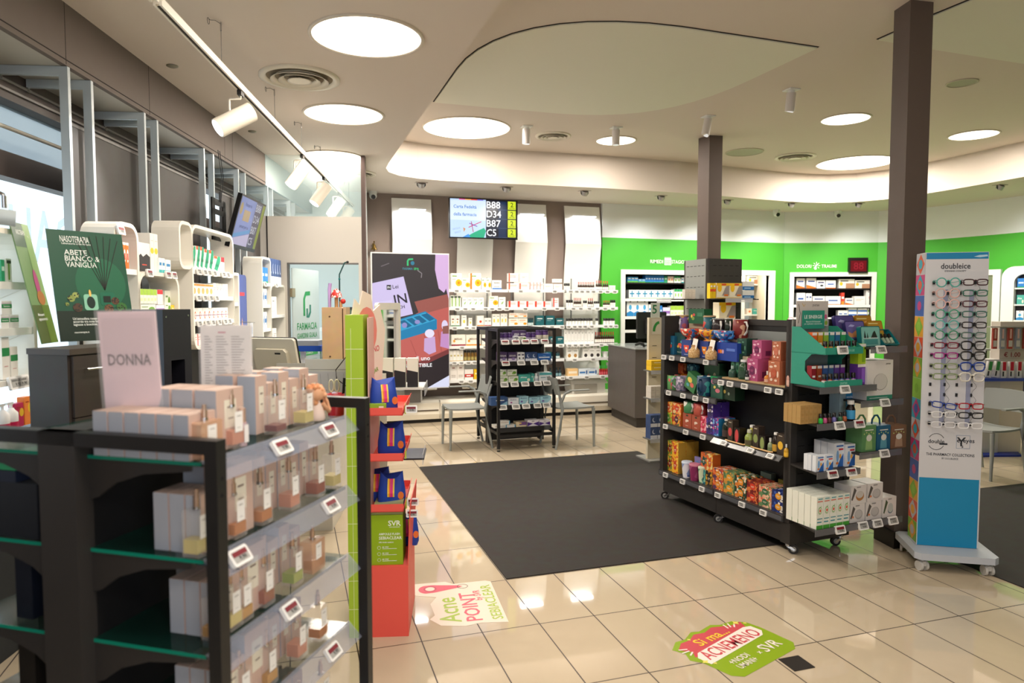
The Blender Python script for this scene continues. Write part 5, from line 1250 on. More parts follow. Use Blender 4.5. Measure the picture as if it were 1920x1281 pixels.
def mugpx(px0, px1, ytop, zb, off, m1, label, **kw):
    xa, xb = gx(px0, zb+0.04, off), gx(px1, zb+0.04, off)
    h = G.hit((px0+px1)/2, ytop, off)[1]-zb
    return mug((xa+xb)/2, off+0.0, zb, (xb-xa)/2, h, G, m1, label, **kw)
WH = mat('#e8e6e0', 0.2)
P_RED = pattern(['#d8442c', '#d8442c', '#d8442c', '#c03a24', '#efe2cf', '#d8442c', '#3a6a7a'], 55); P_YEL = pattern(['#e8a42a', '#e8a42a', '#e8a42a', '#d0562a', '#3a5a8a', '#e8a42a'], 50); P_BLU = pattern(['#3f7fc0', '#3f7fc0', '#3f7fc0', '#e8e2ee', '#c0406a', '#3f7fc0', '#2a4f8a'], 55)
P_TEA = pattern(['#2a5a70', '#2a5a70', '#2a5a70', '#7ab0b8', '#2a5a70'], 60)
# top-left shelf: front row
z = GZ['a']
o, h1 = gbox(ca(193), ca(282), da(447), z, 0.06, 0.10, '#1f5f80', FL1[:3], 'teal blue gift box with small figures', W1+', far left')
o, h1 = gbox(ca(285), ca(412), da(413), z, 0.085, 0.10, '#1f4a4c', FL1, 'tall dark green gift box with a red balloon', W1)
D_CUP = lambda c: [('p', ((0.22, 0.68), (0.3, 0.4), (0.42, 0.3), (0.42, 0.24), (0.62, 0.24), (0.62, 0.3), (0.72, 0.4), (0.8, 0.68)), c), ('e', 0.5, 0.5, 0.12, 0.06, '#e8e2d0'), ('r', 0.3, 0.1, 0.7, 0.13, '#c9d2ea')]
o, hA = gbox(ca(368), ca(484), da(497), z, 0.05, 0.11, '#2a3f86', D_CUP('#e0503a'), 'blue gift box printed with a red cup', W1)
o, hB = gbox(ca(588), ca(692), da(513), z, 0.05, 0.11, '#2a3f86', D_CUP('#e88a2a'), 'blue gift box printed with an orange cup', W1)
o, hC = gbox(ca(790), ca(1035), da(532), z, 0.05, 0.14, '#1f3f98', [('e', 0.12, 0.5, 0.05, 0.12, '#e0503a'), ('e', 0.22, 0.5, 0.05, 0.12, '#e88a2a'), ('e', 0.32, 0.5, 0.05, 0.12, '#c8a0c0'), ('r', 0.5, 0.55, 0.92, 0.7, '#5a78c8')], 'wide blue gift box with a row of cups', W1)
for k, (a, b) in enumerate(((487, 585), (690, 792))):
    xa, xb = gx(ca(a), z, 0.035), gx(ca(b), z, 0.035); r_ = (xb-xa)/2*0.92
    tt = thing('granola_bottle', 'small bottle of grains with a white neck label, %s orange-cup box' % ['left of the', 'right of the'][k], 'bottle', G.w((xa+xb)/2, 0.025, z), G.rz, 'grain bottles')
    m = MB(); m.lathe([(r_*0.9, 0), (r_, 0.008), (r_, 0.055), (r_*0.6, 0.07), (r_*0.45, 0.085)], pattern(['#c9a46a', '#b88a4a', '#e0c89a', '#a87a40'], 300), 14); m.build('body', tt)
    m = MB(); m.cyl((0, 0, 0.085), (0, 0, 0.098), r_*0.5, mat('#b08a5a', 0.7), 10); m.build('cork', tt)
    m = MB(); m.M = Matrix.Rotation(-0.15, 4, 'X') @ Matrix.Rotation(0.12, 4, 'Y'); m.box(-r_*0.62, r_*0.62, -0.022, -0.020, 0.06, 0.145, mat('#efece4', 0.6)); m.ell(0, 0.085, r_*0.3, 0.01, -0.0225, mat('#d85a3a', 0.6)); m.build('neck_label', tt)
# footed cups on the boxes
mugpx(ca(412), ca(592), da(360), z+hA, 0.105, P_RED, 'red flowered footed cup on the blue box with the red cup', bowl=True, handle=-0.6, hm=mat('#2f5a9a', 0.3), rim=WH)
mugpx(ca(628), ca(806), da(372), z+hB, 0.105, P_YEL, 'yellow flowered footed cup on the box with the orange cup', bowl=True, handle=-0.4, hm=mat('#2f5a9a', 0.3), rim=WH)
mugpx(ca(802), ca(972), da(382), z+hC, 0.115, P_BLU, 'blue flowered footed cup on the wide blue box', bowl=True, handle=-0.1, hm=mat('#3f7fc0', 0.3), rim=WH)
# rear riser and upper mugs
for px0, px1, ytop, tx in ((225, 460, 442, 'left'), (455, 700, 300, 'middle'), (640, 1180, 470, 'right')):
    gbox(ca(px0), ca(px1), da(ytop), z, 0.165 if px0 != 455 else 0.19, 0.06 if px0 != 455 else 0.04, '#b8a48a', [('r', 0.1, 0.1, 0.9, 0.14, '#9a8870')], 'plain kraft riser box', 'behind the cups, '+tx+' one')
RZ = lambda px, py: G.hit(px, py, 0.19)[1]
zr = RZ(ca(340), da(442))
mugpx(ca(235), ca(330), da(297), zr, 0.195, P_TEA, 'small dark teal patterned mug at the upper left of the tea gondola', handle=-2.6, rim=None)
mugpx(ca(333), ca(432), da(215), zr, 0.195, pattern(['#8a6aa8', '#8a6aa8', '#8a6aa8', '#e8b84a', '#8a6aa8', '#c85a6a'], 35), 'tall lilac travel mug with a white handle and wooden lid', handle=-0.9, hm=mat('#d8d4e0', 0.2), lid=mat('#b89a72', 0.6))
gb, hg = gbox(ca(455), ca(640), da(125), RZ(ca(560), da(300))+0.001, 0.15, 0.075, '#1f5a3a', [('e', 0.2, 0.5, 0.06, 0.12, '#e8b84a'), ('e', 0.35, 0.6, 0.08, 0.1, '#c84a4a'), ('e', 0.3, 0.35, 0.1, 0.12, '#7a9a4a'), ('r', 0.58, 0.5, 0.92, 0.75, '#3f7a5a')], 'dark green gift box with flowers', 'on the topmost riser of the tea gondola')
zr = RZ(ca(900), da(468))
for a, b, yt, m1, tx, hd, hmm, rm in ((655, 752, 222, pattern(['#1f5a6a', '#1f5a6a', '#e8b42a', '#1f5a6a', '#c83a2a', '#1f5a6a'], 28), 'teal travel mug with yellow animals and a wooden lid', -0.5, mat('#1f5a6a', 0.3), None),
    (768, 890, 242, mat('#2a2224', 0.25), 'dark brown ribbed mug with a white handle', -0.6, WH, WH), (905, 985, 240, mat('#1f2a20', 0.25), 'narrow dark green mug with a white handle', -0.6, WH, WH), (1015, 1140, 248, pattern(['#7a1f1c', '#7a1f1c', '#7a1f1c', '#7a1f1c', '#c89a7a'], 35), 'large dark red mug with a white handle', -0.15, WH, WH)):
    mugpx(ca(a), ca(b), da(yt), zr, 0.195, m1, tx+', upper gondola row', handle=hd, hm=hmm, rim=rm, lid=mat('#b89a72', 0.6) if 'lid' in tx else None)
# second-left shelf
z = GZ['b']
mugpx(ca(230), ca(325), da(918), z, 0.07, pattern(['#5a9a5a', '#5a9a5a', '#8ac08a', '#c85a5a', '#5a9a5a'], 45), 'green mug with flowers at the left end of the second shelf', handle=-2.8)
mugpx(ca(330), ca(420), da(930), z, 0.09, pattern(['#a898b0', '#c8b8c8', '#8a7a98', '#5a6a7a'], 80), 'grey lilac patterned mug behind a tilted green box', handle=-2.0)
o, ho = gbox(ca(320), ca(455), da(905), z, 0.16, 0.07, '#c8701f', [], 'flat orange box', 'under an orange mug on the second shelf')
mugpx(ca(345), ca(440), da(772), z+ho, 0.19, pattern(['#c85a2a', '#a8401f', '#c85a2a', '#e08a4a'], 40), 'orange patterned mug standing on an orange box', handle=-0.6, hm=mat('#a8401f', 0.3))
o, ho = gbox(ca(462), ca(600), da(890), z, 0.17, 0.06, '#1f3f3a', [], 'dark green low box', 'under a teal mug on the second shelf')
mugpx(ca(465), ca(560), da(787), z+ho, 0.195, P_TEA, 'dark teal mug standing on a low box', handle=-0.3, hm=mat('#3a7a8a', 0.3))
gbox(ca(640), ca(820), da(772), z, 0.155, 0.075, '#3a6a4a', [('e', 0.3, 0.5, 0.1, 0.14, '#c85a4a'), ('e', 0.7, 0.6, 0.1, 0.1, '#d8c8a0'), ('e', 0.5, 0.3, 0.1, 0.1, '#8ab08a')], 'green gift box with flowers', 'at the back of the second shelf')
o, hh_ = gbox(ca(392), ca(520), da(930), z, 0.045, 0.075, '#3f7a4a', [('e', 0.35, 0.6, 0.22, 0.16, '#e8c85a'), ('e', 0.65, 0.4, 0.18, 0.14, '#d86a5a'), ('e', 0.3, 0.25, 0.14, 0.1, '#5aa0b0')], 'tilted green gift box with flowers', 'leaning on the second shelf')
o.rotation_euler = (0, 0.42, G.rz); o.location.z += 0.024
mugpx(ca(590), ca(712), da(932), z, 0.06, pattern(['#143a5a', '#143a5a', '#143a5a', '#e8e2d8', '#143a5a', '#2a8a8a'], 30), 'navy blue mug with white figures on the second shelf', handle=-1.2, hm=mat('#143a5a', 0.3), rim=mat('#3a8aa8', 0.3))
gbox(ca(718), ca(860), da(938), z, 0.05, 0.09, '#2f5a4a', [('e', 0.2, 0.75, 0.16, 0.12, '#e08ab0'), ('e', 0.6, 0.35, 0.2, 0.1, '#d87a8a'), ('e', 0.35, 0.5, 0.1, 0.07, '#d8c86a'), ('e', 0.75, 0.6, 0.1, 0.08, '#a8c0a8'), ('r', 0, 0.88, 0.6, 1, '#1f9a5a')], 'green cylinder-style gift box with pink flowers', 'on the second shelf')
gbox(ca(865), ca(1010), da(1030), z, 0.06, 0.09, '#16301f', [('e', 0.15, 0.5, 0.1, 0.12, '#d8b85a'), ('e', 0.5, 0.4, 0.08, 0.1, '#a8b8a0')], 'dark green gift box', 'at the right end of the second shelf')
for k, (a, b, yt) in enumerate(((960, 1010, 645), (1012, 1062, 660))):
    gbox(ca(a), ca(b), da(yt), GZ['w']+0.012, 0.07, 0.05, '#1f4a40', [('e', 0.5, 0.45, 0.35, 0.3, '#4a8a6a'), ('e', 0.5, 0.42, 0.2, 0.12, '#16342c')], ['slim dark green carton with leaves', 'second slim dark green carton with leaves'][k], 'on the wooden board')
# wide right shelf on a wooden board
z = GZ['w']+0.012
m = MB(); m.box(gx(ca(858), z, 0.0), -0.05, 0.0, 0.19, GZ['w']+0.001, z, mat('#c9aa7c', 0.55, var=0.2, name='pale_wood'))
tag(m.build('wooden_board', None, G.w(0, 0), G.rz), 'thin pale wooden board under the candle boxes on the tea gondola', 'board')
def aroma(base, leaf, oval, txt):
    return [('e', 0.62, 0.8, 0.12, 0.05, leaf), ('e', 0.25, 0.75, 0.16, 0.05, leaf), ('e', 0.18, 0.4, 0.08, 0.12, leaf), ('e', 0.85, 0.45, 0.08, 0.14, leaf), ('e', 0.3, 0.2, 0.12, 0.06, leaf), ('e', 0.7, 0.18, 0.12, 0.05, leaf), ('e', 0.5, 0.48, 0.26, 0.2, oval), ('r', 0.36, 0.47, 0.64, 0.5, base), ('r', 0.4, 0.42, 0.6, 0.44, base), ('s', 0.4, 0.15, 0.9, 0.42, oval), ('r', 0.3, 0.92, 0.6, 0.95, leaf)]
o, h_ = gbox(ca(1155), ca(1282), da(722), z, 0.02, 0.10, '#b04f7c', aroma('#b04f7c', '#e8b8cc', '#6a2350', ''), 'large pink scented-candle box', 'standing on the wooden board', cat='box')
gbox(ca(1218), ca(1330), da(502), z+h_+0.002, 0.05, 0.09, '#b04f7c', aroma('#b04f7c', '#e8b8cc', '#6a2350', ''), 'smaller pink scented-candle box', 'stacked on the large pink one')
gbox(ca(1172), ca(1280), da(670), z, 0.125, 0.05, '#b85a84', [], 'plain pink box', 'behind the large pink candle box')
o, h_ = gbox(ca(1408), ca(1545), da(752), z, 0.0, 0.11, '#b5694a', aroma('#b5694a', '#e8cdb8', '#b5543a', ''), 'large terracotta scented-candle box', 'standing on the wooden board')
gbox(ca(1455), ca(1560), da(518), z+h_+0.002, 0.03, 0.10, '#b5694a', aroma('#b5694a', '#e8cdb8', '#c8735a', ''), 'smaller terracotta scented-candle box', 'stacked on the large terracotta one')
gbox(ca(1372), ca(1500), da(695), z, 0.125, 0.05, '#b06444', [('e', 0.3, 0.7, 0.2, 0.1, '#e8cdb8')], 'terracotta box', 'behind the large terracotta candle box')
zg = G.hit(ca(1110), da(680), 0.12)[1]
gbox(ca(1060), ca(1165), da(690), z, 0.10, 0.09, '#c8bda0', [('r', 0.1, 0.3, 0.5, 0.33, '#a89a7a')], 'plain beige box', 'under the dark green candle box')
gbox(ca(1035), ca(1150), da(482), z+(zg-z)+0.002, 0.09, 0.10, '#1f4438', aroma('#1f4438', '#5a8a70', '#16342c', ''), 'dark green scented-candle box', 'stacked on a beige box')
def gbottle(px0, px1, ytop, zb, off, args, label, grp='oil and scent bottles on the tea gondola', name='bottle'):
    xa, xb = gx(px0, zb, off), gx(px1, zb, off); h = G.hit((px0+px1)/2, ytop, off)[1]-zb
    put(bottle_mesh((xb-xa)/2, h, **args), name, label, 'bottle', G.w((xa+xb)/2, off+(xb-xa)/2, zb), G.rz, grp)
gbottle(ca(1020), ca(1112), da(735), z, 0.0, dict(body='#2a4a30', cap='#d0d0d0', label='#2f4a3a', neck=0.5, caph=0.12), 'green oil bottle with a silver cap on the wooden board')
gbottle(ca(912), ca(975), da(808), z, 0.02, dict(body='#3a5a4c', cap='#9ab0a8', label='#2f4a40', neck=0.3, caph=0.25), 'small green scent bottle at the left end of the wooden board')
gbottle(ca(1122), ca(1156), da(862), z, -0.005, dict(body='#151515', cap='#151515', label='#d8d8d0', neck=0.5, caph=0.3), 'tiny black bottle left of the pink candle box')
gbottle(ca(1342), ca(1402), da(872), z, -0.005, dict(body='#c87a2a', cap='#d8d4cc', label='#d8a890', neck=0.3, caph=0.3), 'small amber scent bottle between the pink and terracotta boxes')
gbottle(ca(1612), ca(1664), da(850), z, -0.005, dict(body='#c89a8a', cap='#333333', label='#d8b0a0', neck=0.4, caph=0.25), 'small pink scent bottle right of the terracotta box')
# third shelf
z = GZ['c']
def tea(base, cols, oval): return (pattern(cols, 60, name='tea_box_print'), [('e', 0.5, 0.5, 0.24, 0.3, oval), ('r', 0.36, 0.5, 0.64, 0.55, '#e8dcc0'), ('r', 0.4, 0.42, 0.6, 0.45, '#e8dcc0')])
TEA = {
 'orange': tea('', ['#e88a2a', '#f0b43a', '#d8602a', '#e8d08a'], '#c8502a'), 'greenred': tea('', ['#9ac03a', '#d8c02a', '#c84a3a', '#8ab040'], '#4a8a3a'), 'redor': tea('', ['#e86a2a', '#d8402a', '#f0a43a', '#e8c88a'], '#c8402a'), 'darkred': tea('', ['#a8302a', '#c84a2a', '#4a7a4a', '#e8a03a'], '#4a1f2a'),
 'pink': tea('', ['#d83a5a', '#e86a8a', '#c82a4a', '#f0a8b0'], '#c02a4a'), 'purple': tea('', ['#3a2a6a', '#e8e4f0', '#5a3a9a', '#3a2a6a'], '#2a1f50'), 'bluepink': tea('', ['#2f5aa8', '#d84a8a', '#7ab0e0', '#5a3a9a'], '#4a2a7a'),
 'aqua': tea('', ['#7ac0c8', '#a8d8d8', '#4a98a8', '#c8e4e0'], '#2f7a8a'), 'yellow': tea('', ['#f0b42a', '#f0d060', '#d85a2a', '#f0b42a'], '#c8402a'), 'redyel': tea('', ['#d8942a', '#a83a2a', '#e8c04a', '#7a9a3a'], '#7a1f1f'), 'teal': tea('', ['#2f8a98', '#4ab0a8', '#1f6a78', '#8ac8a8'], '#1f5a6a'),
 'blackyel': tea('', ['#2a2420', '#d8a42a', '#2a2420', '#a87a2a'], '#2a2420'), 'ogreen': tea('', ['#c8582a', '#3a6a5a', '#d87a3a', '#c8582a'], '#1f4a44'), 'orflor': tea('', ['#e87a3a', '#f0e4d0', '#c84a2a', '#e8a04a', '#5a3a5a'], '#e08a2a'), 'sage': tea('', ['#5a7a50', '#7a9a68', '#5a7a50', '#d8943a'], '#e8a02a'), 'dgreen': tea('', ['#1f3f30', '#3a7a4a', '#e8e0c8', '#1f3f30', '#d87a2a'], '#e8922a'),
 'dred': tea('', ['#7a1f1f', '#a83a2a', '#7a1f1f', '#d87a3a'], '#d8402a'), 'peach': tea('', ['#e8a888', '#d86a4a', '#f0c8a8', '#6a8a5a'], '#3a6a48'), 'navy': tea('', ['#1f2a6a', '#1f2a6a', '#3a5ab0', '#e8e4d8', '#1f2a6a'], '#e8a02a')}
TXT = dict(orange='orange tea box', greenred='green and red tea box', redor='red and orange tea box', darkred='dark red tea box', pink='pink tea box', purple='purple and white tea box', bluepink='blue and pink tea box', aqua='aqua tea box', yellow='yellow and red tea box', redyel='red and yellow tea box', teal='teal tea box', blackyel='black and yellow tea box', ogreen='orange and green tea box', orflor='orange flowered tea box', sage='sage green tea box with an orange oval', dgreen='dark green tea box with an orange oval', dred='dark red tea box with a bright oval', peach='peach tea box with a green oval', navy='navy blue tea box with a yellow oval')
def teab(k, px0, px1, ytop, zb, off, where, layers=1, depth=0.075, behind=0, side=None, grp='tea boxes on the gondola'):
    pm, pat = TEA[k]; xa, xb = gx(px0, zb, off), gx(px1, zb, off)
    h = (G.hit((px0+px1)/2, ytop, off)[1]-zb)/layers
    me = carton_mesh(xb-xa-0.002, depth, h-0.001, pm, tuple(pat), side)
    for b in range(behind+1):
        for l in range(layers):
            lay = '' if layers == 1 else ['lower', 'upper'][l]+' '
            put(me, 'tea_box', '%s%s%s %s' % (lay, TXT[k], '' if not b else ', %sbehind' % ('' if b == 1 else 'far '), where), 'tea box', G.w((xa+xb)/2, off+depth/2+b*(depth+0.003), zb+l*h), G.rz, grp)
    return h*layers
SY = mat('#c89a3a', 0.5); SO = mat('#c8601f', 0.5); SB = mat('#2f8fc8', 0.5); SP = mat('#4a2f8a', 0.5)
h_ = teab('greenred', cb(174), cb(274), db(222), z, 0.04, W4, side=SO); teab('orange', cb(176), cb(278), db(92), z+h_, 0.04, W4, side=SO)
h_ = teab('darkred', cb(278), cb(384), db(246), z, 0.04, W4, side=SO); teab('redor', cb(284), cb(390), db(115), z+h_, 0.04, W4, side=SO)
for k, (a, b) in enumerate(((412, 522), (526, 636))):
    o, h_ = gbox(cb(a), cb(b), db(240+30*k), z, 0.045, 0.09, '#a8503a', [('e', 0.5, 0.85, 0.14, 0.06, '#2a3a2a'), ('e', 0.5, 0.5, 0.2, 0.08, '#e8d0c0'), ('e', 0.4, 0.42, 0.08, 0.05, '#e8d0c0'), ('r', 0.35, 0.15, 0.65, 0.18, '#e8d0c0')], ['left brick-red tea box with white flowers', 'right brick-red tea box with white flowers'][k], W4)
    mugpx(cb([460, 585][k]), cb([572, 700][k]), db([88, 112][k]), z+h_, 0.085, pattern([['#4a8a5a', '#4a8a5a', '#e8e4d8', '#4a8a5a'], ['#a83a3a', '#c05a4a', '#a83a3a', '#d8b89a']][k], 18), ['green animal mug with a white belly, on the brick-red boxes', 'red and beige animal mug, on the brick-red boxes'][k], handle=-0.5, hm=WH)
teab('pink', cb(640), cb(712), db(280), z, 0.045, W4)
h_ = teab('purple', cb(714), cb(788), db(300), z, 0.045, W4); teab('purple', cb(728), cb(800), db(100), z+h_, 0.045, W4+', stacked', behind=1, side=SP)
teab('bluepink', cb(792), cb(872), db(305), z, 0.045, W4, behind=1, side=SB)
gbottle(cb(892), cb(972), db(315), z, 0.02, dict(body='#1f2a1c', cap='#c8c8c4', label='#4a3a38', neck=0.45, caph=0.1), 'dark oil bottle with a red label on the third shelf')
OILB = lambda c: [('e', 0.5, 0.45, 0.36, 0.2, c), ('r', 0.25, 0.88, 0.75, 0.92, '#b8ae9a')]
for a, b, yt, c, tx in ((985, 1052, 328, '#c8484a', 'brown oil carton with a red oval'), (1305, 1385, 408, '#8a9a5a', 'brown oil carton with a green oval'), (1618, 1712, 505, '#e8b83a', 'brown oil carton with a yellow oval')):
    gbox(cb(a), cb(b), db(yt), z, 0.0, 0.055, '#3d322a', OILB(c), tx, 'on the third shelf of the tea gondola')
for a, b, yt, c, tx in ((1068, 1140, 430, '#c8484a', 'dark cream jar with a red oval'), (1390, 1470, 530, '#8a9a5a', 'dark cream jar with a green oval')):
    xa, xb = gx(cb(a), z, 0.0), gx(cb(b), z, 0.0)
    gbox(cb(a), cb(b), db(yt), z, -0.01, 0.06, '#1d1512', [('e', 0.5, 0.5, 0.34, 0.42, c)], tx, 'on the third shelf', cat='jar', name='cream_jar')
gbottle(cb(1180), cb(1262), db(452), z, -0.02, dict(body='#8a9a4a', cap='#b8b8a0', label='#5a5238', neck=0.4, caph=0.2), 'small green oil bottle before a yellow one')
gbottle(cb(1205), cb(1300), db(395), z, 0.02, dict(body='#b8b028', cap='#e0e0dc', label='#6a6a30', neck=0.4, caph=0.12), 'yellow oil bottle with a white cap on the third shelf')
gbottle(cb(1485), cb(1535), db(560), z, -0.02, dict(body='#8a9a78', cap='#c8c8c4', label='#6a7a58', neck=0.35, caph=0.25), 'tiny green scent bottle on the third shelf')
gbottle(cb(1535), cb(1605), db(488), z, -0.005, dict(body='#2a2018', cap='#e4e2dc', label='#c89a3a', neck=0.45, caph=0.12), 'dark oil bottle with a white cap and yellow label')
gbottle(cb(1695), cb(1742), db(640), z, -0.02, dict(body='#c8982a', cap='#d8d8d4', label='#e8b83a', neck=0.3, caph=0.25), 'tiny yellow scent bottle at the right end of the third shelf')
for k, (a, b, y0) in enumerate(((948, 1185, 550), (1275, 1540, 650))):
    xa, xb = gx(cb(a), z+0.01, -0.035), gx(cb(b), z+0.01, -0.035)
    m = MB(); m.tube([(xa, 0, 0.008), (xa+0.03, 0, 0.006), ((xa+xb)/2, 0, 0.006), (xb-0.01, 0, 0.006), (xb, 0.012, 0.008)], 0.0055, mat('#d8b07a', 0.6), 8)
    tag(m.build('wooden_rod', None, G.w(0, -0.026, z+0.003), G.rz), ['thin bent wooden rod before the red-oval jar', 'thin bent wooden rod before the green-oval jar'][k], 'rod', 'wooden rods')
# lowest shelf
z = GZ['d']
teab('aqua', cb(142), cb(212), db(570), z, 0.05, W5, 2); teab('redyel', cb(216), cb(272), db(590), z, 0.045, W5, 2, side=SY); teab('yellow', cb(272), cb(352), db(612), z, 0.035, W5, 2, behind=2, side=SY)
for a, b, yt, cols, tx, lid in ((362, 452, 862, ['#3a5aa0', '#e8e8ee', '#8aa0d0', '#e8e8ee'], 'white and blue tumbler', '#c8d4e4'), (460, 555, 892, ['#8a2a5a', '#8a2a5a', '#a84a78', '#d8a8c0'], 'maroon tumbler with white squares', '#c87a90'), (565, 632, 930, ['#8ab08a', '#d8e4c0', '#5a9a7a', '#e8ecd8'], 'green marbled tumbler', '#dce4cc')):
    xa, xb = gx(cb(a), z, 0.0), gx(cb(b), z, 0.0); h_ = G.hit(cb((a+b)/2), db(yt), 0.0)[1]-z
    tt = thing('tumbler', tx+' on the lowest shelf of the tea gondola', 'tumbler', G.w((xa+xb)/2, 0.045, z), G.rz, 'tumblers')
    r_ = (xb-xa)/2; m = MB(); m.lathe([(r_*0.72, 0), (r_*0.96, h_*0.9)], pattern(cols, 14), 18); m.build('cup', tt)
    m = MB(); m.lathe([(r_, h_*0.88), (r_*1.0, h_*0.95), (r_*0.9, h_)], mat(lid, 0.4), 18); m.build('lid', tt)
gbox(cb(560), cb(640), db(805), z, 0.11, 0.02, '#8a80b8', [('e', 0.5, 0.5, 0.36, 0.34, '#6a90c0'), ('e', 0.5, 0.42, 0.2, 0.2, '#8a80b8')], 'lilac card', 'behind the tumblers', name='card', cat='card')
h_ = teab('teal', cb(638), cb(702), db(962), z, 0.035, W5); teab('ogreen', cb(642), cb(720), db(745), z+h_, 0.045, W5+', on the teal one', side=SO)
h_ = teab('blackyel', cb(704), cb(790), db(985), z, 0.03, W5); teab('orange', cb(718), cb(795), db(770), z+h_, 0.035, W5+', on the black one', side=SO)
for k, a, b, y0 in (('orflor', 572, 668, 490), ('sage', 672, 772, 520), ('dgreen', 776, 882, 560), ('dred', 886, 992, 605), ('peach', 996, 1112, 650), ('navy', 1118, 1235, 695)):
    teab(k, cc(a), cc(b), dc(y0), z, 0.025, W5, 2, behind=1)
gbox(cc(1010), cc(1110), dc(525), z, 0.185, 0.045, '#6a8078', [('e', 0.3, 0.5, 0.1, 0.1, '#3a4a40'), ('e', 0.6, 0.4, 0.1, 0.1, '#c8a0a0')], 'grey green flowered box', 'at the back of the lowest shelf')
gbox(cc(1172), cc(1240), dc(592), z, 0.185, 0.045, '#8a8a3a', [('e', 0.4, 0.5, 0.2, 0.16, '#5a7a3a')], 'olive flowered box', 'at the back of the lowest shelf')
# gondola price tags
esls(G, -0.0005, GZ['a']-0.022, [1245, 1260, 1281, 1324], 'on the top shelf edge of the gondola', tilt=0.12, sc=0.62)
esls(G, -0.0005, GZ['b']-0.022, [1254, 1281, 1304, 1324], 'on the second shelf edge of the gondola', tilt=0.12, sc=0.62)
esls(G, -0.050, GZ['w']-0.022, [1352, 1369, 1396, 1440, 1461], 'on the upper right shelf edge of the gondola', tilt=0.12, sc=0.62)
esls(G, -0.0005, GZ['c']-0.022, [1248, 1286, 1318], 'on the third shelf edge of the gondola', tilt=0.12, sc=0.62)
esls(G, -0.048, GZ['c']-0.012, [1357, 1407, 1444], 'on the sloping third shelf edge of the gondola', tilt=0.75, sc=0.62)
esls(G, -0.020, GZ['d']-0.022, [1248, 1280, 1316, 1346, 1391, 1431], 'on the lowest shelf edge of the gondola', tilt=0.12, sc=0.62)

# ---- end cap goods
EG = 'goods on the end of the tea gondola'
off0 = -0.262
D_['rosehip'] = ('#e6e8dc', [('r', 0, 0.0, 1, 0.12, '#4aa03a'), ('r', 0.1, 0.2, 0.8, 0.235, '#2f8a98'), ('r', 0.1, 0.31, 0.9, 0.335, '#2f8a98'), ('r', 0.1, 0.85, 0.9, 0.875, '#d8583a'), ('e', 0.5, 0.58, 0.28, 0.11, '#7ab04a'), ('e', 0.5, 0.58, 0.22, 0.085, '#e6e8dc'), ('e', 0.5, 0.58, 0.13, 0.05, '#d8583a'), ('r', 0.15, 0.93, 0.85, 0.96, '#5aa0a8'), ('p', ((0.5, 0.68), (0.66, 0.75), (0.6, 0.69)), '#5a9a3a')], 'tall white and green throat-spray carton')
sidew = None
run(GE, off0, EZ['d'], 'rosehip', 1530, 1592, 5, top=929, depth=0.045, back=5, where='on the end shelf bottom', grp='white and green cartons on the gondola end')
D_['diff'] = ('#d9d4d0', [('p', ((0.02, 0.25), (0.1, 0.2), (0.35, 0.75), (0.2, 0.9)), '#5a5550'), ('e', 0.2, 0.3, 0.07, 0.06, '#d8855a'), ('e', 0.58, 0.42, 0.27, 0.27, '#a8a4a2'), ('e', 0.56, 0.45, 0.23, 0.22, '#bdb9b6'), ('r', 0.35, 0.88, 0.62, 0.93, '#8a8684')], 'white diffuser box printed with a grey oval')
D_['diffO'] = ('#d9d4d0', [('p', ((0.02, 0.25), (0.1, 0.2), (0.35, 0.75), (0.2, 0.9)), '#5a5550'), ('e', 0.58, 0.42, 0.27, 0.27, '#b07a44'), ('e', 0.57, 0.5, 0.24, 0.2, '#c8c2ba'), ('r', 0.35, 0.88, 0.62, 0.93, '#8a8684')], 'white diffuser box printed with a brown and white lamp')
D_['diffB'] = ('#d9d4d0', [('p', ((0.02, 0.25), (0.1, 0.2), (0.35, 0.75), (0.2, 0.9)), '#4a5a40'), ('e', 0.55, 0.36, 0.2, 0.18, '#4a6078'), ('e', 0.55, 0.46, 0.2, 0.24, '#b8beba'), ('r', 0.35, 0.88, 0.62, 0.93, '#8a8684')], 'white diffuser box printed with a blue and white lamp')
zz = EZ['d']
hD = run(GE, -0.25, zz, 'diff', 1593, 1621, 1, top=945, depth=0.13, where='lower left of the stack', grp='diffuser boxes'); run(GE, -0.25, zz, 'diff', 1623, 1652, 1, top=942, depth=0.13, where='lower right of the stack', grp='diffuser boxes', h=hD)
run(GE, -0.25, zz+hD, 'diffO', 1595, 1624, 1, top=905, depth=0.13, where='in the stack on the gondola end', grp='diffuser boxes', h=hD); run(GE, -0.25, zz+hD, 'diff', 1626, 1655, 1, top=905, depth=0.13, where='upper right of the stack', grp='diffuser boxes', h=hD)
run(GE, -0.255, zz, 'diffB', 1655, 1680, 1, top=932, depth=0.13, where='on the gondola end', grp='diffuser boxes')
D_['paste'] = ('#dfe4ea', [('p', ((0.35, 0.0), (1, 0.0), (1, 0.6), (0.6, 0.3)), '#2a64b0'), ('e', 0.35, 0.45, 0.13, 0.25, '#7aa8d8'), ('e', 0.32, 0.16, 0.14, 0.06, '#e0884a'), ('r', 0.45, 0.7, 0.9, 0.77, '#c8303a'), ('r', 0.2, 0.85, 0.9, 0.91, '#2a64b0'), ('e', 0.6, 0.45, 0.1, 0.1, '#e8a84a')], 'tall blue and white nasal-spray carton')
run(GE, -0.20, EZ['l1'], 'paste', 1563, 1582, 1, top=831, depth=0.05, back=3, where='left column, lower left end shelf', grp='blue and white cartons')
run(GE, -0.215, EZ['l1'], 'paste', 1584, 1603, 1, top=833, depth=0.05, back=3, where='right column, lower left end shelf', grp='blue and white cartons')
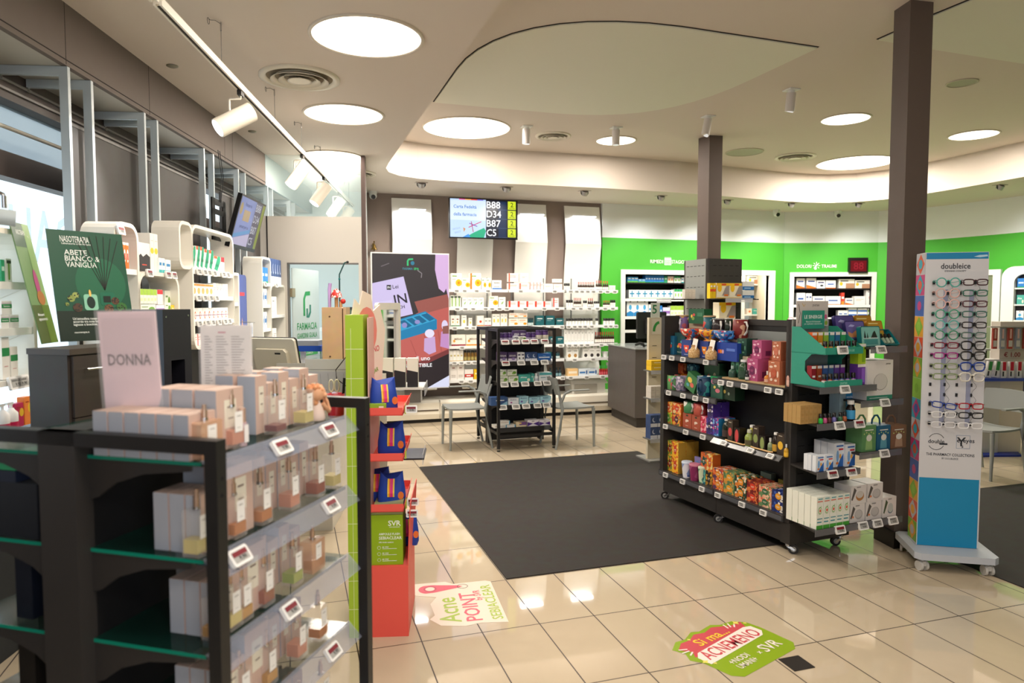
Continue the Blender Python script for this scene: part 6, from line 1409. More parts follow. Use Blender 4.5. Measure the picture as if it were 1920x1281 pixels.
for k, (a, b, o_) in enumerate(((1513, 1527, -0.185), (1520, 1533, -0.21), (1529, 1545, -0.245), (1545, 1562, -0.25))):
    run(GE, o_, EZ['l1'], 'paste', a, b, 1, h=0.098, depth=0.028, where='in the little row, lower left end shelf', grp='blue and white cartons', words='small blue and white carton')
# wooden cubes and small bottles
xs0 = GE.xz(1503, EZ['l2'], -0.235)
WD = mat('#b8935a', 0.6, var=0.2, name='kraft_card')
me = carton_mesh(0.032, 0.032, 0.037, WD, (('r', 0.2, 0.3, 0.8, 0.7, '#a8824a'),))
for a in range(5):
    for b in range(4):
        for l in range(3):
            w_ = 'in the kraft block, %s layer, %s row' % (['lowest', 'middle', 'top'][l], ORD[b])
            LAB.append([put(me, 'kraft_cube_box', None, 'box', GE.w(xs0+0.02+a*0.034, -0.205+b*0.034, EZ['l2']+l*0.038), GE.rz, 'kraft cube boxes'), 'small kraft cube box', w_, a, (0, 0)]); _ROWN[('small kraft cube box', w_)] = 5
for k, (px, c) in enumerate(((1541, '#35c04a'), (1549, '#c85a8a'), (1557, '#5a2f2a'), (1566, '#7a72b0'), (1578, '#3a6a44'), (1586, '#a85a34'))):
    x = GE.xz(px, EZ['l2'], -0.25); tt = put(bottle_mesh(0.0135, 0.058, body=c, cap='#1a1818', neck=0.62, caph=0.42, label='#e8e4de' if k == 99 else c, shape='bottle'), 'essence_bottle', 'tiny black-capped bottle with a %s label before the kraft cubes' % ['bright green', 'pink', 'dark brown', 'lilac', 'dark green', 'rust brown'][k], 'bottle', GE.w(x, -0.24, EZ['l2']), GE.rz, 'tiny essence bottles')
x = GE.xz(1598, EZ['l2'], -0.24)
put(bottle_mesh(0.028, 0.125, body='#1a100c', cap='#e4e0d8', label='#3f98c8', neck=0.6, caph=0.2, lab=(0.1, 0.65)), 'syrup_bottle', 'brown syrup bottle with a white cap and blue label', 'bottle', GE.w(x, -0.225, EZ['l2']), GE.rz)
D_['vapo'] = ('#9fb8c0', [('r', 0.4, 0.0, 1, 1, '#3a98cc'), ('t', 'nenoderm', 0.7, 0.85, 0.11, '#ffffff', 0.5), ('t', 'vapo', 0.7, 0.7, 0.13, '#ffffff', 0.4)], 'blue and grey spray carton')
run(GE, -0.14, EZ['l2'], 'vapo', 1573, 1602, 1, h=0.155, depth=0.08, where='behind the syrup bottle', grp='blue and white cartons')
# three hanging bags
for k, (a, b, c, c2, tx) in enumerate(((1615, 1642, '#5a8a58', '#8ab070', 'green'), (1643, 1669, '#1f5a78', '#5a98a8', 'dark blue'), (1670, 1699, '#7a5a44', '#a88a70', 'brown'))):
    z = EZ['r1']; xa, xb = GE.xz(a, z, -0.25), GE.xz(b, z, -0.25)
    h_ = GE.hit((a+b)/2, 798, -0.25)[1]-z
    tt = thing('gift_bag', '%s handled gift carton with a bell-shaped diffuser print on the gondola end' % tx, 'gift carton', GE.w((xa+xb)/2, -0.19, z), GE.rz, 'handled gift cartons')
    w2 = (xb-xa)/2-0.002
    m = MB(); m.box(-w2, w2, -0.06, 0.06, 0, h_, c)
    m.prism([(-w2*0.5, h_*0.06), (w2*0.5, h_*0.06), (w2*0.42, h_*0.4), (w2*0.2, h_*0.56), (-w2*0.2, h_*0.56), (-w2*0.42, h_*0.4)], -0.0612, -0.0604, mat(c2, 0.5)); m.ell(0, h_*0.52, w2*0.4, h_*0.13, -0.0616, mat('#d8d8cc', 0.5)); m.quad(-w2*0.6, w2*0.6, h_*0.8, h_*0.84, -0.0612, mat('#d8d8cc', 0.5))
    for q in range(5): m.ell(-w2*0.7+q*w2*0.33, h_*(0.68+0.05*(q % 2)), w2*0.08, h_*0.03, -0.0612, mat('#b8c878', 0.5), 8)
    m.build('carton', tt)
    m = MB(); m.tube([(-w2*0.6, 0, h_), (-w2*0.55, 0, h_+0.03), (-w2*0.2, 0, h_+0.055), (w2*0.2, 0, h_+0.055), (w2*0.55, 0, h_+0.03), (w2*0.6, 0, h_)], 0.006, mat(c, 0.6), 6); m.build('handle', tt)
# white diffuser carton and tins
z = EZ['r2']; xa, xb = GE.xz(1626, z, -0.25), GE.xz(1674, z, -0.25)
h_ = GE.hit(1650, 676, -0.25)[1]-z
tt = put(carton_mesh(xb-xa, 0.15, h_, '#dcd8d4', (('r', 0, 0, 1, 0.11, '#3a8a72'), ('e', 0.52, 0.45, 0.27, 0.215, '#8f8b88'), ('e', 0.52, 0.455, 0.255, 0.205, '#c9c5c1'), ('t', 'purae', 0.8, 0.9, 0.05, '#5a5654', 0.3), ('r', 0.1, 0.04, 0.8, 0.055, '#cfe0d8'))), 'diffuser_box', 'large white diffuser box with an egg-shaped grey lamp printed on it', 'box', GE.w((xa+xb)/2, -0.17, z), GE.rz)
z = EZ['r3']
def tin(x, y, z, w_, h_, c, c2, label, rx=-0.25, d=0.022, grp='gift tins', pics=()):
    m = MB(); m.M = Matrix.Rotation(rx, 4, 'X')
    m.prism(rrect(-w_/2, w_/2, 0, h_, 0.012, 4), 0, d, mat(c, 0.3, 0.2)); m.poly(rrect(-w_/2+0.006, w_/2-0.006, 0.006, h_-0.006, 0.009, 4), -0.0006, mat(c2, 0.35))
    for p in pics: m.poly([((a-0.5)*w_, b*h_) for a, b in p[0]], -0.0012, mat(p[1], 0.4))
    return tag(m.build('gift_tin', None, GE.w(x, y, z), GE.rz), label, 'tin', grp)
PUR = [(((0.1, 0.35), (0.9, 0.35), (0.9, 0.6), (0.7, 0.5), (0.5, 0.62), (0.3, 0.5), (0.1, 0.58)), '#c88a5a'), (((0.1, 0.1), (0.9, 0.1), (0.9, 0.3), (0.1, 0.3)), '#3a3468'), (((0.15, 0.78), (0.4, 0.76), (0.5, 0.82), (0.3, 0.86)), '#b0b0e0')]
GRN = [(((0.12, 0.3), (0.88, 0.3), (0.88, 0.5), (0.12, 0.42)), '#8a9a3a'), (((0.1, 0.86), (0.7, 0.86), (0.7, 0.9), (0.1, 0.9)), '#e8d890')]
TIN = [(((0.12, 0.4), (0.88, 0.4), (0.88, 0.44), (0.12, 0.44)), '#cfe4e0'), (((0.15, 0.42), (0.2, 0.8), (0.27, 0.42)), '#1a2a30'), (((0.3, 0.42), (0.34, 0.7), (0.38, 0.42)), '#1a2a30'), (((0.5, 0.42), (0.62, 0.68), (0.72, 0.78), (0.85, 0.42)), '#1a2a30'), (((0.15, 0.1), (0.85, 0.1), (0.85, 0.36), (0.15, 0.36)), '#3f8f8c')]
X_ = lambda px, off=-0.2: GE.xz(px, z, off)
tin(X_(1599, -0.1), -0.07, z, 0.17, 0.20, '#332f66', '#5a5290', 'purple landscape tin in the back row of the gondola end', pics=PUR)
tin(X_(1635, -0.1), -0.07, z, 0.15, 0.20, '#a8741c', '#b88a2a', 'mustard yellow tin in the back row of the gondola end', pics=GRN)
tin(X_(1612, -0.15), -0.14, z, 0.17, 0.165, '#332f66', '#6a62a0', 'purple landscape tin in the front row of the gondola end', pics=PUR)
tin(X_(1650, -0.15), -0.14, z, 0.14, 0.165, '#a8741c', '#b88a2a', 'mustard yellow tin in the front row of the gondola end', pics=GRN)
tin(X_(1630), -0.215, z, 0.17, 0.13, '#1a6a70', '#7ab8b0', 'teal gift tin with a black skyline, lid closed', rx=-0.12, d=0.03, pics=TIN)
tt = thing('open_gift_tin', 'open teal tin holding three small dark bottles', 'tin', GE.w(X_(1673), -0.20, z+0.005), GE.rz, 'gift tins')
m = MB(); m.M = Matrix.Rotation(-0.75, 4, 'X'); o2 = rrect(-0.07, 0.07, 0, 0.13, 0.012, 4); i2 = rrect(-0.064, 0.064, 0.006, 0.124, 0.009, 4); ring(m, o2, i2, -0.005, 0.03, mat('#1a7a80', 0.3, 0.2)); m.prism(o2, 0.028, 0.03, mat('#1a6a70', 0.4)); m.build('tray', tt)
for k in range(3):
    m = MB(); m.M = Matrix.Rotation(-0.75, 4, 'X') @ Matrix.Translation((-0.036+0.036*k, 0.012, 0.02)) @ Matrix.Rotation(0.25, 4, 'Y'); m.cyl((0, 0, 0), (0, 0, 0.045), 0.012, mat('#9ab09a', 0.4), 10); m.cyl((0, 0, 0.045), (0, 0, 0.08), 0.010, mat('#161414', 0.4), 10); m.build('bottle', tt)
# teal counter display with two tiers
z = EZ['l3']; xl, xr = GE.xz(1502, z, -0.25), GE.xz(1602, z, -0.25)
TL = mat('#2f927c', 0.5, name='teal_card')
FD = Frame(*GE.w(0, 0)[:2], GE.rz)
tt = thing('display_case', 'teal cardboard display with two tiers of small oil bottles and a printed header', 'display', GE.w(0, 0, z), GE.rz)
zt = lambda px, py, off=-0.27: GE.hit(px, py, off)[1]-z
xl = -0.01; xr = 0.30
m = MB()
side = [(-0.01, 0.0), (-0.01, 0.36), (-0.08, 0.36), (-0.275, 0.235), (-0.275, 0.205), (-0.17, 0.195), (-0.12, 0.15), (-0.12, 0.09), (-0.17, 0.045), (-0.275, 0.03), (-0.275, 0.0)]
for x in (xl, xr-0.003): m.prism(side, x, x+0.003, TL, axis='x')
m.box(xl, xr, -0.276, -0.273, 0, 0.04, TL); m.box(xl, xr, -0.276, -0.273, 0.20, 0.24, TL); m.box(xl, xr, -0.275, -0.01, 0, 0.004, TL); m.box(xl, xr, -0.275, -0.01, 0.198, 0.202, TL); m.box(xl, xr, -0.012, -0.008, 0.0, 0.4, mat('#8f938e', 0.6))
m.text('purae', (xl+xr)/2, 0.02, -0.2765, 0.018, mat('#8fd0bc', 0.5)); m.text('LE SINERGIE', (xl+xr)/2+0.03, 0.22, -0.2765, 0.014, mat('#8fd0bc', 0.5)); m.build('case', tt)
m = MB(); m.box(xl+0.015, xr-0.03, -0.03, -0.027, 0.36, 0.52, mat('#c9c2bc', 0.6)); m.box(xl+0.05, xr-0.075, -0.045, -0.042, 0.345, 0.46, TL)
m.text('LE SINERGIE', (xl+xr)/2-0.015, 0.42, -0.0455, 0.022, mat('#eef4f0', 0.5), wmax=0.15); m.text('Blend di Oli Essenziali', (xl+xr)/2-0.015, 0.39, -0.0455, 0.01, mat('#d8ece4', 0.5), wmax=0.12); m.text('per risplendere naturalmente', (xl+xr)/2-0.015, 0.375, -0.0455, 0.01, mat('#d8ece4', 0.5), wmax=0.15)
m.text('purae', (xl+xr)/2+0.02, 0.49, -0.0305, 0.018, mat('#7a7470', 0.5)); m.stroke([(xl+0.03, 0.5), (xl+0.045, 0.44), (xl+0.03, 0.38)], 0.004, -0.0305, mat('#2a2a28', 0.6)); m.stroke([(xl+0.06, 0.505), (xl+0.075, 0.485), (xl+0.085, 0.5)], 0.004, -0.0305, mat('#c8a02a', 0.6)); m.ell(xr-0.05, 0.42, 0.012, 0.015, -0.0305, mat('#c85a8a', 0.6)); m.ell(xr-0.045, 0.38, 0.012, 0.015, -0.0305, mat('#8aa83a', 0.6))
m.build('header_card', tt)
for tier, (z_, cs, lb) in enumerate(((0.004, ['#8a1f2a', '#a84a2a', '#3a5a98', '#4a6a9a', '#6a4a9a', '#7a3a9a'], '#e8e4e0'), (0.202, ['#d8602a', '#c88a2a', '#8ab03a', '#2f8a8a', '#2a6a98', '#2f9a5a'], '#e8e4e0'))):
    for k, c in enumerate(cs):
        x = xl+0.035+k*0.048
        o = put(carton_mesh(0.036, 0.036, 0.125 if tier else 0.118, c, (('r', 0, 0.86, 1, 1, '#e8e2dc'), ('r', 0.2, 0.4, 0.8, 0.5, '#f0ece6'))), 'oil_box', 'narrow %s oil box, %s in the %s teal display tier' % (['dark red', 'rust', 'blue', 'slate blue', 'violet', 'purple', 'orange', 'amber', 'lime', 'teal', 'ocean blue', 'green'][k+6*tier], ORD[k], ['lower', 'upper'][tier]), 'box', GE.w(x-0.01, -0.15+0.0, z+z_), GE.rz, 'oil boxes in the teal display')
        put(bottle_mesh(0.015, 0.075, body=c, cap='#15130f', label='#e8e2dc', neck=0.7, caph=0.42, lab=(0.05, 0.8)), 'oil_bottle', 'black-capped oil bottle, %s in the %s teal display tier' % (ORD[k], ['lower', 'upper'][tier]), 'bottle', GE.w(x+0.004, -0.235, z+z_), GE.rz, 'oil bottles in the teal display')
for k, (c, tx) in enumerate((('#6a3a9a', 'purple oil carton'), ('#a8c82a', 'lime oil carton'))):
    run(GE, -0.24, z+0.13*k, 'plainw', 1592, 1612, 1, h=0.128, depth=0.05, where='right of the teal display'+[', lower', ', upper'][k], words=tx) if False else put(carton_mesh(0.065, 0.06, 0.126, c, (('r', 0, 0.86, 1, 1, '#e4e0d8'), ('r', 0.5, 0.1, 0.9, 0.8, ['#8a5ac0', '#7aa820'][k]))), 'oil_box', '%s stacked right of the teal display, %s one' % (tx, ['lower', 'upper'][k]), 'box', GE.w(xr+0.045, -0.20, z+0.127*k+0.001), GE.rz, 'oil boxes')
EW = 'on the end of the tea gondola'
esls(GE, -0.283, EZ['d']-0.015, [1575], 'on the bottom end shelf', red=True, sc=0.85, tilt=0.35); esls(GE, -0.283, EZ['d']-0.015, [1618, 1645, 1674], 'on the bottom end shelf', sc=0.85, tilt=0.35)
esls(GE, -0.283, EZ['l1']-0.015, [1561, 1596], 'on the lower left end shelf', red=True, sc=0.85, tilt=0.35); esls(GE, -0.283, EZ['l2']-0.015, [1574], 'on the middle left end shelf', sc=0.85, tilt=0.35); esls(GE, -0.283, EZ['l2']-0.015, [1611], 'on the middle left end shelf', red=True, sc=0.85, tilt=0.35)
esls(GE, -0.283, EZ['l3']-0.015, [1584], 'on the upper left end shelf', sc=0.85, tilt=0.35); esls(GE, -0.29, EZ['l3']+0.225, [1580], 'on the teal display', sc=0.85, tilt=0.2)
esls(GE, -0.283, EZ['r1']-0.015, [1658], 'on the lower right end shelf', sc=0.85, tilt=0.35); esls(GE, -0.283, EZ['r2']-0.015, [1659], 'on the middle right end shelf', sc=0.85, tilt=0.35); esls(GE, -0.283, EZ['r3']-0.015, [1652], 'on the upper right end shelf', sc=0.85, tilt=0.35)

# ================================================================== EYEGLASSES STAND
e0 = np.array([2.507, -0.531]); e1 = np.array([2.801, -0.705])     # foot of the front face
ang = math.atan2(e1[1]-e0[1], e1[0]-e0[0]); WE = float(np.hypot(*(e1-e0)))
FE = Frame(e0[0], e0[1], ang)
t = thing('eyeglasses_stand', 'tall white and blue wheeled stand of reading glasses beside the thick pillar', 'display stand', FE.w(0, 0), FE.rz)
m = MB(); m.box(0.0, WE, 0.0, 0.155, 0.12, 1.925, mat('#cfcfd2', 0.4)); m.build('body', t)
m = MB(); m.quad(0.004, WE-0.008, 0.12, 0.545, -0.001, mat('#0f86b4', 0.4)); m.build('blue_panel', t)
m = MB(); m.quad(0.004, WE-0.004, 1.884, 1.922, -0.001, mat('#1b80b0', 0.4))
m.poly([(WE*0.76, 1.897), (WE*0.86, 1.892), (WE*0.98, 1.898), (WE*0.97, 1.908), (WE*0.85, 1.906)], -0.0016, mat('#b8d8e8', 0.5)); m.build('blue_header', t)  # pale shape is a highlight painted on the blue header
m = MB(); IK = mat('#20242c', 0.5)
m.text('doubleice', WE*0.48, 1.842, -0.0012, 0.034, IK, wmax=0.16); m.text('EYEWEAR CONCEPT', WE*0.48, 1.812, -0.0012, 0.009, IK, wmax=0.15)
m.text('double', WE*0.27, 0.772, -0.0012, 0.024, IK, wmax=0.10); m.quad(WE*0.32, WE*0.45, 0.752, 0.762, -0.0012, IK)
for s in (1, -1): m.stroke([(WE*0.27+0.046*math.cos(a), 0.77+0.05*math.sin(a)*1.0) for a in [s*(0.5+2.1*k/8) for k in range(9)]], 0.003, -0.0012, IK)
m.text('eyeyes', WE*0.74, 0.775, -0.0012, 0.026, IK, wmax=0.13); m.text('Y', WE*0.67, 0.775, -0.0014, 0.055, IK); m.text('s', WE*0.69, 0.745, -0.0014, 0.02, IK)
x0 = WE*0.59; 
for a, b, c, d in ((x0, x0+0.075, 0.733, 0.735), (x0, x0+0.075, 0.813, 0.815), (x0, x0+0.002, 0.733, 0.815), (x0+0.073, x0+0.075, 0.733, 0.815)): m.quad(a, b, c, d, -0.0012, mat('#7a90b0', 0.5))
m.text('THE PHARMACY COLLECTIONS', WE*0.5, 0.692, -0.0012, 0.017, IK, wmax=0.265); m.text('BY DOUBLEICE', WE*0.5, 0.668, -0.0012, 0.011, mat('#5a6068', 0.5), wmax=0.09); m.build('lettering', t)
# patterned left side
m = MB(); cs = ['#7ab02a', '#d8502a', '#e0a02a', '#2f5ab0', '#c8307a', '#b8b8c0', '#2aa0b8', '#8ac03a']
yb = 0.155
for k in range(14):
    z0_ = 0.13+k*0.128; z1_ = z0_+0.126
    V = lambda y, z: (-0.001, y, z)
    m.add([V(0.0, z0_), V(yb, z0_), V(yb, z1_), V(0.0, z1_)], [(0, 3, 2, 1)], mat(cs[k % 8], 0.4))
    zc = (z0_+z1_)/2; m.add([(-0.0016, yb*0.5, z0_), (-0.0016, yb*0.95, zc), (-0.0016, yb*0.5, z1_), (-0.0016, yb*0.05, zc)], [(0, 3, 2, 1)], mat(cs[(k*3+2) % 8], 0.4))
    m.add([(-0.0022, yb*0.5+yb*0.22*math.cos(a), zc+0.03*math.sin(a)) for a in [2*PI*i/10 for i in range(10)]], [tuple(range(9, -1, -1))], mat(cs[(k*5+5) % 8], 0.4))
m.build('patterned_side', t)
m = MB()
for xc in (0.115, 0.255):
    m.box(xc-0.012, xc+0.012, -0.006, -0.001, 0.87, 1.70, mat('#aab0cc', 0.2, alpha=0.6))
m.build('clear_strip', t)
# base with wheels
B4 = [floor_pt(*p, 0.115) for p in ((1688, 1010), (1742, 1052), (1862, 1052), (1822, 1010))]
Rinv = (Matrix.Translation(Vector(FE.w(0, 0))) @ Matrix.Rotation(FE.rz, 4, 'Z')).inverted()
lc = [Rinv @ Vector((p[0], p[1], 0)) for p in B4]
x0, x1, y0, y1 = -0.05, WE+0.06, -0.16, 0.26
c_ = 0.03
oct_ = [(x0+c_, y0), (x1-c_, y0), (x1, y0+c_), (x1, y1-c_), (x1-c_, y1), (x0+c_, y1), (x0, y1-c_), (x0, y0+c_)]
m = MB(); m.prism(oct_, 0.078, 0.118, mat('#b9bfc8', 0.45), axis='z'); m.build('base', t)
for x, y, a in ((x0+0.05, y0+0.05, 0.4), (x1-0.05, y0+0.05, 0.2), (x0+0.05, y1-0.05, -0.3), (x1-0.05, y1-0.05, 0.6)):
    m = MB(); m.M = Matrix.Translation((x, y, 0)) @ Matrix.Rotation(a, 4, 'Z')
    WW = mat('#cfcdc8', 0.4)
    for s in (-1, 1): m.cyl((s*0.012, 0, 0.03), (s*0.026, 0, 0.03), 0.03, WW, 16)
    m.box(-0.012, 0.012, -0.02, 0.022, 0.03, 0.06, WW); m.cyl((0, 0, 0.05), (0, 0, 0.08), 0.01, WW, 8); m.build('wheel', t)
# holders and glasses
cl = MB()
def glasses_mesh(style, col):
    key = ('gl', style, col)
    if key in _P: return _P[key]
    m = MB(); C_ = mat(col, 0.25, coat=0.5)
    if style == 'round': sh = lambda a: (0.0235*math.cos(a), 0.021*math.sin(a))
    elif style == 'rect': sh = lambda a: (0.025*math.copysign(abs(math.cos(a))**0.55, math.cos(a)), 0.0135*math.copysign(abs(math.sin(a))**0.55, math.sin(a)))
    else: sh = lambda a: (0.0265*math.copysign(abs(math.cos(a))**0.65, math.cos(a))*(1-0.12*(math.sin(a) < 0)), 0.020*math.copysign(abs(math.sin(a))**0.65, math.sin(a)))
    N_ = 20; wd = 0.003 if style != 'big' else 0.004
    for s in (-1, 1):
        m.tube([(s*0.033+sh(2*PI*k/N_)[0]*1, 0, sh(2*PI*k/N_)[1]) for k in range(N_)], wd, C_, 6, closed=True)
        m.tube([(s*0.058, 0, 0.008), (s*0.064, 0.004, 0.010), (s*0.066, 0.02, 0.009), (s*0.060, 0.05, 0.004), (s*0.03, 0.056, 0.0)], 0.0018, C_, 5)
    m.tube([(-0.010, 0, 0.006), (0, 0.001, 0.010), (0.010, 0, 0.006)], wd, C_, 6)
    a = m.mesh('reading_glasses')
    b = []
    for s in (-1, 1): m = MB(); m.poly([(s*0.033+sh(2*PI*k/N_)[0]*0.97, sh(2*PI*k/N_)[1]*0.97) for k in range(N_)], 0.0, mat('#ffffff', 0.03, alpha=0.14, name='lens')); b.append(m.mesh('lens'))
    _P[key] = (a, b); return _P[key]
LEFTC = [('round', '#4aa89a', 'turquoise round'), ('round', '#d8aca4', 'pale pink round'), ('round', '#dcb0a8', 'pink clear round'), ('round', '#3a9a7a', 'green round'), ('round', '#5ab0a8', 'aqua round'), ('round', '#2f8a68', 'dark green round'), ('rect', '#7a1f38', 'dark red rectangular'), ('rect', '#a01f80', 'magenta rectangular'), ('rect', '#8a9a70', 'olive and red rectangular'), ('rect', '#7f9468', 'olive rectangular'), None, None, ('rect', '#1f3f98', 'tilted blue rectangular'), ('rect', '#e4e4e4', 'upper white rectangular'), ('rect', '#dcdce0', 'lower white rectangular')]
RIGHTC = [('rect', '#3a1420', 'dark plum rectangular'), ('rect', '#2f6a58', 'dark green narrow'), ('rect', '#4a1424', 'maroon narrow'), ('rect', '#3a6a60', 'grey green narrow'), ('rect', '#1a1418', 'thin black'), ('rect', '#48685c', 'muted green narrow'), ('big', '#141214', 'upper thick black'), ('big', '#101010', 'lower thick black'), ('big', '#123a90', 'thick blue'), ('big', '#d8d4c8', 'thick cream'), None, None, ('rect', '#a81428', 'bright red rectangular'), ('rect', '#1a1c20', 'black rectangular'), ('rect', '#eaeaec', 'bright white rectangular')]
zc = [GE and FE.hit(1780, py, -0.02)[1] for py in (530, 550, 570, 589, 609, 628, 647, 666, 686, 705, 722, 741, 759, 776, 795)]
hold = 0
for side_, lst, xc in ((0, LEFTC, 0.105), (1, RIGHTC, 0.25)):
    for i, g in enumerate(lst):
        z_ = zc[i]
        for dx in (-0.058, 0.02):
            m = MB(); m.box(xc+dx-0.006, xc+dx+0.006, -0.012 if g else -0.006, -0.001, z_-0.010, z_+0.010, mat('#141416', 0.4)); m.build('clip', t)
        if g is None: continue
        a, b = glasses_mesh(g[0], g[1])
        o = put(a, 'reading_glasses', '%s reading glasses, %s column of the stand' % (g[2], ['left', 'right'][side_]), 'glasses', FE.w(xc, -0.065, z_), FE.rz+0.05, 'reading glasses')
        o.scale = (1.12, 1.0, 1.25)
        if 'tilted' in g[2]: o.rotation_euler = (0, 0.15, FE.rz)
        for b_ in b: c = bpy.data.objects.new('lens', b_); COL.objects.link(c); c.parent = o
        # small loop of security wire
m = MB()
for xc in (0.135, 0.28):
    pts = []
    for k in range(60):
        z_ = 1.72-0.014*k; pts.append((xc+0.012*math.sin(k*1.05), -0.02-0.01*math.cos(k*1.05), z_))
    m.tube(pts, 0.0009, mat('#2a2a2c', 0.5), 4)
m.build('security_wire', t)

# ================================================================== HANGING WHITE SHELVES on the left wall
N0 = 0.18                                      # how far the shelves stand off the posts
def hz(px, py): return FL.hit(px, py, -N0)[1]
def hang(name, label, rings, parts_z, group='white hanging shelves on the left wall'):
    t = thing(name, label, 'shelf unit', FL.w(0, 0), FLR, group)
    for (x0, x1, z0, z1, r) in rings:
        m = MB(); th = 0.022
        ring(m, rrect(x0, x1, z0, z1, r, 5), rrect(x0+th, x1-th, z0+th, z1-th, max(0.01, r-th), 5), -N0, -0.01, CREAM); m.build('frame', t)
    for (x0, x1, z) in parts_z:
        m = MB(); m.box(x0, x1, -N0+0.012, -0.012, z-0.008, z, mat('#e9ece8', 0.3)); m.box(x0, x1, -N0+0.004, -N0+0.012, z-0.026, z+0.004, mat('#f4f2ee', 0.35)); s_ = m.build('shelf', t)
        m = MB(); m.prism([(-0.02, z-0.075), (-0.02, z-0.009), (-N0+0.03, z-0.009), (-N0+0.03, z-0.02)], x1-0.004, x1, mat('#ddd8cc', 0.4), axis='x'); m.build('bracket', s_)
    return t
Z1a, Z1b = 1.80, 1.565
hang('hanging_shelf', 'white rounded wall shelf with orange tubes, behind the dark green poster', [(0.07, 0.345, 1.15, 2.05, 0.09), (0.325, 0.885, 1.15, 1.80, 0.10)], [(0.092, 0.325, 1.80), (0.092, 0.325, 1.56), (0.347, 0.865, 1.555), (0.347, 0.865, 1.33)])
ZU2 = [1.845, 1.66, 1.505, 1.40]
hang('hanging_shelf', 'large white rounded wall shelf with four rows of small cartons', [(0.90, 1.125, 1.84, 2.15, 0.07), (1.105, 1.955, 1.30, 2.15, 0.09), (1.935, 2.075, 1.30, 1.86, 0.02)], [(1.127, 1.935, 1.842), (1.127, 1.935, 1.665), (1.127, 1.935, 1.49), (1.957, 2.055, 1.62)])
hang('hanging_shelf', 'white rounded wall shelf nearest the partition with blue cartons', [(2.72, 3.02, 0.92, 2.04, 0.06), (3.00, 3.54, 0.92, 1.80, 0.08)], [(2.742, 3.0, 1.80), (2.742, 3.0, 1.60), (2.742, 3.0, 1.38), (3.022, 3.52, 1.50), (3.022, 3.52, 1.22)])
hang('hanging_shelf', 'white wall shelf at the left edge with green and white slimming cartons', [(-1.70, -0.605, 1.29, 1.915, 0.10)], [(-1.678, -0.627, 1.70), (-1.678, -0.627, 1.515)])
LW = 'cartons on the left wall shelves'
ce = lambda X_: 220+X_/4.27
de = lambda Y_: 380+Y_/4.27
OFF = -N0+0.02
D_['orangeT'] = ('#e8702a', [('r', 0, 0.9, 1, 1, '#e8e0d8'), ('e', 0.5, 0.5, 0.35, 0.25, '#f4ece4'), ('r', 0.3, 0.35, 0.7, 0.6, '#c83a1a')], 'narrow orange effervescent tube')
D_['orangeF'] = ('#ee8030', [('r', 0.1, 0.4, 0.8, 0.6, '#f8c8a0')], 'low orange tray')
D_['blackW'] = ('#efece6', [('p', ((0, 0), (1, 0), (1, 0.52), (0.7, 0.62), (0.4, 0.5), (0.2, 0.6), (0, 0.5)), '#2f2c2e'), ('r', 0.3, 0.2, 0.7, 0.24, '#c84a3a')], 'white and black carton')
D_['yelW'] = ('#eeeae2', [('e', 0.5, 0.55, 0.45, 0.08, '#f0c830'), ('r', 0.2, 0.8, 0.8, 0.82, '#c8c4bc')], 'tall white carton with a yellow disc')
D_['greenR'] = ('#eef0ea', [('p', ((0, 0.2), (0.5, 0.1), (1, 0.7), (1, 1), (0.6, 1)), '#1f9a72'), ('r', 0, 0.85, 0.5, 1, '#e8603a'), ('t', 'Zerol', 0.5, 0.45, 0.14, '#1f7a5a', 0.7)], 'white and green carton')
D_['orcirc'] = ('#f4f0e8', [('e', 0.5, 0.4, 0.35, 0.25, '#f0b070'), ('r', 0, 0.8, 1, 0.95, '#e8a050')], 'white carton with an orange circle')
D_['figure'] = ('#f4f2ee', [('e', 0.5, 0.45, 0.18, 0.3, '#e86a3a'), ('e', 0.5, 0.45, 0.1, 0.2, '#f4f2ee'), ('r', 0, 0.42, 1, 0.46, '#8a4a8a')], 'white carton with a small looped sign')
D_['somat'] = ('#eeeae6', [('r', 0, 0.48, 1, 0.78, '#1f8a4a'), ('t', 'Somatoline', 0.5, 0.63, 0.12, '#ffffff', 0.75), ('r', 0, 0.84, 1, 0.86, '#b078b0')], 'white and green slimming carton')
D_['somT'] = ('#ece8e0', [('r', 0, 0.55, 1, 0.75, '#1f8a4a'), ('r', 0.25, 0.3, 0.75, 0.32, '#c89090')], 'tall white and green slimming carton')
wA = 'on the wall shelf behind the poster'
run(FL, OFF, 1.802, 'orangeT', ce(2), ce(96), 4, top=de(315), depth=0.03, where=wA, grp='orange tubes', cat='tube', name='orange_tube')
run(FL, OFF-0.012+0.0, 1.802, 'orangeF', ce(2), ce(132), 1, top=de(455), depth=0.02, where='before the orange tubes', grp=LW) if False else None
run(FL, OFF, 1.562, 'whitered', ce(45), ce(92), 2, top=de(660), depth=0.05, where=wA, grp=LW)
wB = 'on top of the shelf behind the kiosk'
run(FL, OFF, 1.803, 'blackW', ce(170), ce(265), 1, top=de(322), depth=0.10, where=wB, grp=LW)
run(FL, OFF+0.01, 1.803, 'yelW', ce(267), ce(330), 2, top=de(250), depth=0.10, where=wB, grp=LW)
run(FL, OFF+0.10, 1.803, 'yelW', ce(160), ce(210), 1, top=de(245), depth=0.05, where='behind the white and black carton', grp=LW)
run(FL, OFF, 1.803, 'tealW', ce(334), ce(384), 2, top=de(444), depth=0.05, where=wB, grp=LW); run(FL, OFF, 1.803, 'tealW', ce(388), ce(430), 1, top=de(458), depth=0.05, where=wB, grp=LW)
wC = 'on the rounded shelf behind the kiosk'
run(FL, OFF, 1.557, 'leaf', ce(182), ce(308), 1, h=0.055, depth=0.06, where=wC, grp=LW, words='flat green and orange carton'); run(FL, OFF, 1.557, 'violetS', ce(312), ce(378), 1, h=0.05, depth=0.06, where=wC, grp=LW)
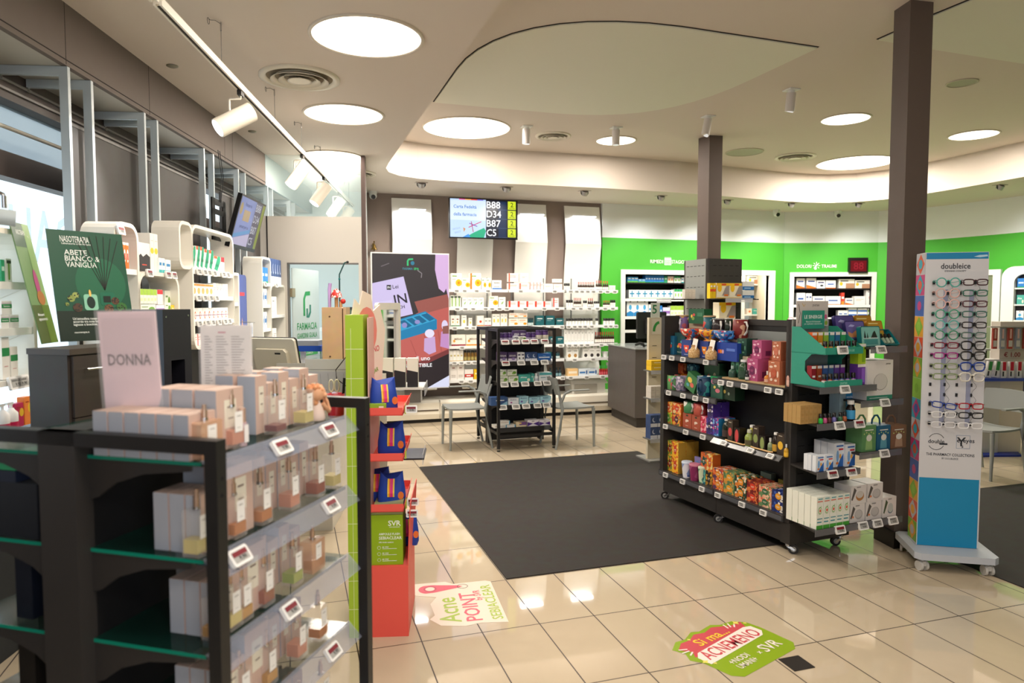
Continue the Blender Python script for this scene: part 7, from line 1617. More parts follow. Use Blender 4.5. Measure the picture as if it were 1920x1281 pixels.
run(FL, OFF, 1.615, 'lime', ce(182), ce(318), 5, h=0.085, depth=0.05, where=wC, grp=LW); run(FL, OFF, 1.610, 'redW', ce(322), ce(366), 1, h=0.09, depth=0.05, where=wC, grp=LW)
run(FL, OFF, 1.557, 'leaf', ce(382), ce(430), 1, h=0.065, depth=0.05, where=wC, grp=LW); run(FL, OFF+0.03, 1.557, 'leaf', ce(384), ce(428), 1, h=0.14, depth=0.05, where=wC+', behind', grp=LW); run(FL, OFF, 1.557, 'yellowb', ce(433), ce(458), 1, h=0.05, depth=0.02, where=wC, grp=LW)
wD = 'of the large wall shelf'
run(FL, OFF+0.01, 1.845, 'greenR', ce(594), ce(630), 1, top=de(348), depth=0.05, where='on the top row '+wD, grp=LW); run(FL, OFF+0.01, 1.845, 'greenR', ce(634), ce(696), 2, top=de(352), depth=0.05, where='on the top row '+wD, grp=LW); run(FL, OFF+0.01, 1.845, 'greenR', ce(700), ce(772), 2, top=de(378), depth=0.05, where='on the top row '+wD, grp=LW); run(FL, OFF+0.01, 1.845, 'greenR', ce(776), ce(826), 1, top=de(430), depth=0.05, where='on the top row '+wD, grp=LW); run(FL, OFF+0.01, 1.845, 'redW', ce(832), ce(858), 1, top=de(438), depth=0.05, where='on the top row '+wD, grp=LW)
run(FL, OFF+0.01, 1.668, 'orcirc', ce(600), ce(768), 5, top=de(648), depth=0.05, where='on the second row '+wD, grp=LW); run(FL, OFF+0.01, 1.668, 'whitered', ce(770), ce(886), 5, top=de(648), depth=0.05, where='on the second row '+wD, grp=LW)
run(FL, OFF+0.01, 1.493, 'figure', ce(606), ce(886), 8, top=de(842), depth=0.05, where='on the third row '+wD, grp=LW)
run(FL, OFF+0.01, 1.325, 'redstripe', ce(612), ce(700), 3, top=de(1050), depth=0.05, where='on the bottom row '+wD, grp=LW)
run(FL, OFF+0.01, 1.623, 'redW', ce(916), ce(930), 1, h=0.10, depth=0.05, where='in the narrow right bay '+wD, grp=LW)
cf = lambda X_: 400+X_/4.0
df = lambda Y_: 400+Y_/4.0
wE = 'on the wall shelf nearest the partition'
run(FL, OFF, 1.803, 'bblue', cf(360), cf(410), 2, top=df(406), depth=0.05, where=wE, grp=LW)
run(FL, OFF, 1.803, 'night', cf(424), cf(510), 5, top=df(345), depth=0.05, where='standing on top of the shelf nearest the partition', grp=LW, words='tall royal blue carton')
run(FL, OFF, 1.603, 'lowB', cf(362), cf(404), 2, top=df(565), depth=0.05, where=wE, grp=LW); run(FL, OFF, 1.383, 'lowB', cf(366), cf(404), 2, top=df(740), depth=0.05, where=wE, grp=LW)
run(FL, OFF, 1.503, 'pouch', cf(428), cf(476), 1, top=df(625), depth=0.08, where=wE, grp=LW, words='white carton'); run(FL, OFF, 1.223, 'whitered', cf(424), cf(475), 2, top=df(865), depth=0.08, where=wE, grp=LW)
wF = 'on the left-edge wall shelf'
run(FL, OFF, 1.703, 'gr1', 3, 10, 1, top=487, depth=0.05, where=wF, grp=LW, words='slim pale green carton'); run(FL, OFF, 1.703, 'greenS', 12, 23, 1, top=485, depth=0.05, where=wF, grp=LW, words='tall slim green carton')
run(FL, OFF, 1.517, 'somat', 2, 18, 1, h=0.055, depth=0.08, where=wF+', right bottom', grp=LW); run(FL, OFF, 1.517, 'somat', 19, 36, 1, h=0.055, depth=0.08, where=wF+', middle row', grp=LW); run(FL, OFF, 1.573, 'somat', 3, 23, 1, h=0.055, depth=0.08, where=wF+', stacked', grp=LW)
run(FL, OFF, 1.315, 'somT', 5, 20, 1, top=632, depth=0.05, where=wF+', taller one', grp=LW); run(FL, OFF, 1.315, 'somT', 21, 35, 1, top=650, depth=0.05, where=wF+', shorter one', grp=LW)
for z, pxs, s_ in ((1.79, (280, 315, 326), 'top of the shelf behind the kiosk'), (1.545, (277, 289, 303, 321, 332), 'rounded shelf behind the kiosk'), (1.832, (373, 384, 392, 402, 419, 427), 'top row of the large wall shelf'), (1.653, (372, 384, 395, 406), 'second row of the large wall shelf'), (1.478, (374, 389, 399, 411, 422, 430), 'third row of the large wall shelf'), (1.79, (497, 518), 'shelf nearest the partition')):
    esls(FL, -N0-0.008, z, pxs, 'on the '+s_, sc=0.75, tilt=0.2, red=(z == 1.79 and 280 in pxs))
esls(FL, -N0-0.01, 1.30, (29, 41), 'on the left-edge wall shelf', sc=0.9, tilt=0.2)
esls(FL, -N0-0.008, 2.0, (226,), 'hanging inside the shelf behind the poster', sc=0.8, tilt=0.2, red=True)
# slim blue board between the shelves
m = MB(); xs = FL.xz(449, 1.6, -0.10); m.prism(rrect(xs, xs+0.20, 1.25, 1.86, 0.04, 4), -0.10, -0.092, mat('#4a5a98', 0.5)); m.poly([(xs+0.02, 1.3), (xs+0.12, 1.3), (xs+0.06, 1.5)], -0.101, mat('#d8a080', 0.5)); m.quad(xs+0.01, xs+0.14, 1.68, 1.71, -0.101, mat('#c83a4a', 0.5))
tag(m.build('advert_board', None, FL.w(0, 0), FLR), 'slim blue rounded advert board between two wall shelves', 'board')
# ledge with colourful bottles at the left edge
FLG = 1.095
m = MB(); m.box(-1.9, -0.63, -0.17, 0.09, FLG-0.02, FLG, mat('#1d3a3a', 0.4)); m.box(-1.9, -0.63, 0.04, 0.09, 0, FLG-0.02, mat('#2a3c44', 0.6))
tag(m.build('wall_ledge', None, FL.w(0, 0), FLR), 'dark ledge with sun-cream bottles under the left-edge wall shelf', 'ledge')
for k, (px, c) in enumerate(((6, 0), (22, 0))):
    x = FL.xz(px, FLG, -0.13)
    tt = thing('pump_bottle', 'white and pink pump bottle on the left ledge, %s one' % ['left', 'right'][k], 'bottle', FL.w(x, -0.13, FLG), FLR, 'pump bottles')
    m = MB(); m.lathe([(0.024, 0), (0.025, 0.04)], mat('#d8285a', 0.35), 16); m.lathe([(0.0251, 0.04), (0.025, 0.075), (0.012, 0.09), (0.010, 0.095)], mat('#f0eeea', 0.35), 16); m.build('body', tt)
    m = MB(); m.cyl((0, 0, 0.095), (0, 0, 0.112), 0.006, WHITE, 8); m.box(-0.028, 0.010, -0.006, 0.006, 0.11, 0.119, WHITE); m.build('pump', tt)
for k, (px, c, h_, tx) in enumerate(((38, '#c82a5a', 0.10, 'magenta carton with a yellow disc'), (14, '#e8702a', 0.11, 'orange carton behind the pump bottles'), (54, '#f08a3a', 0.12, 'orange carton with a yellow disc'))):
    x = FL.xz(px, FLG, -0.10)
    put(carton_mesh(0.05, 0.03, h_, c, (('e', 0.75, 0.6, 0.3, 0.18, '#f0c02a'), ('r', 0.15, 0.8, 0.6, 0.84, '#a83a1a'))), 'suncream_carton', tx+' on the left ledge', 'carton', FL.w(x, -0.085 if k != 1 else -0.04, FLG), FLR, 'sun-cream cartons')

# ================================================================== DARK DRAWER CABINET, KIOSK, POSTERS
TH = PI/2-0.57
KT = 1.45
kc = floor_pt(130, 655, KT); FK = Frame(kc[0], kc[1], TH)   # x away along the drawers, y to the window
WOOD = mat('#3d3632', 0.55, var=0.3, name='dark_wood')
kx1 = 0.36
t = thing('drawer_cabinet', 'tall dark drawer cabinet with the green perfume posters on top', 'cabinet', FK.w(0, 0), TH)
m = MB(); m.box(0, kx1, 0.012, 0.195, 0, KT-0.022, WOOD); m.build('body', t)
m = MB(); m.box(-0.004, kx1, -0.004, 0.198, KT-0.022, KT, mat('#4a423c', 0.5, var=0.3)); m.build('top', t)
for k in range(6):
    z1_ = 1.45-0.028-k*0.232
    if z1_ < 0.2: break
    m = MB(); m.box(0.012, kx1-0.01, -0.003, 0.012, z1_-0.228, z1_, WOOD); d_ = m.build('drawer', t)
    m = MB(); m.cyl((0.05, -0.026, z1_-0.05), (0.28, -0.026, z1_-0.05), 0.004, CHROME, 8)
    for x in (0.06, 0.26): m.cyl((x, -0.026, z1_-0.05), (x, -0.003, z1_-0.05), 0.003, CHROME, 6)
    m.build('handle', d_)
# kiosk
c0 = floor_pt(308, 580, 1.587)
FKI = Frame(-1.775, 0.0, TH)
xr_ = FKI.xz(357, 1.58); FKs = Frame(-1.775, 0.0, TH+PI/2)
dl = FKs.xz(247, 1.58)
t = thing('payment_kiosk', 'black metal payment kiosk box with a square opening beside the drawer cabinet', 'kiosk', FKI.w(0, 0), TH)
m = MB(); KM = mat('#26262e', 0.35, 0.2, name='kiosk_metal')
w_ = xr_
m.box(0, w_, 0, dl, 1.33, 1.587, KM); m.box(0, 0.05, 0, dl, 0, 1.33, KM); m.box(w_-0.05, w_, 0, dl, 0, 1.33, KM); m.box(0.05, w_-0.05, 0.12, dl, 0, 1.33, KM); m.box(0.05, w_-0.05, 0, 0.12, 0, 1.16, KM); m.build('body', t)
m = MB(); 
for x, z in ((-0.001, 1.545),): m.cyl((x, 0.05, z), (x-0.003, 0.05, z), 0.008, CHROME, 10)
for x, z in ((0.02, 1.55), (w_-0.02, 1.555)): m.cyl((x, -0.003, z), (x, 0.0, z), 0.005, CHROME, 8)
m.build('bolt', t)
m = MB(); m.prism([(-0.30, 0.98), (-0.30, 1.02), (0.0, 1.20), (0.0, 1.14)], 0.06, w_-0.06, mat('#121214', 0.3), axis='x'); m.build('chute', t)

# posters: a folded card standing on the cabinet
def lean_obj(m, name, parent, origin, rz, lean, **kw):
    m.M = Matrix.Identity(4)
    R = Matrix.Rotation(-lean, 4, 'X'); m.v = [tuple(R @ Vector(p)) for p in m.v]
    return m.build(name, parent, origin, rz)
pb = floor_pt(114, 643, KT)
FPo = Frame(pb[0], pb[1], 0.69); hp = 0.495
t = thing('advert_poster', 'dark green room-fragrance poster ABETE BIANCO E VANIGLIA standing on the drawer cabinet', 'poster', FPo.w(0, 0, KT+0.004), FPo.rz)
DG = mat('#12362a', 0.4); wp = 0.32
m = MB(); m.box(0, wp, 0, 0.004, 0, hp, mat('#0f2a20', 0.4))
m.quad(0, wp, hp*0.27, hp, -0.0006, mat('#14503a', 0.4)); m.ell(wp*0.62, hp*0.52, wp*0.34, hp*0.24, -0.0009, mat('#1a6446', 0.45), 24)
m.quad(0, wp, 0, hp*0.27, -0.0008, mat('#12281e', 0.4)); m.build('board', t)
m = MB(); T_ = mat('#e8eee8', 0.5)
m.text('NASOTERAPIA', 0.09+0.02, hp*0.92, -0.0014, 0.028, T_, wmax=0.12, align='c'); m.text('Laboratorio delle Nature', 0.115, hp*0.88, -0.0014, 0.009, T_, wmax=0.12)
for k, s_ in enumerate(('ABETE', 'BIANCO &', 'VANIGLIA')): m.text(s_, 0.06, hp*(0.80-0.055*k), -0.0014, 0.024, T_, align='l', wmax=[0.10, 0.145, 0.13][k])
for k, s_ in enumerate(("Un'atmosfera rasserenante", 'accordo tra note balsamiche,', 'legnose e boschive.')): m.text(s_, 0.06, hp*(0.20-0.028*k), -0.0014, 0.011, T_, align='l', wmax=[0.135, 0.15, 0.10][k])
m.text('nasoterapia.it', 0.06, hp*0.075, -0.0014, 0.008, T_, align='l'); m.build('lettering', t)
m = MB()
for k in range(7):
    a = -0.42+0.13*k; m.stroke([(wp*0.66, hp*0.46), (wp*0.66+math.sin(a)*0.24, hp*0.46+math.cos(a)*0.25)], 0.003, -0.0016, mat('#141a14', 0.5))
m.prism(rrect(wp*0.58, wp*0.78, hp*0.32, hp*0.44, 0.008, 3), -0.0017, -0.0015, mat('#1c6a50', 0.3)); m.quad(wp*0.62, wp*0.72, hp*0.345, hp*0.405, -0.0022, mat('#0c2018', 0.4))
m.prism(rrect(wp*0.36, wp*0.54, hp*0.275, hp*0.42, 0.010, 3), -0.0019, -0.0015, mat('#8cc8ac', 0.3)); m.ell(wp*0.45, hp*0.345, wp*0.055, hp*0.055, -0.0024, mat('#0c2a22', 0.4)); m.ell(wp*0.45, hp*0.43, 0.005, 0.016, -0.0024, mat('#f0c060', 0.4, emit=0.0))
for (cx, cz, r_, c) in ((0.27, 0.30, 0.04, '#4a2f1c'), (0.78, 0.36, 0.035, '#5a3820'), (0.68, 0.29, 0.04, '#6a4426'), (0.86, 0.30, 0.045, '#2f6a2a'), (0.20, 0.38, 0.03, '#8a9a4a'), (0.26, 0.41, 0.028, '#9aa85a'), (0.14, 0.33, 0.016, '#7a8a3a')):
    m.ell(wp*cx, hp*cz, wp*r_*1.6, hp*r_, -0.0021, pattern([c, c, '#1a1a12', c], 180) , 14)
m.build('printed_still_life', t)
def set_lean(o, rz, lean):
    M_ = Matrix.Translation(o.location) @ Matrix.Rotation(rz, 4, 'Z') @ Matrix.Rotation(-lean, 4, 'X')
    o.rotation_mode = 'XYZ'; o.rotation_euler = M_.to_euler('XYZ')
set_lean(t, FPo.rz, 0.20)
FP2 = Frame(pb[0]-0.008, pb[1]-0.004, 1.50)
t = thing('advert_poster', 'pale green flower poster folded behind the dark green one', 'poster', FP2.w(-0.16, 0, KT+0.004), FP2.rz)
m = MB(); m.box(0, 0.16, 0, 0.004, 0, 0.50, mat('#6a8a58', 0.4)); m.quad(0, 0.16, 0.40, 0.50, -0.0006, mat('#3f5c48', 0.4)); m.quad(0.10, 0.16, 0.16, 0.50, -0.0009, mat('#86a86a', 0.4)); m.quad(0, 0.16, 0, 0.16, -0.0009, mat('#4a5a24', 0.4)); m.quad(0.09, 0.16, 0, 0.16, -0.0012, mat('#5f7a2a', 0.4)); m.build('board', t)
m = MB(); m.ell(0.10, 0.25, 0.02, 0.06, -0.0016, mat('#a84a7a', 0.5)); m.ell(0.105, 0.19, 0.035, 0.03, -0.0018, mat('#a8703a', 0.5)); m.text('NASOTERAPIA', 0.07, 0.46, -0.0016, 0.02, T_, wmax=0.08); m.text('Momenti', 0.06, 0.12, -0.0016, 0.012, T_); m.text('appassionati', 0.07, 0.10, -0.0016, 0.012, T_, wmax=0.1); m.build('printed_flowers', t)
set_lean(t, FP2.rz, 0.2)
# white gooseneck lamp at the left edge
p = CAM+ray(8, 402)*2.2
t = thing('spotlight_arm', 'small frosted lamp head with a steel joint at the left edge', 'lamp', (p[0], p[1], p[2]), 0.3)
m = MB(); m.cyl((-0.12, 0, 0.0), (0.03, 0, -0.012), 0.026, mat('#c4cfd0', 0.4), 16); m.build('head', t)
m = MB(); m.cyl((0, 0, 0.02), (0, 0.0, 0.06), 0.009, CHROME, 10); m.tube([(0, 0, 0.06), (-0.1, 0.05, 0.12), (-0.35, 0.1, 0.16), (-0.9, 0.25, 0.16)], 0.008, CHROME, 8); m.build('arm', t)

# hanging side screen
xs = FL.hit(440, 362, -0.30)
t = thing('ticket_screen', 'tilted queue screen hanging by the left wall, seen at an angle', 'screen', FL.w(1.92, -0.27, 2.475), FLR)
m = MB(); m.box(0, 0.66, 0, 0.035, -0.43, 0.0, mat('#101012', 0.3)); m.build('case', t)
m = MB(); Es = lambda h: mat(h, 0.3, emit=0.55)
m.quad(0.015, 0.40, -0.40, -0.015, -0.001, Es('#7f90c8')); m.poly([(0.015, -0.32), (0.40, -0.25), (0.40, -0.28), (0.015, -0.35)], -0.0015, Es('#5a9ad0')); m.poly([(0.015, -0.40), (0.40, -0.40), (0.40, -0.29), (0.015, -0.355)], -0.0013, Es('#c0b8d8'))
m.text('Passaparola', 0.22, -0.07, -0.0015, 0.028, Es('#3a4878'), wmax=0.16); m.quad(0.14, 0.30, -0.20, -0.11, -0.0015, Es('#b09a78')); m.text('pensati per te', 0.22, -0.25, -0.0016, 0.028, Es('#3a4878'), wmax=0.22); m.ell(0.06, -0.11, 0.035, 0.05, -0.0015, Es('#b09a6a'))
m.quad(0.40, 0.645, -0.40, -0.015, -0.001, Es('#50506a')); m.quad(0.58, 0.645, -0.40, -0.015, -0.0015, Es('#8a9a2a'))
for k, s_ in enumerate(('B88', 'D34', 'B87', 'C5')): m.text(s_, 0.41, -0.06-0.095*k, -0.0016, 0.065, Es('#c8ccd8'), wmax=0.16, align='l')
m.build('display', t)
set_lean(t, FLR, -0.27)
t2 = thing('mount', 'black slotted screen mount beside the hanging queue screen', 'screen mount', FL.w(1.74, -0.10, 2.10), FLR)
m = MB()
for a, b, c, d in ((0, 0.30, 0.27, 0.32), (0, 0.30, 0.20, 0.24), (0, 0.30, 0.0, 0.04), (0, 0.06, 0.0, 0.32), (0.24, 0.30, 0.0, 0.32), (0, 0.30, 0.08, 0.10)): m.box(a, b, 0, 0.012, c, d, BLACK)
m.build('plate', t2)
m = MB(); m.tube([(0.15, 0, 0.3), (0.16, -0.02, 0.5), (0.15, 0, 0.7)], 0.003, BLACK, 5); m.tube([(0.19, 0, 0.3), (0.2, -0.02, 0.5), (0.19, 0, 0.7)], 0.003, BLACK, 5); m.build('cable', t2)

# ================================================================== CASH DESK by the left wall
def P3(px, py, d): p = CAM+ray(px, py)*d; return (float(p[0]), float(p[1]), float(p[2]))
m = MB(); m.box(1.25, 3.3, -1.05, -0.45, 0, 1.0, mat('#d8d5cc', 0.5)); m.box(1.22, 3.33, -1.08, -0.42, 1.0, 1.03, mat('#c8cbc8', 0.3))
tag(m.build('cash_desk', None, FL.w(0, 0), FLR), 'pale cash desk behind the perfume stand', 'counter')
DZ = 1.031
def on_desk(px, d):
    p = CAM+ray(px, 640)*d; return float(p[0]), float(p[1])
x, y = on_desk(523, 4.35)
t = thing('till_monitor', 'cream till monitor seen from behind on the cash desk', 'monitor', (x, y, DZ), -0.62)
m = MB(); m.M = Matrix.Translation((0, 0, 0.10)) @ Matrix.Rotation(0.25, 4, 'X')
m.box(-0.17, 0.17, -0.02, 0.0, 0, 0.28, mat('#cfc9b8', 0.45), b=0.012); m.box(-0.12, 0.12, -0.05, -0.02, 0.03, 0.22, mat('#c4bda9', 0.5), b=0.02); m.box(-0.172, 0.172, 0.0, 0.012, -0.002, 0.282, mat('#1a1a1c', 0.3), b=0.012); m.box(0.04, 0.08, -0.052, -0.05, 0.19, 0.20, BLACK); m.box(-0.10, -0.07, -0.052, -0.05, 0.05, 0.065, mat('#a8a290', 0.5)); m.build('case', t)
m = MB(); m.box(-0.10, 0.10, -0.12, 0.10, 0, 0.012, mat('#bdb7a5', 0.5)); m.box(-0.03, 0.03, -0.02, 0.01, 0.01, 0.14, mat('#bdb7a5', 0.5)); m.build('stand', t)
x, y = on_desk(572, 4.9)
t = thing('paper_tray', 'grey and blue letter tray on a stand on the cash desk', 'tray', (x, y, DZ), -0.3)
m = MB(); m.box(-0.12, 0.12, -0.10, 0.12, 0.29, 0.325, mat('#8a929c', 0.4)); m.build('upper_tray', t)
m = MB(); m.box(-0.12, 0.14, -0.10, 0.12, 0.25, 0.289, mat('#1f4aa8', 0.4)); m.build('lower_tray', t)
m = MB(); m.box(-0.03, 0.0, -0.02, 0.02, 0, 0.25, mat('#e8ecee', 0.4)); m.box(-0.12, 0.12, -0.1, 0.1, 0, 0.01, mat('#e8ecee', 0.4)); m.build('stand', t)
x, y = on_desk(628, 4.5)
t = thing('wooden_pen_block', 'tall pale wooden block stand with a drilled front on the cash desk', 'box', (x, y, DZ), -0.30)
PW = mat('#d8b489', 0.55, var=0.25, name='pine_wood')
m = MB(); m.box(-0.075, 0.055, -0.03, 0.08, 0.0, 0.56, PW, b=0.004); 
for z in (0.24, 0.50): m.cyl((-0.025, -0.0315, z), (-0.025, -0.029, z), 0.006, mat('#5a4030', 0.6), 10)
m.build('front_board', t)
m = MB(); m.box(0.055, 0.063, -0.02, 0.08, 0.0, 0.55, mat('#4a3020', 0.7)); m.box(0.063, 0.082, -0.03, 0.08, 0, 0.56, PW); m.build('side_board', t)
t = thing('mushroom_stick', 'red spotted mushroom sticks standing behind the wooden block', 'ornament', (x+0.02, y+0.12, DZ), -0.30)
m = MB(); m.tube([(0.0, 0, 0.0), (0.0, 0, 0.66)], 0.012, mat('#c89a6a', 0.6), 8); m.tube([(0.035, 0, 0.0), (0.03, 0, 0.6)], 0.010, mat('#c89a6a', 0.6), 8); m.build('stem', t)
m = MB(); m.lathe([(0.038, 0.625), (0.034, 0.65), (0.018, 0.675), (0.002, 0.685)], pattern(['#c8322a', '#c8322a', '#c8322a', '#f0e8e0'], 110), 16); m.ball((0.045, 0, 0.60), 0.018, mat('#c8322a', 0.5), 10); m.build('cap', t)
m = MB(); m.tube([(-0.045, 0, 0), (-0.045, 0, 0.68), (-0.04, 0, 0.72)], 0.012, mat('#b79ad0', 0.5), 8); m.build('lilac_stick', t)
t = thing('microphone_arm', 'thin dark jointed arm rising behind the wooden block', 'arm', (x+0.045, y+0.17, DZ), 0)
m = MB(); m.tube([(0, 0, 0), (0, 0, 0.70), (0.0, 0, 0.78), (0.035, 0, 0.86), (0.05, 0, 0.865)], 0.005, mat('#1f4a48', 0.4), 6); m.build('rod', t)
m = MB(); m.ball((0, 0, 0.75), 0.008, mat('#14787a', 0.4), 8); m.ball((0.055, 0, 0.865), 0.009, BLACK, 8); m.build('joint', t)
x, y = on_desk(651, 4.75)
t = thing('desk_terminal', 'dark card terminal and calculator beside the wooden block', 'terminal', (x, y, DZ), -0.3)
m = MB(); m.box(-0.03, 0.06, 0, 0.03, 0.30, 0.56, mat('#39454a', 0.4), b=0.006); m.quad(-0.02, 0.05, 0.50, 0.54, -0.001, mat('#5a7a70', 0.3)); m.box(-0.02, 0.04, 0, 0.03, 0.0, 0.30, mat('#39454a', 0.4)); m.build('case', t)
m = MB(); m.box(-0.02, 0.07, -0.06, -0.04, 0.18, 0.27, mat('#dcdcda', 0.4))
for a in range(4):
    for b in range(4): m.box(-0.01+a*0.019, 0.002+a*0.019, -0.063, -0.06, 0.19+b*0.018, 0.202+b*0.018, mat('#3a3a3c', 0.5))
m.build('keypad', t)
# paper sheets, bin, scissors
x, y = on_desk(614, 3.9)
t = thing('document_holder', 'pale grey folder standing open with a printed sheet on the cash desk', 'folder', (x, y, DZ), -0.35)
m = MB(); m.box(-0.13, 0.12, 0.0, 0.004, 0.0, 0.27, mat('#c9c8c2', 0.5)); m.quad(-0.12, 0.11, 0.01, 0.20, -0.001, mat('#b8b8bc', 0.5)); m.quad(-0.12, 0.11, 0.21, 0.212, -0.0015, mat('#8a8a8a', 0.5))
for k in range(5): m.stroke([(-0.09+k*0.045, 0.19), (-0.08+k*0.045, 0.06)], 0.0015, -0.002, mat('#7a7a84', 0.5))
m.ell(0.02, 0.05, 0.008, 0.008, -0.002, mat('#7a4a8a', 0.5)); m.build('sheet', t)
m = MB(); m.box(-0.30, -0.135, 0.01, 0.014, 0.0, 0.245, mat('#b9b6ac', 0.5)); m.build('cover', t)
x, y = on_desk(628, 3.55)
t = thing('scissors', 'scissors with cream handles and dark pens in a pot on the cash desk', 'scissors', (x, y, DZ), 0)
for k, dx in enumerate((-0.022, 0.006)):
    m = MB(); m.M = Matrix.Translation((dx, 0, 0.16)); m.tube([(0.012*math.cos(a), 0, 0.032*math.sin(a)) for a in [2*PI*i/14 for i in range(14)]], 0.0045, mat('#d8ceb4', 0.4), 6, closed=True); m.build('handle', t)
m = MB(); m.box(-0.02, 0.01, -0.003, 0.003, 0.02, 0.13, CHROME); m.build('blade', t)
m = MB(); m.lathe([(0.04, 0), (0.045, 0.12), (0.042, 0.12), (0.038, 0.01)], mat('#b8202c', 0.4), 16, cap=False); m.build('pot', t)
m = MB(); m.tube([(0.03, 0, 0.02), (0.045, 0, 0.20)], 0.007, BLACK, 8); m.build('pen', t)
x, y = on_desk(655, 3.8)
m = MB(); m.tube([(0.05, 0, 0.34), (-0.02, 0, 0.29), (-0.075, 0, 0.22), (-0.07, 0, 0.17), (-0.01, 0, 0.12), (0.04, 0, 0.09), (0.0, 0, 0.0)], 0.003, mat('#2e2620', 0.5), 6)
tag(m.build('cable', None, (x, y, DZ)), 'loose black cable hanging behind the lime display stand', 'cable')
# green basket in the back room
x, y, _ = P3(602, 640, 8.0)
t = MB(); t.lathe([(0.10, 0), (0.16, 0.36), (0.17, 0.36), (0.17, 0.375), (0.155, 0.375), (0.095, 0.01)], mat('#3fae6a', 0.4), 20, cap=False); t.lathe([(0.001, 0.0), (0.1, 0.0)], mat('#3fae6a', 0.4), 20, cap=False)
m2 = MB(); m2.box(-0.25, 0.25, -0.2, 0.2, 0, 0.80, mat('#e4eaea', 0.5)); o_ = m2.build('side_table', None, (x, y+0.1, 0)); tag(o_, 'white cupboard in the back room seen through the doorway', 'cupboard')
tag(t.build('waste_basket', None, (x, y+0.05, 0.801)), 'green plastic basket seen through the doorway beside the sign door', 'basket')
x, y, _ = P3(594, 600, 8.6)
t = thing('filing_cabinet', 'white drawer unit in the back room beside the glass door', 'cabinet', (x, y, 0), -0.3)
m = MB(); m.box(-0.12, 0.22, 0, 0.4, 0, 1.30, mat('#e8eeee', 0.5)); m.build('body', t)
for k in range(4):
    m = MB(); m.box(-0.11, 0.21, -0.012, -0.001, 0.05+k*0.31, 0.34+k*0.31, mat('#dfe7e8', 0.5)); d_ = m.build('drawer', t)
    m = MB(); m.cyl((0.0, -0.02, 0.2+k*0.31), (0.0, -0.012, 0.2+k*0.31), 0.012, mat('#5a6a6a', 0.5), 8); m.build('knob', d_)
# blister packs on hooks by the far wall shelf
for k, (px, py, c, tx) in enumerate(((474, 668, '#1f2f9a', 'dark blue packet hanging on a hook'), (471, 618, '#c8ccd4', 'clear blister packet hanging on a hook'), (478, 700, '#d8dce0', 'white packet hanging on a low hook'))):
    xh, zh = FL.hit(px, py-12, -0.22)
    t = thing('blister_pack', tx+' by the far wall shelf', 'packet', FL.w(xh, -0.22, zh), FLR, 'packets on hooks')
    m = MB(); m.box(-0.035, 0.035, -0.004, 0.004, -0.13, 0, c); m.quad(-0.02, 0.02, -0.09, -0.03, -0.005, mat('#ffffff', 0.5) if k == 0 else mat('#a8b0c0', 0.5)); m.build('packet', t)
    m = MB(); m.cyl((0, -0.03, 0.004), (0, 0.215, 0.02), 0.003, CHROME, 6); m.build('hook', t)

# ================================================================== PERFUME STAND (foreground)
TP = PI/2-0.57
FPF = Frame(-1.316, -2.273, TP)
PZ = [1.285, 1.075, 0.868, 0.66, 0.45, 0.24]
GEDGE = mat('#123a32', 0.08, alpha=0.45, name='green_glass')
RAILM = mat('#9aa0b0', 0.18, alpha=0.32, name='clear_label_strip')
st = stand(FPF, 'black perfume stand with glass shelves in the foreground', PZ, GEDGE, RAILM, name='perfume_stand')
for s_ in [c for c in kids(st) if c.name.startswith('shelf')]:
    z_ = max(v.co.z for v in s_.data.vertices); y_ = min(v.co.y for v in s_.data.vertices)
    m = MB(); m.box(0.0335, 0.0348, y_, y_+0.295, z_-0.008, z_, mat('#12826a', 0.15)); m.build('glass_edge', s_)
def perfume(x, y, z, kind, label, rz=0.0, h=0.135):
    key = ('perf', kind, round(h, 3))
    if key not in _P:
        liq = {'amber': '#8c3810', 'gold': '#b88428', 'red': '#6a0f18', 'rose': '#c88468', 'honey': '#b4691c', 'pale': '#cbbb70', 'green': '#94a544'}[kind.split('_')[0]]
        fill = {'amber': 0.36, 'gold': 0.28, 'red': 0.18, 'rose': 0.40, 'honey': 0.30, 'pale': 0.34, 'green': 0.30}[kind.split('_')[0]]
        wide = kind.endswith('_wide')
        a, d = (0.034, 0.019) if wide else (0.0225, 0.019)
        hb = h*0.70
        parts = []
        m = MB(); m.box(-a, a, -d, d, 0, hb, mat('#efe6de', 0.04, alpha=0.15, name='perfume_glass') if not wide else mat('#dcae8c', 0.05, alpha=0.6, name='tinted_glass'), b=0.003); parts.append(('glass', m.mesh('glass')))
        m = MB(); m.box(-a*0.93, a*0.93, -d*0.93, d*0.93, 0.010, 0.010+(hb-0.014)*fill, mat(liq, 0.1, alpha=0.96)); parts.append(('perfume', m.mesh('perfume')))
        m = MB(); m.cyl((0, 0, hb), (0, 0, hb+0.006), 0.008, CHROME, 12); m.cyl((0, 0, hb+0.006), (0, 0, h*0.90), 0.0065, mat('#c8a890', 0.25, 0.7), 12); m.cyl((0, 0, h*0.90), (0, 0, h), 0.0045, mat('#c8a890', 0.25, 0.7), 10); parts.append(('spray_cap', m.mesh('cap')))
        m = MB(); lw = a*0.62 if not wide else a*0.42; m.quad(-lw, lw, hb*0.40, hb*0.90, -d-0.0006, mat('#f2f0ec', 0.6)); m.quad(-lw*0.5, lw*0.5, hb*0.78, hb*0.80, -d-0.001, mat('#8a8680', 0.6)); m.quad(-lw*0.4, lw*0.4, hb*0.5, hb*0.51, -d-0.001, mat('#8a8680', 0.6)); parts.append(('label', m.mesh('label')))
        _P[key] = parts
    t = thing('perfume_bottle', label, 'perfume bottle', FPF.w(x, y, z), TP+rz, 'perfume testers')
    for nm, me in _P[key]:
        o = bpy.data.objects.new(nm, me); COL.objects.link(o); o.parent = t
    return t
PBX = '#cdb0a2'
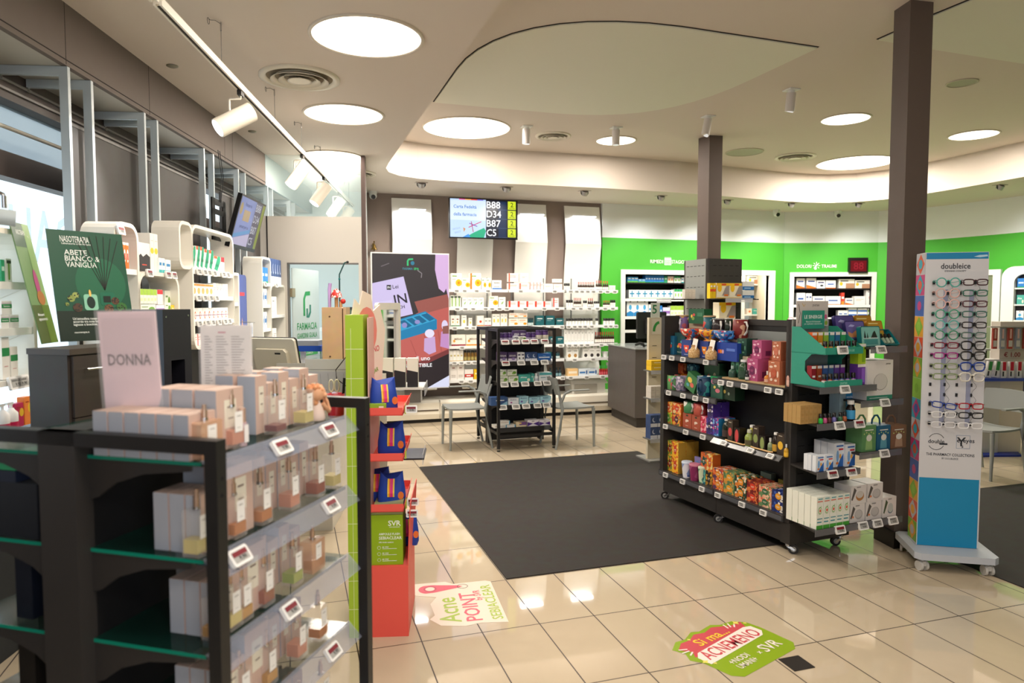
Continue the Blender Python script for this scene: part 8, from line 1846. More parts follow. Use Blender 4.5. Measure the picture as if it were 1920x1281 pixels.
SIDE = mat('#a9adb6', 0.5, name='daylit_box_side')  # bluish daylight on the box ends is put into this colour
def pbox_mesh(w_, d, h):
    return carton_mesh(w_, d, h, mat('#cdb0a2', 0.55, name='rose_box'), (('r', 0.28, 0.35, 0.72, 0.82, '#e9e2d0'), ('r', 0.38, 0.68, 0.62, 0.71, '#8a7a70'), ('r', 0.40, 0.50, 0.60, 0.52, '#8a7a70')), SIDE, mat('#cbb2a4', 0.5))
RW = ['top', 'second', 'third', 'fourth', 'fifth', 'lowest']
def pb_(x, y, z, w_, d, h, label): return put(pbox_mesh(w_, d, h), 'perfume_box', label, 'perfume box', FPF.w(x, y, z), TP, 'perfume boxes')
fx = lambda px, z, off=0.10: FPF.xz(px, z, off)
for i, z in enumerate(PZ):
    zz = z+0.0005
    # small boxes at the near end, narrow sides in daylight grey towards the viewer
    nsm = [6, 3, 3, 3, 3, 3][i]; x0 = [0.075, 0.105, 0.145, 0.155, 0.15, 0.15][i]
    for k in range(nsm):
        pb_(x0, 0.112+0.042*k, zz, 0.085, 0.038, [0.098, 0.128, 0.125, 0.125, 0.125, 0.125][i], 'small pink perfume box, %s from the front, near end, %s shelf' % (ORD[k], RW[i]))
    nt = [3, 2, 3, 2, 2, 2][i]
    for k in range(nt):
        pb_(x0+0.098, 0.125+0.062*k, zz, 0.095, 0.056, [0.138, 0.165, 0.165, 0.165, 0.165, 0.165][i], 'taller pink perfume box, %s from the front behind the small ones, %s shelf' % (ORD[k], RW[i]))
ROWSP = {0: [(375, 'rose_wide', 0.115), (433, 'rose', 0.135), (515, 'red', 0.140), (568, 'pale', 0.140)],
         1: [(368, 'pale', 0.145), (437, 'honey', 0.140), (487, 'honey', 0.140), (541, 'rose', 0.140), (590, 'amber', 0.140), (621, 'pale', 0.140)],
         2: [(402, 'gold', 0.135), (429, 'pale', 0.14), (450, 'gold', 0.14), (492, 'amber', 0.14), (547, 'green', 0.14), (585, 'amber_wide', 0.125)],
         3: [(447, 'pale', 0.14), (498, 'gold', 0.14), (555, 'rose', 0.14), (595, 'honey', 0.14)],
         4: [(505, 'gold', 0.14), (560, 'pale', 0.14), (600, 'amber', 0.14)], 5: []}
LIQ = {'amber': 'dark amber', 'gold': 'golden', 'red': 'deep red', 'rose': 'pale rose', 'honey': 'a little honey-coloured', 'pale': 'pale yellow', 'green': 'greenish'}
for i, lst in ROWSP.items():
    seen = {}
    for k, (px, kd, h_) in enumerate(lst):
        x = fx(px, PZ[i]+0.05, 0.10)
        c_ = LIQ[kd.split('_')[0]]; sq = 'squat ' if 'wide' in kd else ''
        perfume(x, 0.098 if i or k else 0.088, PZ[i]+0.001, kd, '%sglass tester bottle with %s perfume, %s on the %s shelf' % (sq, c_, ORD[k], RW[i]), 0.0, h_)
        if x < 0.33: continue
    xs_ = [fx(px, PZ[i]+0.05, 0.10) for px, _, _ in lst]
    for k in range(7):
        x = 0.315+0.052*k if i else 0.33+0.05*k
        if x > (0.60 if i < 2 else 0.50): break
        h_ = 0.148 if k % 2 == 0 else 0.125
        pb_(x+0.02, 0.165, PZ[i]+0.0005, 0.048, 0.052, h_, 'pink perfume box behind the testers, %s along the %s shelf' % (ORD[k], RW[i]))
        pb_(x+0.02, 0.23, PZ[i]+0.0005, 0.048, 0.052, h_, 'pink perfume box in the rear row, %s along the %s shelf' % (ORD[k], RW[i]))
# vial and figurine on the top shelf
x = fx(457, PZ[0]+0.04, 0.085)
t = thing('perfume_vial', 'slim pink perfume vial with a white label on the top shelf', 'perfume vial', FPF.w(x, 0.088, PZ[0]+0.001), TP)
m = MB(); m.cyl((0, 0, 0), (0, 0, 0.055), 0.0095, mat('#d8b8c0', 0.1, alpha=0.8), 12); m.build('glass', t)
m = MB(); m.cyl((0, 0, 0.055), (0, 0, 0.088), 0.0075, mat('#d0a488', 0.3, 0.5), 12); m.build('cap', t)
m = MB(); m.quad(-0.008, 0.008, 0.008, 0.05, -0.0105, mat('#efeae8', 0.6)); m.build('label', t)
x = fx(598, PZ[0]+0.04, 0.10)
t = thing('figurine', 'clay girl figurine with curly hair holding her hands to her mouth', 'figurine', FPF.w(x, 0.105, PZ[0]+0.001), TP-0.35)
CLAY = mat('#dba57e', 0.6, name='clay_skin')
m = MB(); m.lathe([(0.020, 0), (0.022, 0.006), (0.020, 0.02), (0.013, 0.042), (0.008, 0.052), (0.007, 0.06)], mat('#e2cabc', 0.7), 18); m.build('dress', t)
m = MB(); m.ball((0.0, 0, 0.078), 0.023, CLAY, 18, (1.05, 1, 1)); m.ball((0.022, -0.005, 0.074), 0.006, CLAY, 8); m.ball((0.012, -0.019, 0.072), 0.007, CLAY, 8); m.build('head', t)
m = MB()
for k in range(26):
    a = k*2.4; rr_ = 0.022*math.sqrt((k+1)/26); m.ball((rr_*math.cos(a)*1.05-0.003, rr_*math.sin(a)+0.004, 0.098-0.35*rr_+0.004*math.sin(k)), 0.0065, mat('#d08f62', 0.7), 8)
for k in range(8): m.ball((-0.018+0.0015*k, 0.012-0.002*k, 0.092-0.006*k), 0.009, mat('#c58a5e', 0.7), 8)
m.build('hair', t)
for s in (-1, 1):
    m = MB(); m.tube([(0.010, s*0.012, 0.048), (0.030, s*0.014, 0.022), (0.036, s*0.010, 0.026), (0.030, s*0.006, 0.052), (0.026, s*0.004, 0.062)], [0.006, 0.0055, 0.005, 0.0042, 0.0038], CLAY, 8)
    for f_ in range(4): m.tube([(0.026, s*(0.002+0.0022*f_), 0.062), (0.0255, s*(0.002+0.0022*f_), 0.068), (0.023, s*(0.002+0.002*f_), 0.072)], 0.0013, CLAY, 5)
    m.tube([(0.027, s*0.002, 0.060), (0.022, s*0.001, 0.066)], 0.0014, CLAY, 5); m.build('arm', t)
m = MB()
for s in (-1, 1): m.tube([(0.021, -0.006+s*0.009-0.004, 0.084), (0.0235, -0.006+s*0.009, 0.083), (0.021, -0.006+s*0.009+0.004, 0.084)], 0.0007, mat('#6a4030', 0.6), 4)
m.tube([(0.021, -0.011, 0.068), (0.0225, -0.006, 0.067), (0.021, -0.001, 0.068)], 0.0007, mat('#8a4030', 0.6), 4); m.build('face', t)
# signs
t = thing('counter_sign', 'pink DONNA sign in a clear holder behind the perfume boxes', 'sign', FPF.w(0.14, 0.33, PZ[0]+0.001), -0.44)
d1 = D1 = CAM+ray(252, 670)*1.58
t.location = (D1[0], D1[1], PZ[0]+0.001)
m = MB(); m.box(-0.070, 0.070, 0, 0.003, 0.0, 0.315, mat('#e6c9cf', 0.35, name='pink_card')); m.quad(-0.062, 0.062, 0.215, 0.30, -0.0006, mat('#dcc0c6', 0.4))
m.text('DONNA', 0.0, 0.205, -0.0012, 0.026, mat('#5a4248', 0.5), wmax=0.105); m.build('card', t)
m = MB(); m.box(-0.075, 0.075, -0.004, -0.0025, 0.0, 0.32, mat('#ffffff', 0.05, alpha=0.12)); m.box(-0.075, 0.075, -0.05, 0.03, 0.0, 0.003, CLEAR); m.build('holder', t)
set_lean(t, -0.42, -0.05); t.rotation_euler.rotate_axis('Y', -0.02)
D1 = CAM+ray(424, 660)*1.80
t = thing('counter_sign', 'white price list with two columns of small print behind the perfume boxes', 'sign', (D1[0], D1[1], PZ[0]+0.001), -0.30)
m = MB(); m.box(-0.066, 0.066, 0, 0.003, 0.0, 0.275, mat('#d9d5d0', 0.4))
for k in range(34):
    z_ = 0.245-0.0068*k
    for a, w1 in ((-0.056, 0.012+0.004*((k*7) % 3)), (-0.026, 0.020+0.004*((k*5) % 4)), (0.014, 0.022+0.004*((k*3) % 4))): m.quad(a, a+w1, z_, z_+0.0022, -0.0006, mat('#8f8b88', 0.6))
m.quad(-0.02, 0.0, 0.255, 0.259, -0.0006, mat('#c07a88', 0.6)); m.build('card', t)
m = MB(); m.box(-0.07, 0.07, -0.004, -0.0025, 0.0, 0.28, mat('#ffffff', 0.05, alpha=0.12)); m.box(-0.07, 0.07, -0.05, 0.03, 0, 0.003, CLEAR); m.build('holder', t)
# tags on the sloping strips
for i, xs_ in enumerate(((528, 617), (448, 620), (545,), (624,), (543, 627))):
    for px in xs_:
        z = PZ[i]-0.015
        esl(FPF, 0.034, fx(px, z, 0.034), z, 'on the %s perfume shelf' % RW[i], red=True, tilt=0.62, sc=0.66)
# back side goods of the perfume stand, at the left edge
for k in range(3):
    for l in range(2):
        put(carton_mesh(0.09, 0.16, 0.026, '#1f8a58' if l else '#141c30', (('t', 'Somatoline', 0.5, 0.5, 0.4, '#e8f0ec', 0.8),)), 'slimming_box', 'flat %s slimming box, %s along on the rear of the perfume stand' % (['navy', 'green'][l], ORD[k]), 'box', FPF.w(0.12+0.16*k, 0.62, PZ[1]+0.13+0.001+0.028*l), TP+PI/2, 'slimming boxes')
    put(carton_mesh(0.15, 0.2, 0.128, '#15181f', (('r', 0.1, 0.4, 0.9, 0.44, '#5a6a78'),)), 'dark_box', 'black carton supporting the slimming boxes, %s along' % ORD[k], 'box', FPF.w(0.12+0.16*k, 0.62, PZ[1]+0.001), TP, 'dark boxes')
for i in (2, 3, 4):
    for k in range(4):
        put(carton_mesh(0.06, 0.05, 0.15-0.02*(k % 2), '#0f1420' if (i+k) % 3 else '#1a1612', (('r', 0.4, 0.5, 0.6, 0.9, '#8a929c'),), None, mat('#9a948a', 0.5)), 'dark_box', 'navy fragrance box with a grey lid, %s along, rear %s shelf' % (ORD[k], RW[i]), 'box', FPF.w(0.10+0.10*k, 0.60+0.04*(k % 2), PZ[i]+0.001), TP+PI, 'dark boxes')

# ================================================================== LIME AND CORAL DISPLAY STAND
FV = Frame(-0.928, -0.44, -0.2356)             # x to the right, y away
CORAL = mat('#e8584c', 0.45, name='coral_card'); LIME = mat('#a4c336', 0.45, name='lime_card')
t = thing('promo_stand', 'lime green and coral cardboard promotion stand beside the perfume stand', 'display stand', FV.w(0, 0), FV.rz)
m = MB(); m.box(0, 0.083, 0, 0.45, 0.0, 1.563, LIME)
for z in np.arange(0.14, 1.5, 0.14): m.quad(0, 0.083, z, z+0.003, -0.0008, mat('#dfe8b0', 0.5))
m.quad(0.024, 0.026, 0, 1.5, -0.0008, mat('#dfe8b0', 0.5)); m.build('back_column', t)
m = MB(); m.box(0.084, 0.285, 0.0, 0.45, 0.0, 0.35, CORAL); m.build('base_bin', t)
m = MB(); m.prism([(0.286, 0.35), (0.30, 0.66), (0.296, 0.66), (0.282, 0.35)], 0.0, 0.45, CORAL); m.build('front_flap', t)
for z in (0.615, 0.862, 1.082):
    m = MB(); m.box(0.06, 0.265, 0.0, 0.45, z, z+0.004, CORAL); m.box(0.06, 0.265, 0.0, 0.003, z, z+0.038, CORAL); m.box(0.06, 0.265, 0.447, 0.45, z, z+0.038, CORAL); m.prism([(0.262, z), (0.275, z+0.05), (0.272, z+0.05), (0.259, z)], 0, 0.45, CORAL); s_ = m.build('tray', t)
    m = MB(); m.box(0.27, 0.276, 0.05, 0.07, z+0.0, z+0.05, mat('#b8d048', 0.4)); m.build('clip', s_)
m = MB(); PKC = mat('#eab9b0', 0.5)
m.box(0.10, 0.104, 0.02, 0.43, 0.40, 1.55, PKC)
m.build('back_card', t)
m = MB(); m.prism([(0.02, 1.12), (0.16, 1.05), (0.26, 1.22), (0.30, 1.5), (0.25, 1.63), (0.19, 1.60), (0.17, 1.68), (0.10, 1.70), (0.07, 1.63), (0.03, 1.66), (0.0, 1.56)], 0.1, 0.106, mat('#efdccb', 0.5))
m.ell(0.13, 1.50, 0.09, 0.12, 0.0992, mat('#e8877a', 0.5)); m.text('Si ma', 0.13, 1.52, 0.0986, 0.03, mat('#8ab03a', 0.5)); m.text('ACNEMENO', 0.14, 1.40, 0.0986, 0.03, mat('#d8505a', 0.5), rot=0.1, wmax=0.2); m.text('SEBIACLEAR', 0.15, 1.28, 0.0986, 0.022, mat('#8ab03a', 0.5), rot=0.3, wmax=0.2)
o = m.build('header_card', t); o.rotation_euler = (0, 0, 1.12); o.location = (0.11, 0.02, -0.02)
# SVR box
t = thing('promo_box', 'large lime green ampoule box lettered SVR in the coral stand', 'box', FV.w(0.175, 0.10, 0.351), FV.rz)
m = MB(); LB = mat('#8fae14', 0.4, name='lime_print')
m.box(-0.085, 0.085, -0.085, 0.085, 0, 0.245, LB); m.build('box', t)
m = MB(); m.prism([(-0.075, 0.246), (0.085, 0.246), (0.088, 0.31), (-0.055, 0.292)], -0.08, 0.08, mat('#c4cf8a', 0.2, alpha=0.6)); m.build('clear_lid', t)
m = MB(); WT = mat('#f0f4e8', 0.5); y_ = -0.0858
m.text('SVR', 0.045, 0.205, y_, 0.026, WT); m.quad(0.02, 0.07, 0.185, 0.187, y_, WT); m.text('AMPOULE FLASH', 0.02, 0.152, y_, 0.011, WT, wmax=0.10); m.text('SEBIACLEAR', 0.025, 0.133, y_, 0.015, WT, wmax=0.11); m.text('10% Acido azelaico', 0.005, 0.112, y_, 0.007, WT, wmax=0.07)
for z in (0.085, 0.055, 0.025): m.stroke([(-0.03+0.008*math.cos(a), z+0.008*math.sin(a)) for a in [2*PI*k/10 for k in range(11)]], 0.0012, y_, WT); m.text('48 ORE', 0.0, z+0.003, y_, 0.007, WT); m.quad(-0.015, 0.055, z-0.006, z-0.004, y_, WT)
m.build('lettering', t)
# blue bags with rainbow zips
BLUE = mat('#123a9a', 0.6, name='blue_fabric')
def bag(x, y, z, label, rz=0.0, sc=1.2, lie=0):
    t = thing('toiletry_bag', label, 'bag', FV.w(x, y, z), FV.rz+rz, 'blue toiletry bags')
    m = MB()
    n = 10; rows_ = []
    for (w_, d, zz, ear) in ((0.050, 0.032, 0.0, 0), (0.057, 0.038, 0.02, 0), (0.056, 0.036, 0.06, 0), (0.050, 0.022, 0.10, 0), (0.046, 0.007, 0.125, 1)):
        ring_ = []
        for k in range(20):
            a = 2*PI*k/20; cx = w_*math.copysign(abs(math.cos(a))**0.6, math.cos(a)); cy = d*math.copysign(abs(math.sin(a))**0.6, math.sin(a))
            zz2 = zz+(0.035*(abs(cx)/w_)**2-0.015 if ear else 0.003*math.sin(3*a))
            ring_.append((cx*sc, cy*sc, zz2*sc))
        rows_.append(ring_)
    v = [p for r_ in rows_ for p in r_]
    f = [(j*20+i, j*20+(i+1) % 20, (j+1)*20+(i+1) % 20, (j+1)*20+i) for j in range(4) for i in range(20)]
    m.add(v, f, BLUE, True); m.add(v, [tuple(range(19, -1, -1)), tuple(range(80, 100))], BLUE, True); m.build('body', t)
    m = MB()
    for k, c in enumerate(('#e8c832', '#e8702a', '#d82a7a', '#d82a7a', '#e8c832')):
        x_ = (-0.011+0.0055*k)*sc
        pts = [(-0.0375, 0.045), (-0.0385, 0.06), (-0.030, 0.09), (-0.016, 0.115)]
        vv = []
        for (yy, zz) in pts: vv += [(x_-0.003*sc, yy*sc-0.002, zz*sc), (x_+0.003*sc, yy*sc-0.002, zz*sc)]
        m.add(vv, [(2*q, 2*q+1, 2*q+3, 2*q+2) for q in range(3)], mat(c, 0.5))
    m.build('striped_patch', t)
    m = MB(); m.ell(0.04*sc, 0.05*sc, 0.012*sc, 0.016*sc, -0.036*sc, mat('#d8702a', 0.5)); m.build('orange_motif', t)
    return t
bag(0.165, 0.09, 1.0865, 'blue bag with a rainbow patch in the highest coral tray', 0.3)
bag(0.20, 0.12, 0.8665, 'blue bag with a rainbow patch in the middle coral tray')
bag(0.20, 0.10, 0.6195, 'blue bag with a rainbow patch in the lowest coral tray'); bag(0.12, 0.20, 0.6195, 'blue bag standing behind in the lowest coral tray')
bag(0.25, 0.30, 0.352, 'blue bag behind the large lime box', 0.2)
put(carton_mesh(0.11, 0.03, 0.05, '#8fae2a', (('r', 0.1, 0.5, 0.6, 0.6, '#f0f0e0'), ('r', 0.7, 0.2, 0.9, 0.8, '#e8e0d0'))), 'lime_carton', 'lime green carton tilted before the blue bag in the top coral tray', 'carton', FV.w(0.13, 0.028, 1.0865), FV.rz)
for z, y_, w_ in ((1.13, 0.02, 'highest coral tray'), (0.66, 0.08, 'lowest coral tray'), (0.62, 0.02, 'coral bin flap')):
    esl(FV, y_, 0.305, z-0.02, 'on the '+w_, sc=0.6, tilt=0.1, red=True)
# tall white unit behind with mirror and half-black boxes
t = thing('cosmetics_unit', 'white cosmetics unit with a tilted mirror behind the lime stand', 'display stand', FV.w(0.06, 0.62), FV.rz)
m = MB(); m.box(-0.05, 0.06, 0, 0.03, 0.0, 1.22, mat('#d8d4c8', 0.5)); m.box(-0.05, 0.08, 0, 0.5, 0.0, 0.04, mat('#d8d4c8', 0.5)); m.build('upright', t)
m = MB(); m.box(0.02, 0.27, 0.02, 0.30, 1.125, 1.137, mat('#d8d8d0', 0.3)); m.box(0.275, 0.279, 0.02, 0.30, 1.09, 1.15, CLEAR); m.build('shelf', t)
m = MB(); m.box(0.02, 0.27, 0.02, 0.30, 0.72, 0.73, mat('#26262a', 0.3)); m.box(0.26, 0.264, 0.02, 0.30, 0.69, 0.75, CLEAR); m.build('shelf', t)
m = MB(); ring(m, rrect(0, 0.30, 1.22, 1.62, 0.02, 3), rrect(0.03, 0.27, 1.26, 1.58, 0.01, 3), -0.02, 0.0, mat('#e8e4da', 0.4)); m.quad(0.03, 0.27, 1.26, 1.58, -0.004, mat('#d8d8d8', 0.03, 1.0, name='mirror_glass')); o = m.build('mirror', t); o.rotation_euler = (0, 0, 1.22)
FU = Frame(*FV.w(0.06, 0.62)[:2], FV.rz)
for k in range(3):
    put(carton_mesh(0.062, 0.06, 0.165, '#e4e2d4', (('p', ((0, 0), (1, 0), (1, 0.52), (0, 0.60)), '#1a1a1c'),)), 'half_black_box', 'white and black hair-dye box, %s of three on the small white shelf' % ORD[k], 'box', FU.w(0.065+0.071*k, 0.07, 1.138), FU.rz, 'white and black boxes')

# ================================================================== TRACK WITH SPOTS
tp = [floor_pt(265, 0, 2.86), floor_pt(409, 127, 2.86), floor_pt(567, 288, 2.86), floor_pt(662, 389, 2.86)]
a0 = Vector((-1.755, -0.95, 0)); 
TS = Vector((tp[1][0], tp[1][1], 0)); TE = Vector((tp[3][0], tp[3][1], 0))
dv = (TE-TS).normalized(); TS2 = TS-dv*2.6
trz = math.atan2(dv.y, dv.x); TL_ = (TE-TS2).length
FT = Frame(TS2.x, TS2.y, trz)
SPOTC = mat('#ebe2d2', 0.4, name='cream_enamel')
t = thing('light_track', 'long cream lighting track hung on thin wires under the left ceiling', 'light track', (TS2.x, TS2.y, 2.86), trz)
m = MB()
for a, b in ((0, 1.8), (1.83, TL_-1.15), (TL_-1.12, TL_)):
    m.box(a, b, -0.018, 0.018, 0.004, 0.034, SPOTC); m.box(a, b, -0.018, -0.008, -0.002, 0.004, SPOTC); m.box(a, b, 0.008, 0.018, -0.002, 0.004, SPOTC); m.box(a+0.02, b-0.02, -0.008, 0.008, 0.001, 0.004, mat('#2a2018', 0.7))
m.build('rail', t)
for k, (px, py) in enumerate(((409, 127), (513, 232), (566, 285), (600, 322), (632, 355), (658, 378))):
    p = floor_pt(px, py, 2.88); x = (p[0]-TS2.x)*dv.x+(p[1]-TS2.y)*dv.y
    m = MB(); m.cyl((x, 0, 0.034), (x, 0, 0.26), 0.0012, mat('#3a3a38', 0.4), 5); m.cyl((x, 0, 0.215), (x, 0, 0.259), 0.0045, CHROME, 8)
    m.tube([(x, 0, 0.25), (x-0.03, 0.02, 0.256), (x-0.06, 0.035, 0.245)]+[(x-0.075+0.016*math.cos(a), 0.04, 0.235+0.016*math.sin(a)) for a in [PI/3+2*PI*q/12 for q in range(13)]], 0.0014, mat('#2a2a28', 0.4), 5); m.build('hanging_wire', t)
sp = [(437, 170, 'nearest', (430, 228), True), (552, 290, 'second', (553, 323), False), (592, 332, 'third', (593, 357), False), (622, 361, 'fourth', (622, 381), False), (643, 380, 'farthest', (641, 396), False)]
for i, (px, py, nm, (bx_, by_), lit) in enumerate(sp):
    p = floor_pt(px, py, 2.86); x = (p[0]-TS2.x)*dv.x+(p[1]-TS2.y)*dv.y
    base = Vector((TS2.x, TS2.y, 2.86))+dv*x
    t = thing('track_spotlight', 'cream cylindrical track spotlight, %s of the five on the left track' % nm, 'spotlight', tuple(base), trz, 'track spotlights')
    m = MB(); m.box(-0.03, 0.03, -0.012, 0.012, -0.03, 0.0, mat('#1c1a18', 0.5)); m.build('adapter', t)
    m = MB(); m.tube([(0.0, 0, -0.03), (0, 0, -0.045), (-0.0, 0.06, -0.048), (0.0, 0.065, -0.055), (0.0, 0.065, -0.15)], 0.007, SPOTC, 8); m.build('bracket', t)
    # the body aims down at the wall shelves
    dirw = Vector((-0.80, -0.28, -0.55)).normalized() if i == 0 else Vector((-0.55, -0.15, -0.80)).normalized()
    dl_ = Matrix.Rotation(-trz, 3, 'Z') @ dirw
    c0 = Vector((0, 0.03, -0.165)); R_ = 0.055 if i else 0.056; Ln = 0.135
    m = MB(); p0 = c0-dl_*Ln*0.8; p1 = c0+dl_*Ln*0.9
    m.cyl(p0, p1, R_, SPOTC, 28); m.cyl(p0-dl_*0.001, p0, R_*0.7, mat('#3a3430', 0.5), 20); m.build('body', t)
    m = MB(); m.cyl(p1, p1+dl_*0.0015, R_*0.86, mat('#f8f4ff', 0.3, emit=7.0, name='spot_lens'), 24); m.build('lens', t)
    wp_ = base+Matrix.Rotation(trz, 3, 'Z') @ (p1+dl_*0.02)
    lamp('track_lamp', 'SPOT', tuple(wp_), 34, (1.0, 0.97, 0.92), 0.03, tuple(wp_+dirw*2), 1.1, 0.6)

# small white ceiling spots in the raised ceiling
for i, (px, py) in enumerate(((987, 237), (1155, 239), (1328, 218), (1484, 168))):
    p = floor_pt(px, py, 3.54)
    nm = ['left of the small round light', 'before a small round light', 'above the thin pillar', 'between both pillars'][i]
    t = thing('ceiling_spotlight', 'short white cylinder spot under the raised ceiling, %s' % nm, 'spotlight', (p[0], p[1], 3.54), 0, 'white ceiling spotlights')
    m = MB(); m.box(-0.055, 0.055, -0.055, 0.055, -0.010, 0, WHITE); m.cyl((0, 0, -0.010), (0, 0, -0.03), 0.03, WHITE, 16); m.build('plate', t)
    tl = [(0, 0), (0, 0), (-0.03, 0.0), (0.0, 0.02)][i]
    m = MB(); m.cyl((0, 0, -0.03), (tl[0], tl[1], -0.19), 0.042, mat('#d9d2cc', 0.4), 24); m.build('body', t)
    m = MB(); m.cyl((tl[0], tl[1], -0.19), (tl[0]*1.05, tl[1]*1.05, -0.192), 0.034, mat('#f4f0ea', 0.3, emit=0.6), 20); m.build('lens', t)
# soffit gimbal spots
for i, (x, y) in enumerate(SOFFIT):
    t = thing('gimbal_spotlight', 'small gimbal spot in the ceiling edge, %s from the left' % ORD[i], 'spotlight', (x, y, 3.12), 0, 'gimbal spots along the ceiling edge')
    m = MB(); m.box(-0.075, 0.075, -0.05, 0.05, -0.006, 0, mat('#b8aaa0', 0.4)); m.build('plate', t)
    m = MB(); m.tube([(-0.052, 0, -0.006), (-0.05, 0, -0.035), (-0.03, 0, -0.058), (0.03, 0, -0.058), (0.05, 0, -0.035), (0.052, 0, -0.006)], 0.006, mat('#1c1a1a', 0.4), 8); m.build('yoke', t)
    m = MB(); m.cyl((0, -0.02, -0.006), (0, 0.012, -0.05), 0.042, mat('#b8b4b4', 0.3, 0.4), 20); m.build('body', t)
# dome cameras
for i, (x, y, z, rz, nm) in enumerate(((-0.10, 5.72, 3.12, 0, 'at the left corner of the back wall'), (6.32, 5.62, 3.12, 0, 'above the lettering of the green wall'), (7.36, 5.42, 3.12, -0.4, 'beside the thick pillar on the upper wall'))):
    t = thing('security_camera', 'white dome camera under the ceiling edge %s' % nm, 'camera', (x, y, z), rz, 'dome cameras')
    m = MB(); m.cyl((0, 0, -0.03), (0, 0, 0), 0.055, WHITE, 20); m.build('base', t)
    m = MB(); m.ball((0, 0, -0.055), 0.052, WHITE, 20); m.build('dome', t)
    m = MB(); m.cyl((0.0, -0.035, -0.075), (0.0, -0.050, -0.085), 0.030, mat('#1c1c1e', 0.25), 18); m.build('lens', t)
# bell
FBk = Frame(0, 5.85, 0); xb_, zb_ = FBk.hit(700, 462, 0)
t = thing('wall_bell', 'small brass bell on a bracket on the taupe wall left of the video screen', 'bell', (xb_, 5.85, zb_), 0)
BR = mat('#6a5226', 0.3, 0.85, name='aged_brass')
m = MB(); m.lathe([(0.048, -0.055), (0.042, -0.045), (0.028, -0.02), (0.024, 0.01), (0.012, 0.025), (0.004, 0.03)], BR, 20, (0, -0.09, 0)); m.ball((0, -0.09, -0.06), 0.012, BR, 10); m.build('bell', t)
m = MB(); m.tube([(0, -0.002, 0.0), (0, -0.05, 0.035), (0, -0.09, 0.045), (0, -0.09, 0.03)], 0.007, BR, 8); m.box(-0.015, 0.015, -0.006, 0, -0.04, 0.04, BR); m.ball((0, -0.09, 0.055), 0.012, BR, 8); m.build('bracket', t)

# ================================================================== FLOOR STICKERS
def flat(m, name, parent, loc=None, rz=None):
    m.v = [(x, z, -y) for x, y, z in m.v]           # drawn upright (x, z), laid on the floor
    return m.build(name, parent, loc, rz)
# ACNE POINT sticker
c = floor_pt(868, 1137, 0)
t = thing('floor_sticker', 'white floor sticker with a pink map pin reading acne POINT SEBIACLEAR', 'sticker', (-0.315, -0.225, 0.001), -0.0)
def blob(pts, k=1.0): return pts
m = MB(); WS = mat('#e0d2c0', 0.35); 
# sticker axes: u along its text (towards the viewer's far side), v across; text reads from near to far
ROTS = PI/2-0.10
def rot(pts): 
    cr, sr = math.cos(ROTS), math.sin(ROTS); return [(a*cr-b*sr, a*sr+b*cr) for a, b in pts]
out = [(-0.27, -0.20), (0.25, -0.20), (0.27, -0.17), (0.26, 0.02), (0.30, 0.06), (0.30, 0.24), (0.22, 0.27), (0.14, 0.24), (0.10, 0.13), (0.02, 0.17), (-0.12, 0.16), (-0.16, 0.19), (-0.24, 0.14), (-0.27, 0.02), (-0.25, -0.06)]
m.add([(a, 0, b) for a, b in rot(out)], [tuple(range(len(out)))], WS)
PK_ = mat('#cf4a60', 0.4); LM = mat('#9ab82c', 0.4); INK = mat('#3a3030', 0.5)
def tx(s_, u, v, h_, mt, w_=None): 
    (a, b), = rot([(u, v)]); m.text(s_, a, b, -0.0006, h_, mt, wmax=w_, rot=ROTS)
tx('SEBIACLEAR', -0.01, -0.155, 0.058, LM, 0.46); tx('POINT', -0.05, -0.035, 0.085, PK_, 0.36); tx('by SVR', 0.08, -0.10, 0.04, PK_, 0.13); tx('Acne', -0.07, 0.085, 0.11, LM, 0.30)
m.add([(a, -0.0006, b) for a, b in rot([(0.21+0.055*math.cos(q), 0.17+0.05*math.sin(q)) for q in [PI*0.1+PI*0.8*k/10 for k in range(11)]]+[(0.16, 0.14), (0.20, 0.0), (0.215, -0.03), (0.235, 0.0), (0.265, 0.14)])], [tuple(range(16))], PK_)
m.add([(a, -0.0012, b) for a, b in rot([(0.212+0.026*math.cos(q), 0.155+0.026*math.sin(q)) for q in [2*PI*k/16 for k in range(16)]])], [tuple(range(16))], WS)
q_ = rot([(0.215+0.028*math.cos(q), -0.03+0.03*math.sin(q)) for q in [2*PI*k/14 for k in range(15)]]); m.stroke(q_, 0.003, -0.0012, INK)
q_ = rot([(0.212+0.034*math.cos(q), 0.155+0.034*math.sin(q)) for q in [2*PI*k/14 for k in range(15)]]); m.stroke(q_, 0.002, -0.0010, INK)
flat(m, 'print', t)
# SI MA ACNEMENO sticker
t = thing('floor_sticker', 'lime green floor sticker reading Si ma ACNEMENO x SVR', 'sticker', (0.80, -1.06, 0.001), 0)
m = MB(); LG = mat('#8aa81a', 0.35); RD = mat('#c94a54', 0.4); YE = mat('#f0cf3a', 0.4); PW_ = mat('#f0e6dc', 0.4)
ROTS = 0.34
def sc_(pts): return [(a, b) for a, b in pts]
out = [(-0.20, -0.20), (0.20, -0.20), (0.25, -0.16), (0.26, 0.02), (0.25, 0.10), (0.20, 0.15), (0.12, 0.16), (0.08, 0.19), (-0.02, 0.18), (-0.06, 0.20), (-0.14, 0.17), (-0.20, 0.18), (-0.27, 0.14), (-0.25, 0.08), (-0.28, 0.03), (-0.25, -0.02), (-0.24, -0.16)]
m.add([(a, 0, b) for a, b in rot(out)], [tuple(range(len(out)))], LG)
top_ = [(-0.25, 0.12), (-0.21, 0.07), (-0.24, 0.03), (-0.18, 0.03), (0.20, 0.06), (0.23, 0.12), (0.17, 0.12), (0.10, 0.15), (0.06, 0.17), (-0.01, 0.155), (-0.07, 0.175), (-0.13, 0.15), (-0.19, 0.155)]
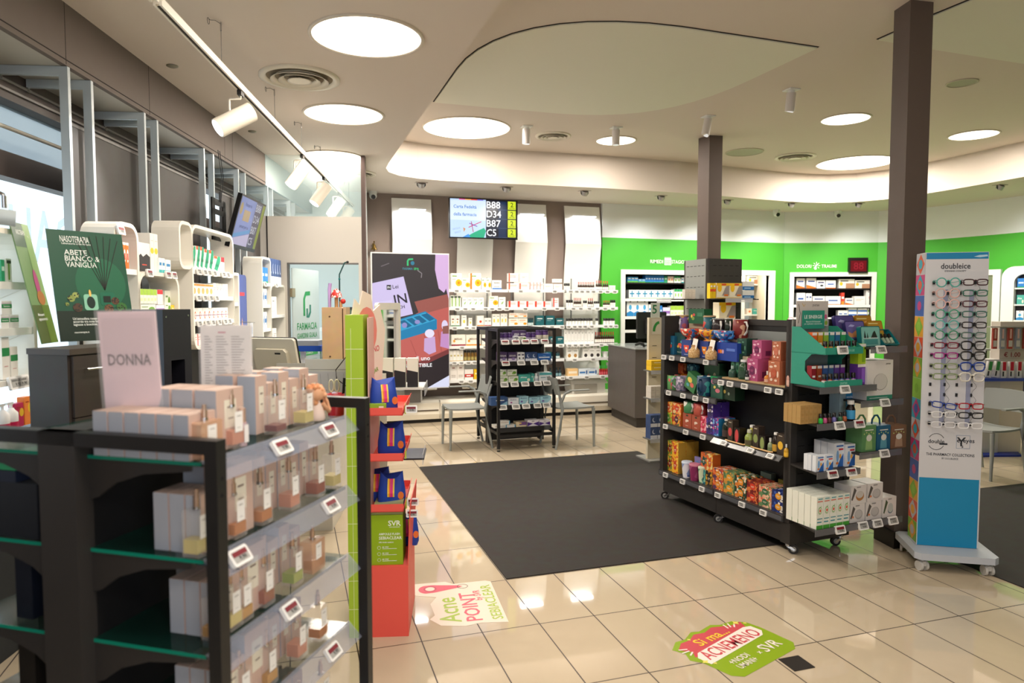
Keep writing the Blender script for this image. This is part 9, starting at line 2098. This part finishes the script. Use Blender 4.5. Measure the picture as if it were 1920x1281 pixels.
m.add([(a, -0.0006, b) for a, b in rot(top_)], [tuple(range(len(top_)))], RD)
band = [(-0.23, -0.05), (0.20, -0.03), (0.235, 0.0), (0.23, 0.06), (0.19, 0.075), (-0.20, 0.05), (-0.235, 0.02)]
m.add([(a, -0.0010, b) for a, b in rot(band)], [tuple(range(len(band)))], PW_)
def tx2(s_, u, v, h_, mt, w_=None, y_=-0.0016):
    (a, b), = rot([(u, v)]); m.text(s_, a, b, y_, h_, mt, wmax=w_, rot=ROTS)
tx2('Si ma...', -0.02, 0.108, 0.06, YE, 0.27); tx2('ACNEMENO', 0.0, 0.012, 0.075, RD, 0.41); tx2('SVR', 0.13, -0.11, 0.065, PW_, 0.13); tx2('x', 0.035, -0.12, 0.03, PW_); tx2('+NODI', -0.09, -0.095, 0.035, PW_, 0.13); tx2('UMANI+', -0.09, -0.14, 0.035, PW_, 0.13)
for (u, v, r_) in ((0.20, 0.125, 0.022), (-0.235, -0.02, 0.02), (-0.13, 0.155, 0.012), (0.235, 0.095, 0.012), (-0.21, -0.055, 0.012)):
    st_ = [(u+(r_ if k % 2 == 0 else r_*0.45)*math.cos(PI/2+k*PI/4), v+(r_ if k % 2 == 0 else r_*0.45)*math.sin(PI/2+k*PI/4)) for k in range(8)]
    m.add([(a, -0.0016, b) for a, b in rot(st_)], [tuple(range(8))], mat('#e8dc6a', 0.4))
for (a1, b1, a2, b2) in ((-0.25, 0.12, -0.21, 0.10), (-0.26, 0.09, -0.215, 0.085), (-0.245, 0.055, -0.21, 0.07), (0.13, 0.15, 0.12, 0.11), (0.16, 0.145, 0.14, 0.11), (0.18, 0.12, 0.155, 0.10)):
    m.stroke(rot([(a1, b1), (a2, b2)]), 0.008, -0.0018, PW_)
flat(m, 'print', t)
m = MB(); m.box(0.914, 1.024, -1.346, -1.238, 0.0005, 0.003, mat('#2a2624', 0.35)); tag(m.build('floor_plate'), 'small square black plate on the tiles near the lime sticker', 'plate')

# ================================================================== RIGHT EDGE: small counter display
pc = CAM+ray(1880, 740)*6.2
FQ = Frame(5.15, 1.55, -0.25)
xq = FQ.xz(1855, 0.8)
t = thing('till_counter', 'black and white counter with large pale letters behind the eyeglasses stand', 'counter', FQ.w(xq, 0.5), FQ.rz)
m = MB(); m.box(-0.25, 0.55, 0.25, 0.7, 0, 1.08, mat('#1e1b1a', 0.5)); m.build('body', t)
m = MB(); m.box(-0.28, 0.6, 0.22, 0.74, 1.08, 1.10, mat('#a8acac', 0.3)); m.build('counter_top', t)
m = MB(); m.text('D', -0.13, 0.62, 0.248, 0.30, mat('#b8b4ac', 0.5)); m.text('2', -0.08, 0.98, 0.248, 0.14, mat('#e0dcd4', 0.5)); m.build('lettering', t)
t = thing('brush_display', 'white slotted display column with hanging toothbrush packs and a price card', 'display stand', FQ.w(xq+0.10, 0.25), FQ.rz)
m = MB(); m.box(0, 0.22, 0, 0.16, 0.02, 1.02, mat('#b9b7b4', 0.5)); m.box(0.22, 0.50, 0.03, 0.16, 0.02, 1.42, mat('#c9bfb4', 0.5)); m.build('column', t)
m = MB(); m.prism([(-0.12, -0.12), (0.4, -0.12), (0.5, 0.1), (-0.05, 0.1)], 0.0, 0.02, mat('#1c2f8c', 0.4), axis='z'); m.build('base', t)
m = MB(); m.box(-0.10, 0.50, -0.12, -0.0, 0.80, 0.83, mat('#3a52b8', 0.2, alpha=0.7)); m.build('tray', t)
m = MB(); m.quad(0.22, 0.50, 1.02, 1.12, 0.028, mat('#b8aea4', 0.5)); m.text('€ 1.00', 0.36, 1.07, 0.026, 0.05, mat('#8a2028', 0.5)); m.build('price_card', t)
m = MB(); m.box(0.06, 0.50, -0.04, 0.028, 1.36, 1.372, mat('#a09c98', 0.3)); m.build('hook_bar', t)
FQ2 = Frame(*FQ.w(xq+0.10, 0.25)[:2], FQ.rz)
for k in range(5):
    put(carton_mesh(0.05, 0.02, 0.22, '#a04038' if k % 2 == 0 else '#8a8f9c', (('r', 0.1, 0.1, 0.9, 0.4, '#c8c4c0'), ('r', 0.3, 0.5, 0.7, 0.95, '#d8b0a8'))), 'toothbrush_pack', 'red and clear toothbrush pack, %s hanging above the price card' % ORD[k], 'packet', FQ2.w(0.12+0.085*k, -0.02, 1.135), FQ2.rz, 'hanging toothbrush packs')
for k in range(7):
    c_ = '#3a8a4a' if k < 3 else '#b81f3a'
    o = put(carton_mesh(0.055, 0.03, 0.17, '#dcdad8', (('r', 0.2, 0.45, 0.9, 1.0, c_), ('r', 0.2, 0.1, 0.5, 0.4, '#2a2a2c'))), 'toothpaste_pack', 'white and %s toothpaste pack, %s in the blue tray' % ('green' if k < 3 else 'red', ORD[k]), 'packet', FQ2.w(-0.06+0.085*k, -0.06, 0.831), FQ2.rz, 'toothpaste packs in the blue tray')
    if k in (1, 2): o.rotation_euler = (0, 0.14, FQ2.rz); o.location.z += 0.006

finish_labels()
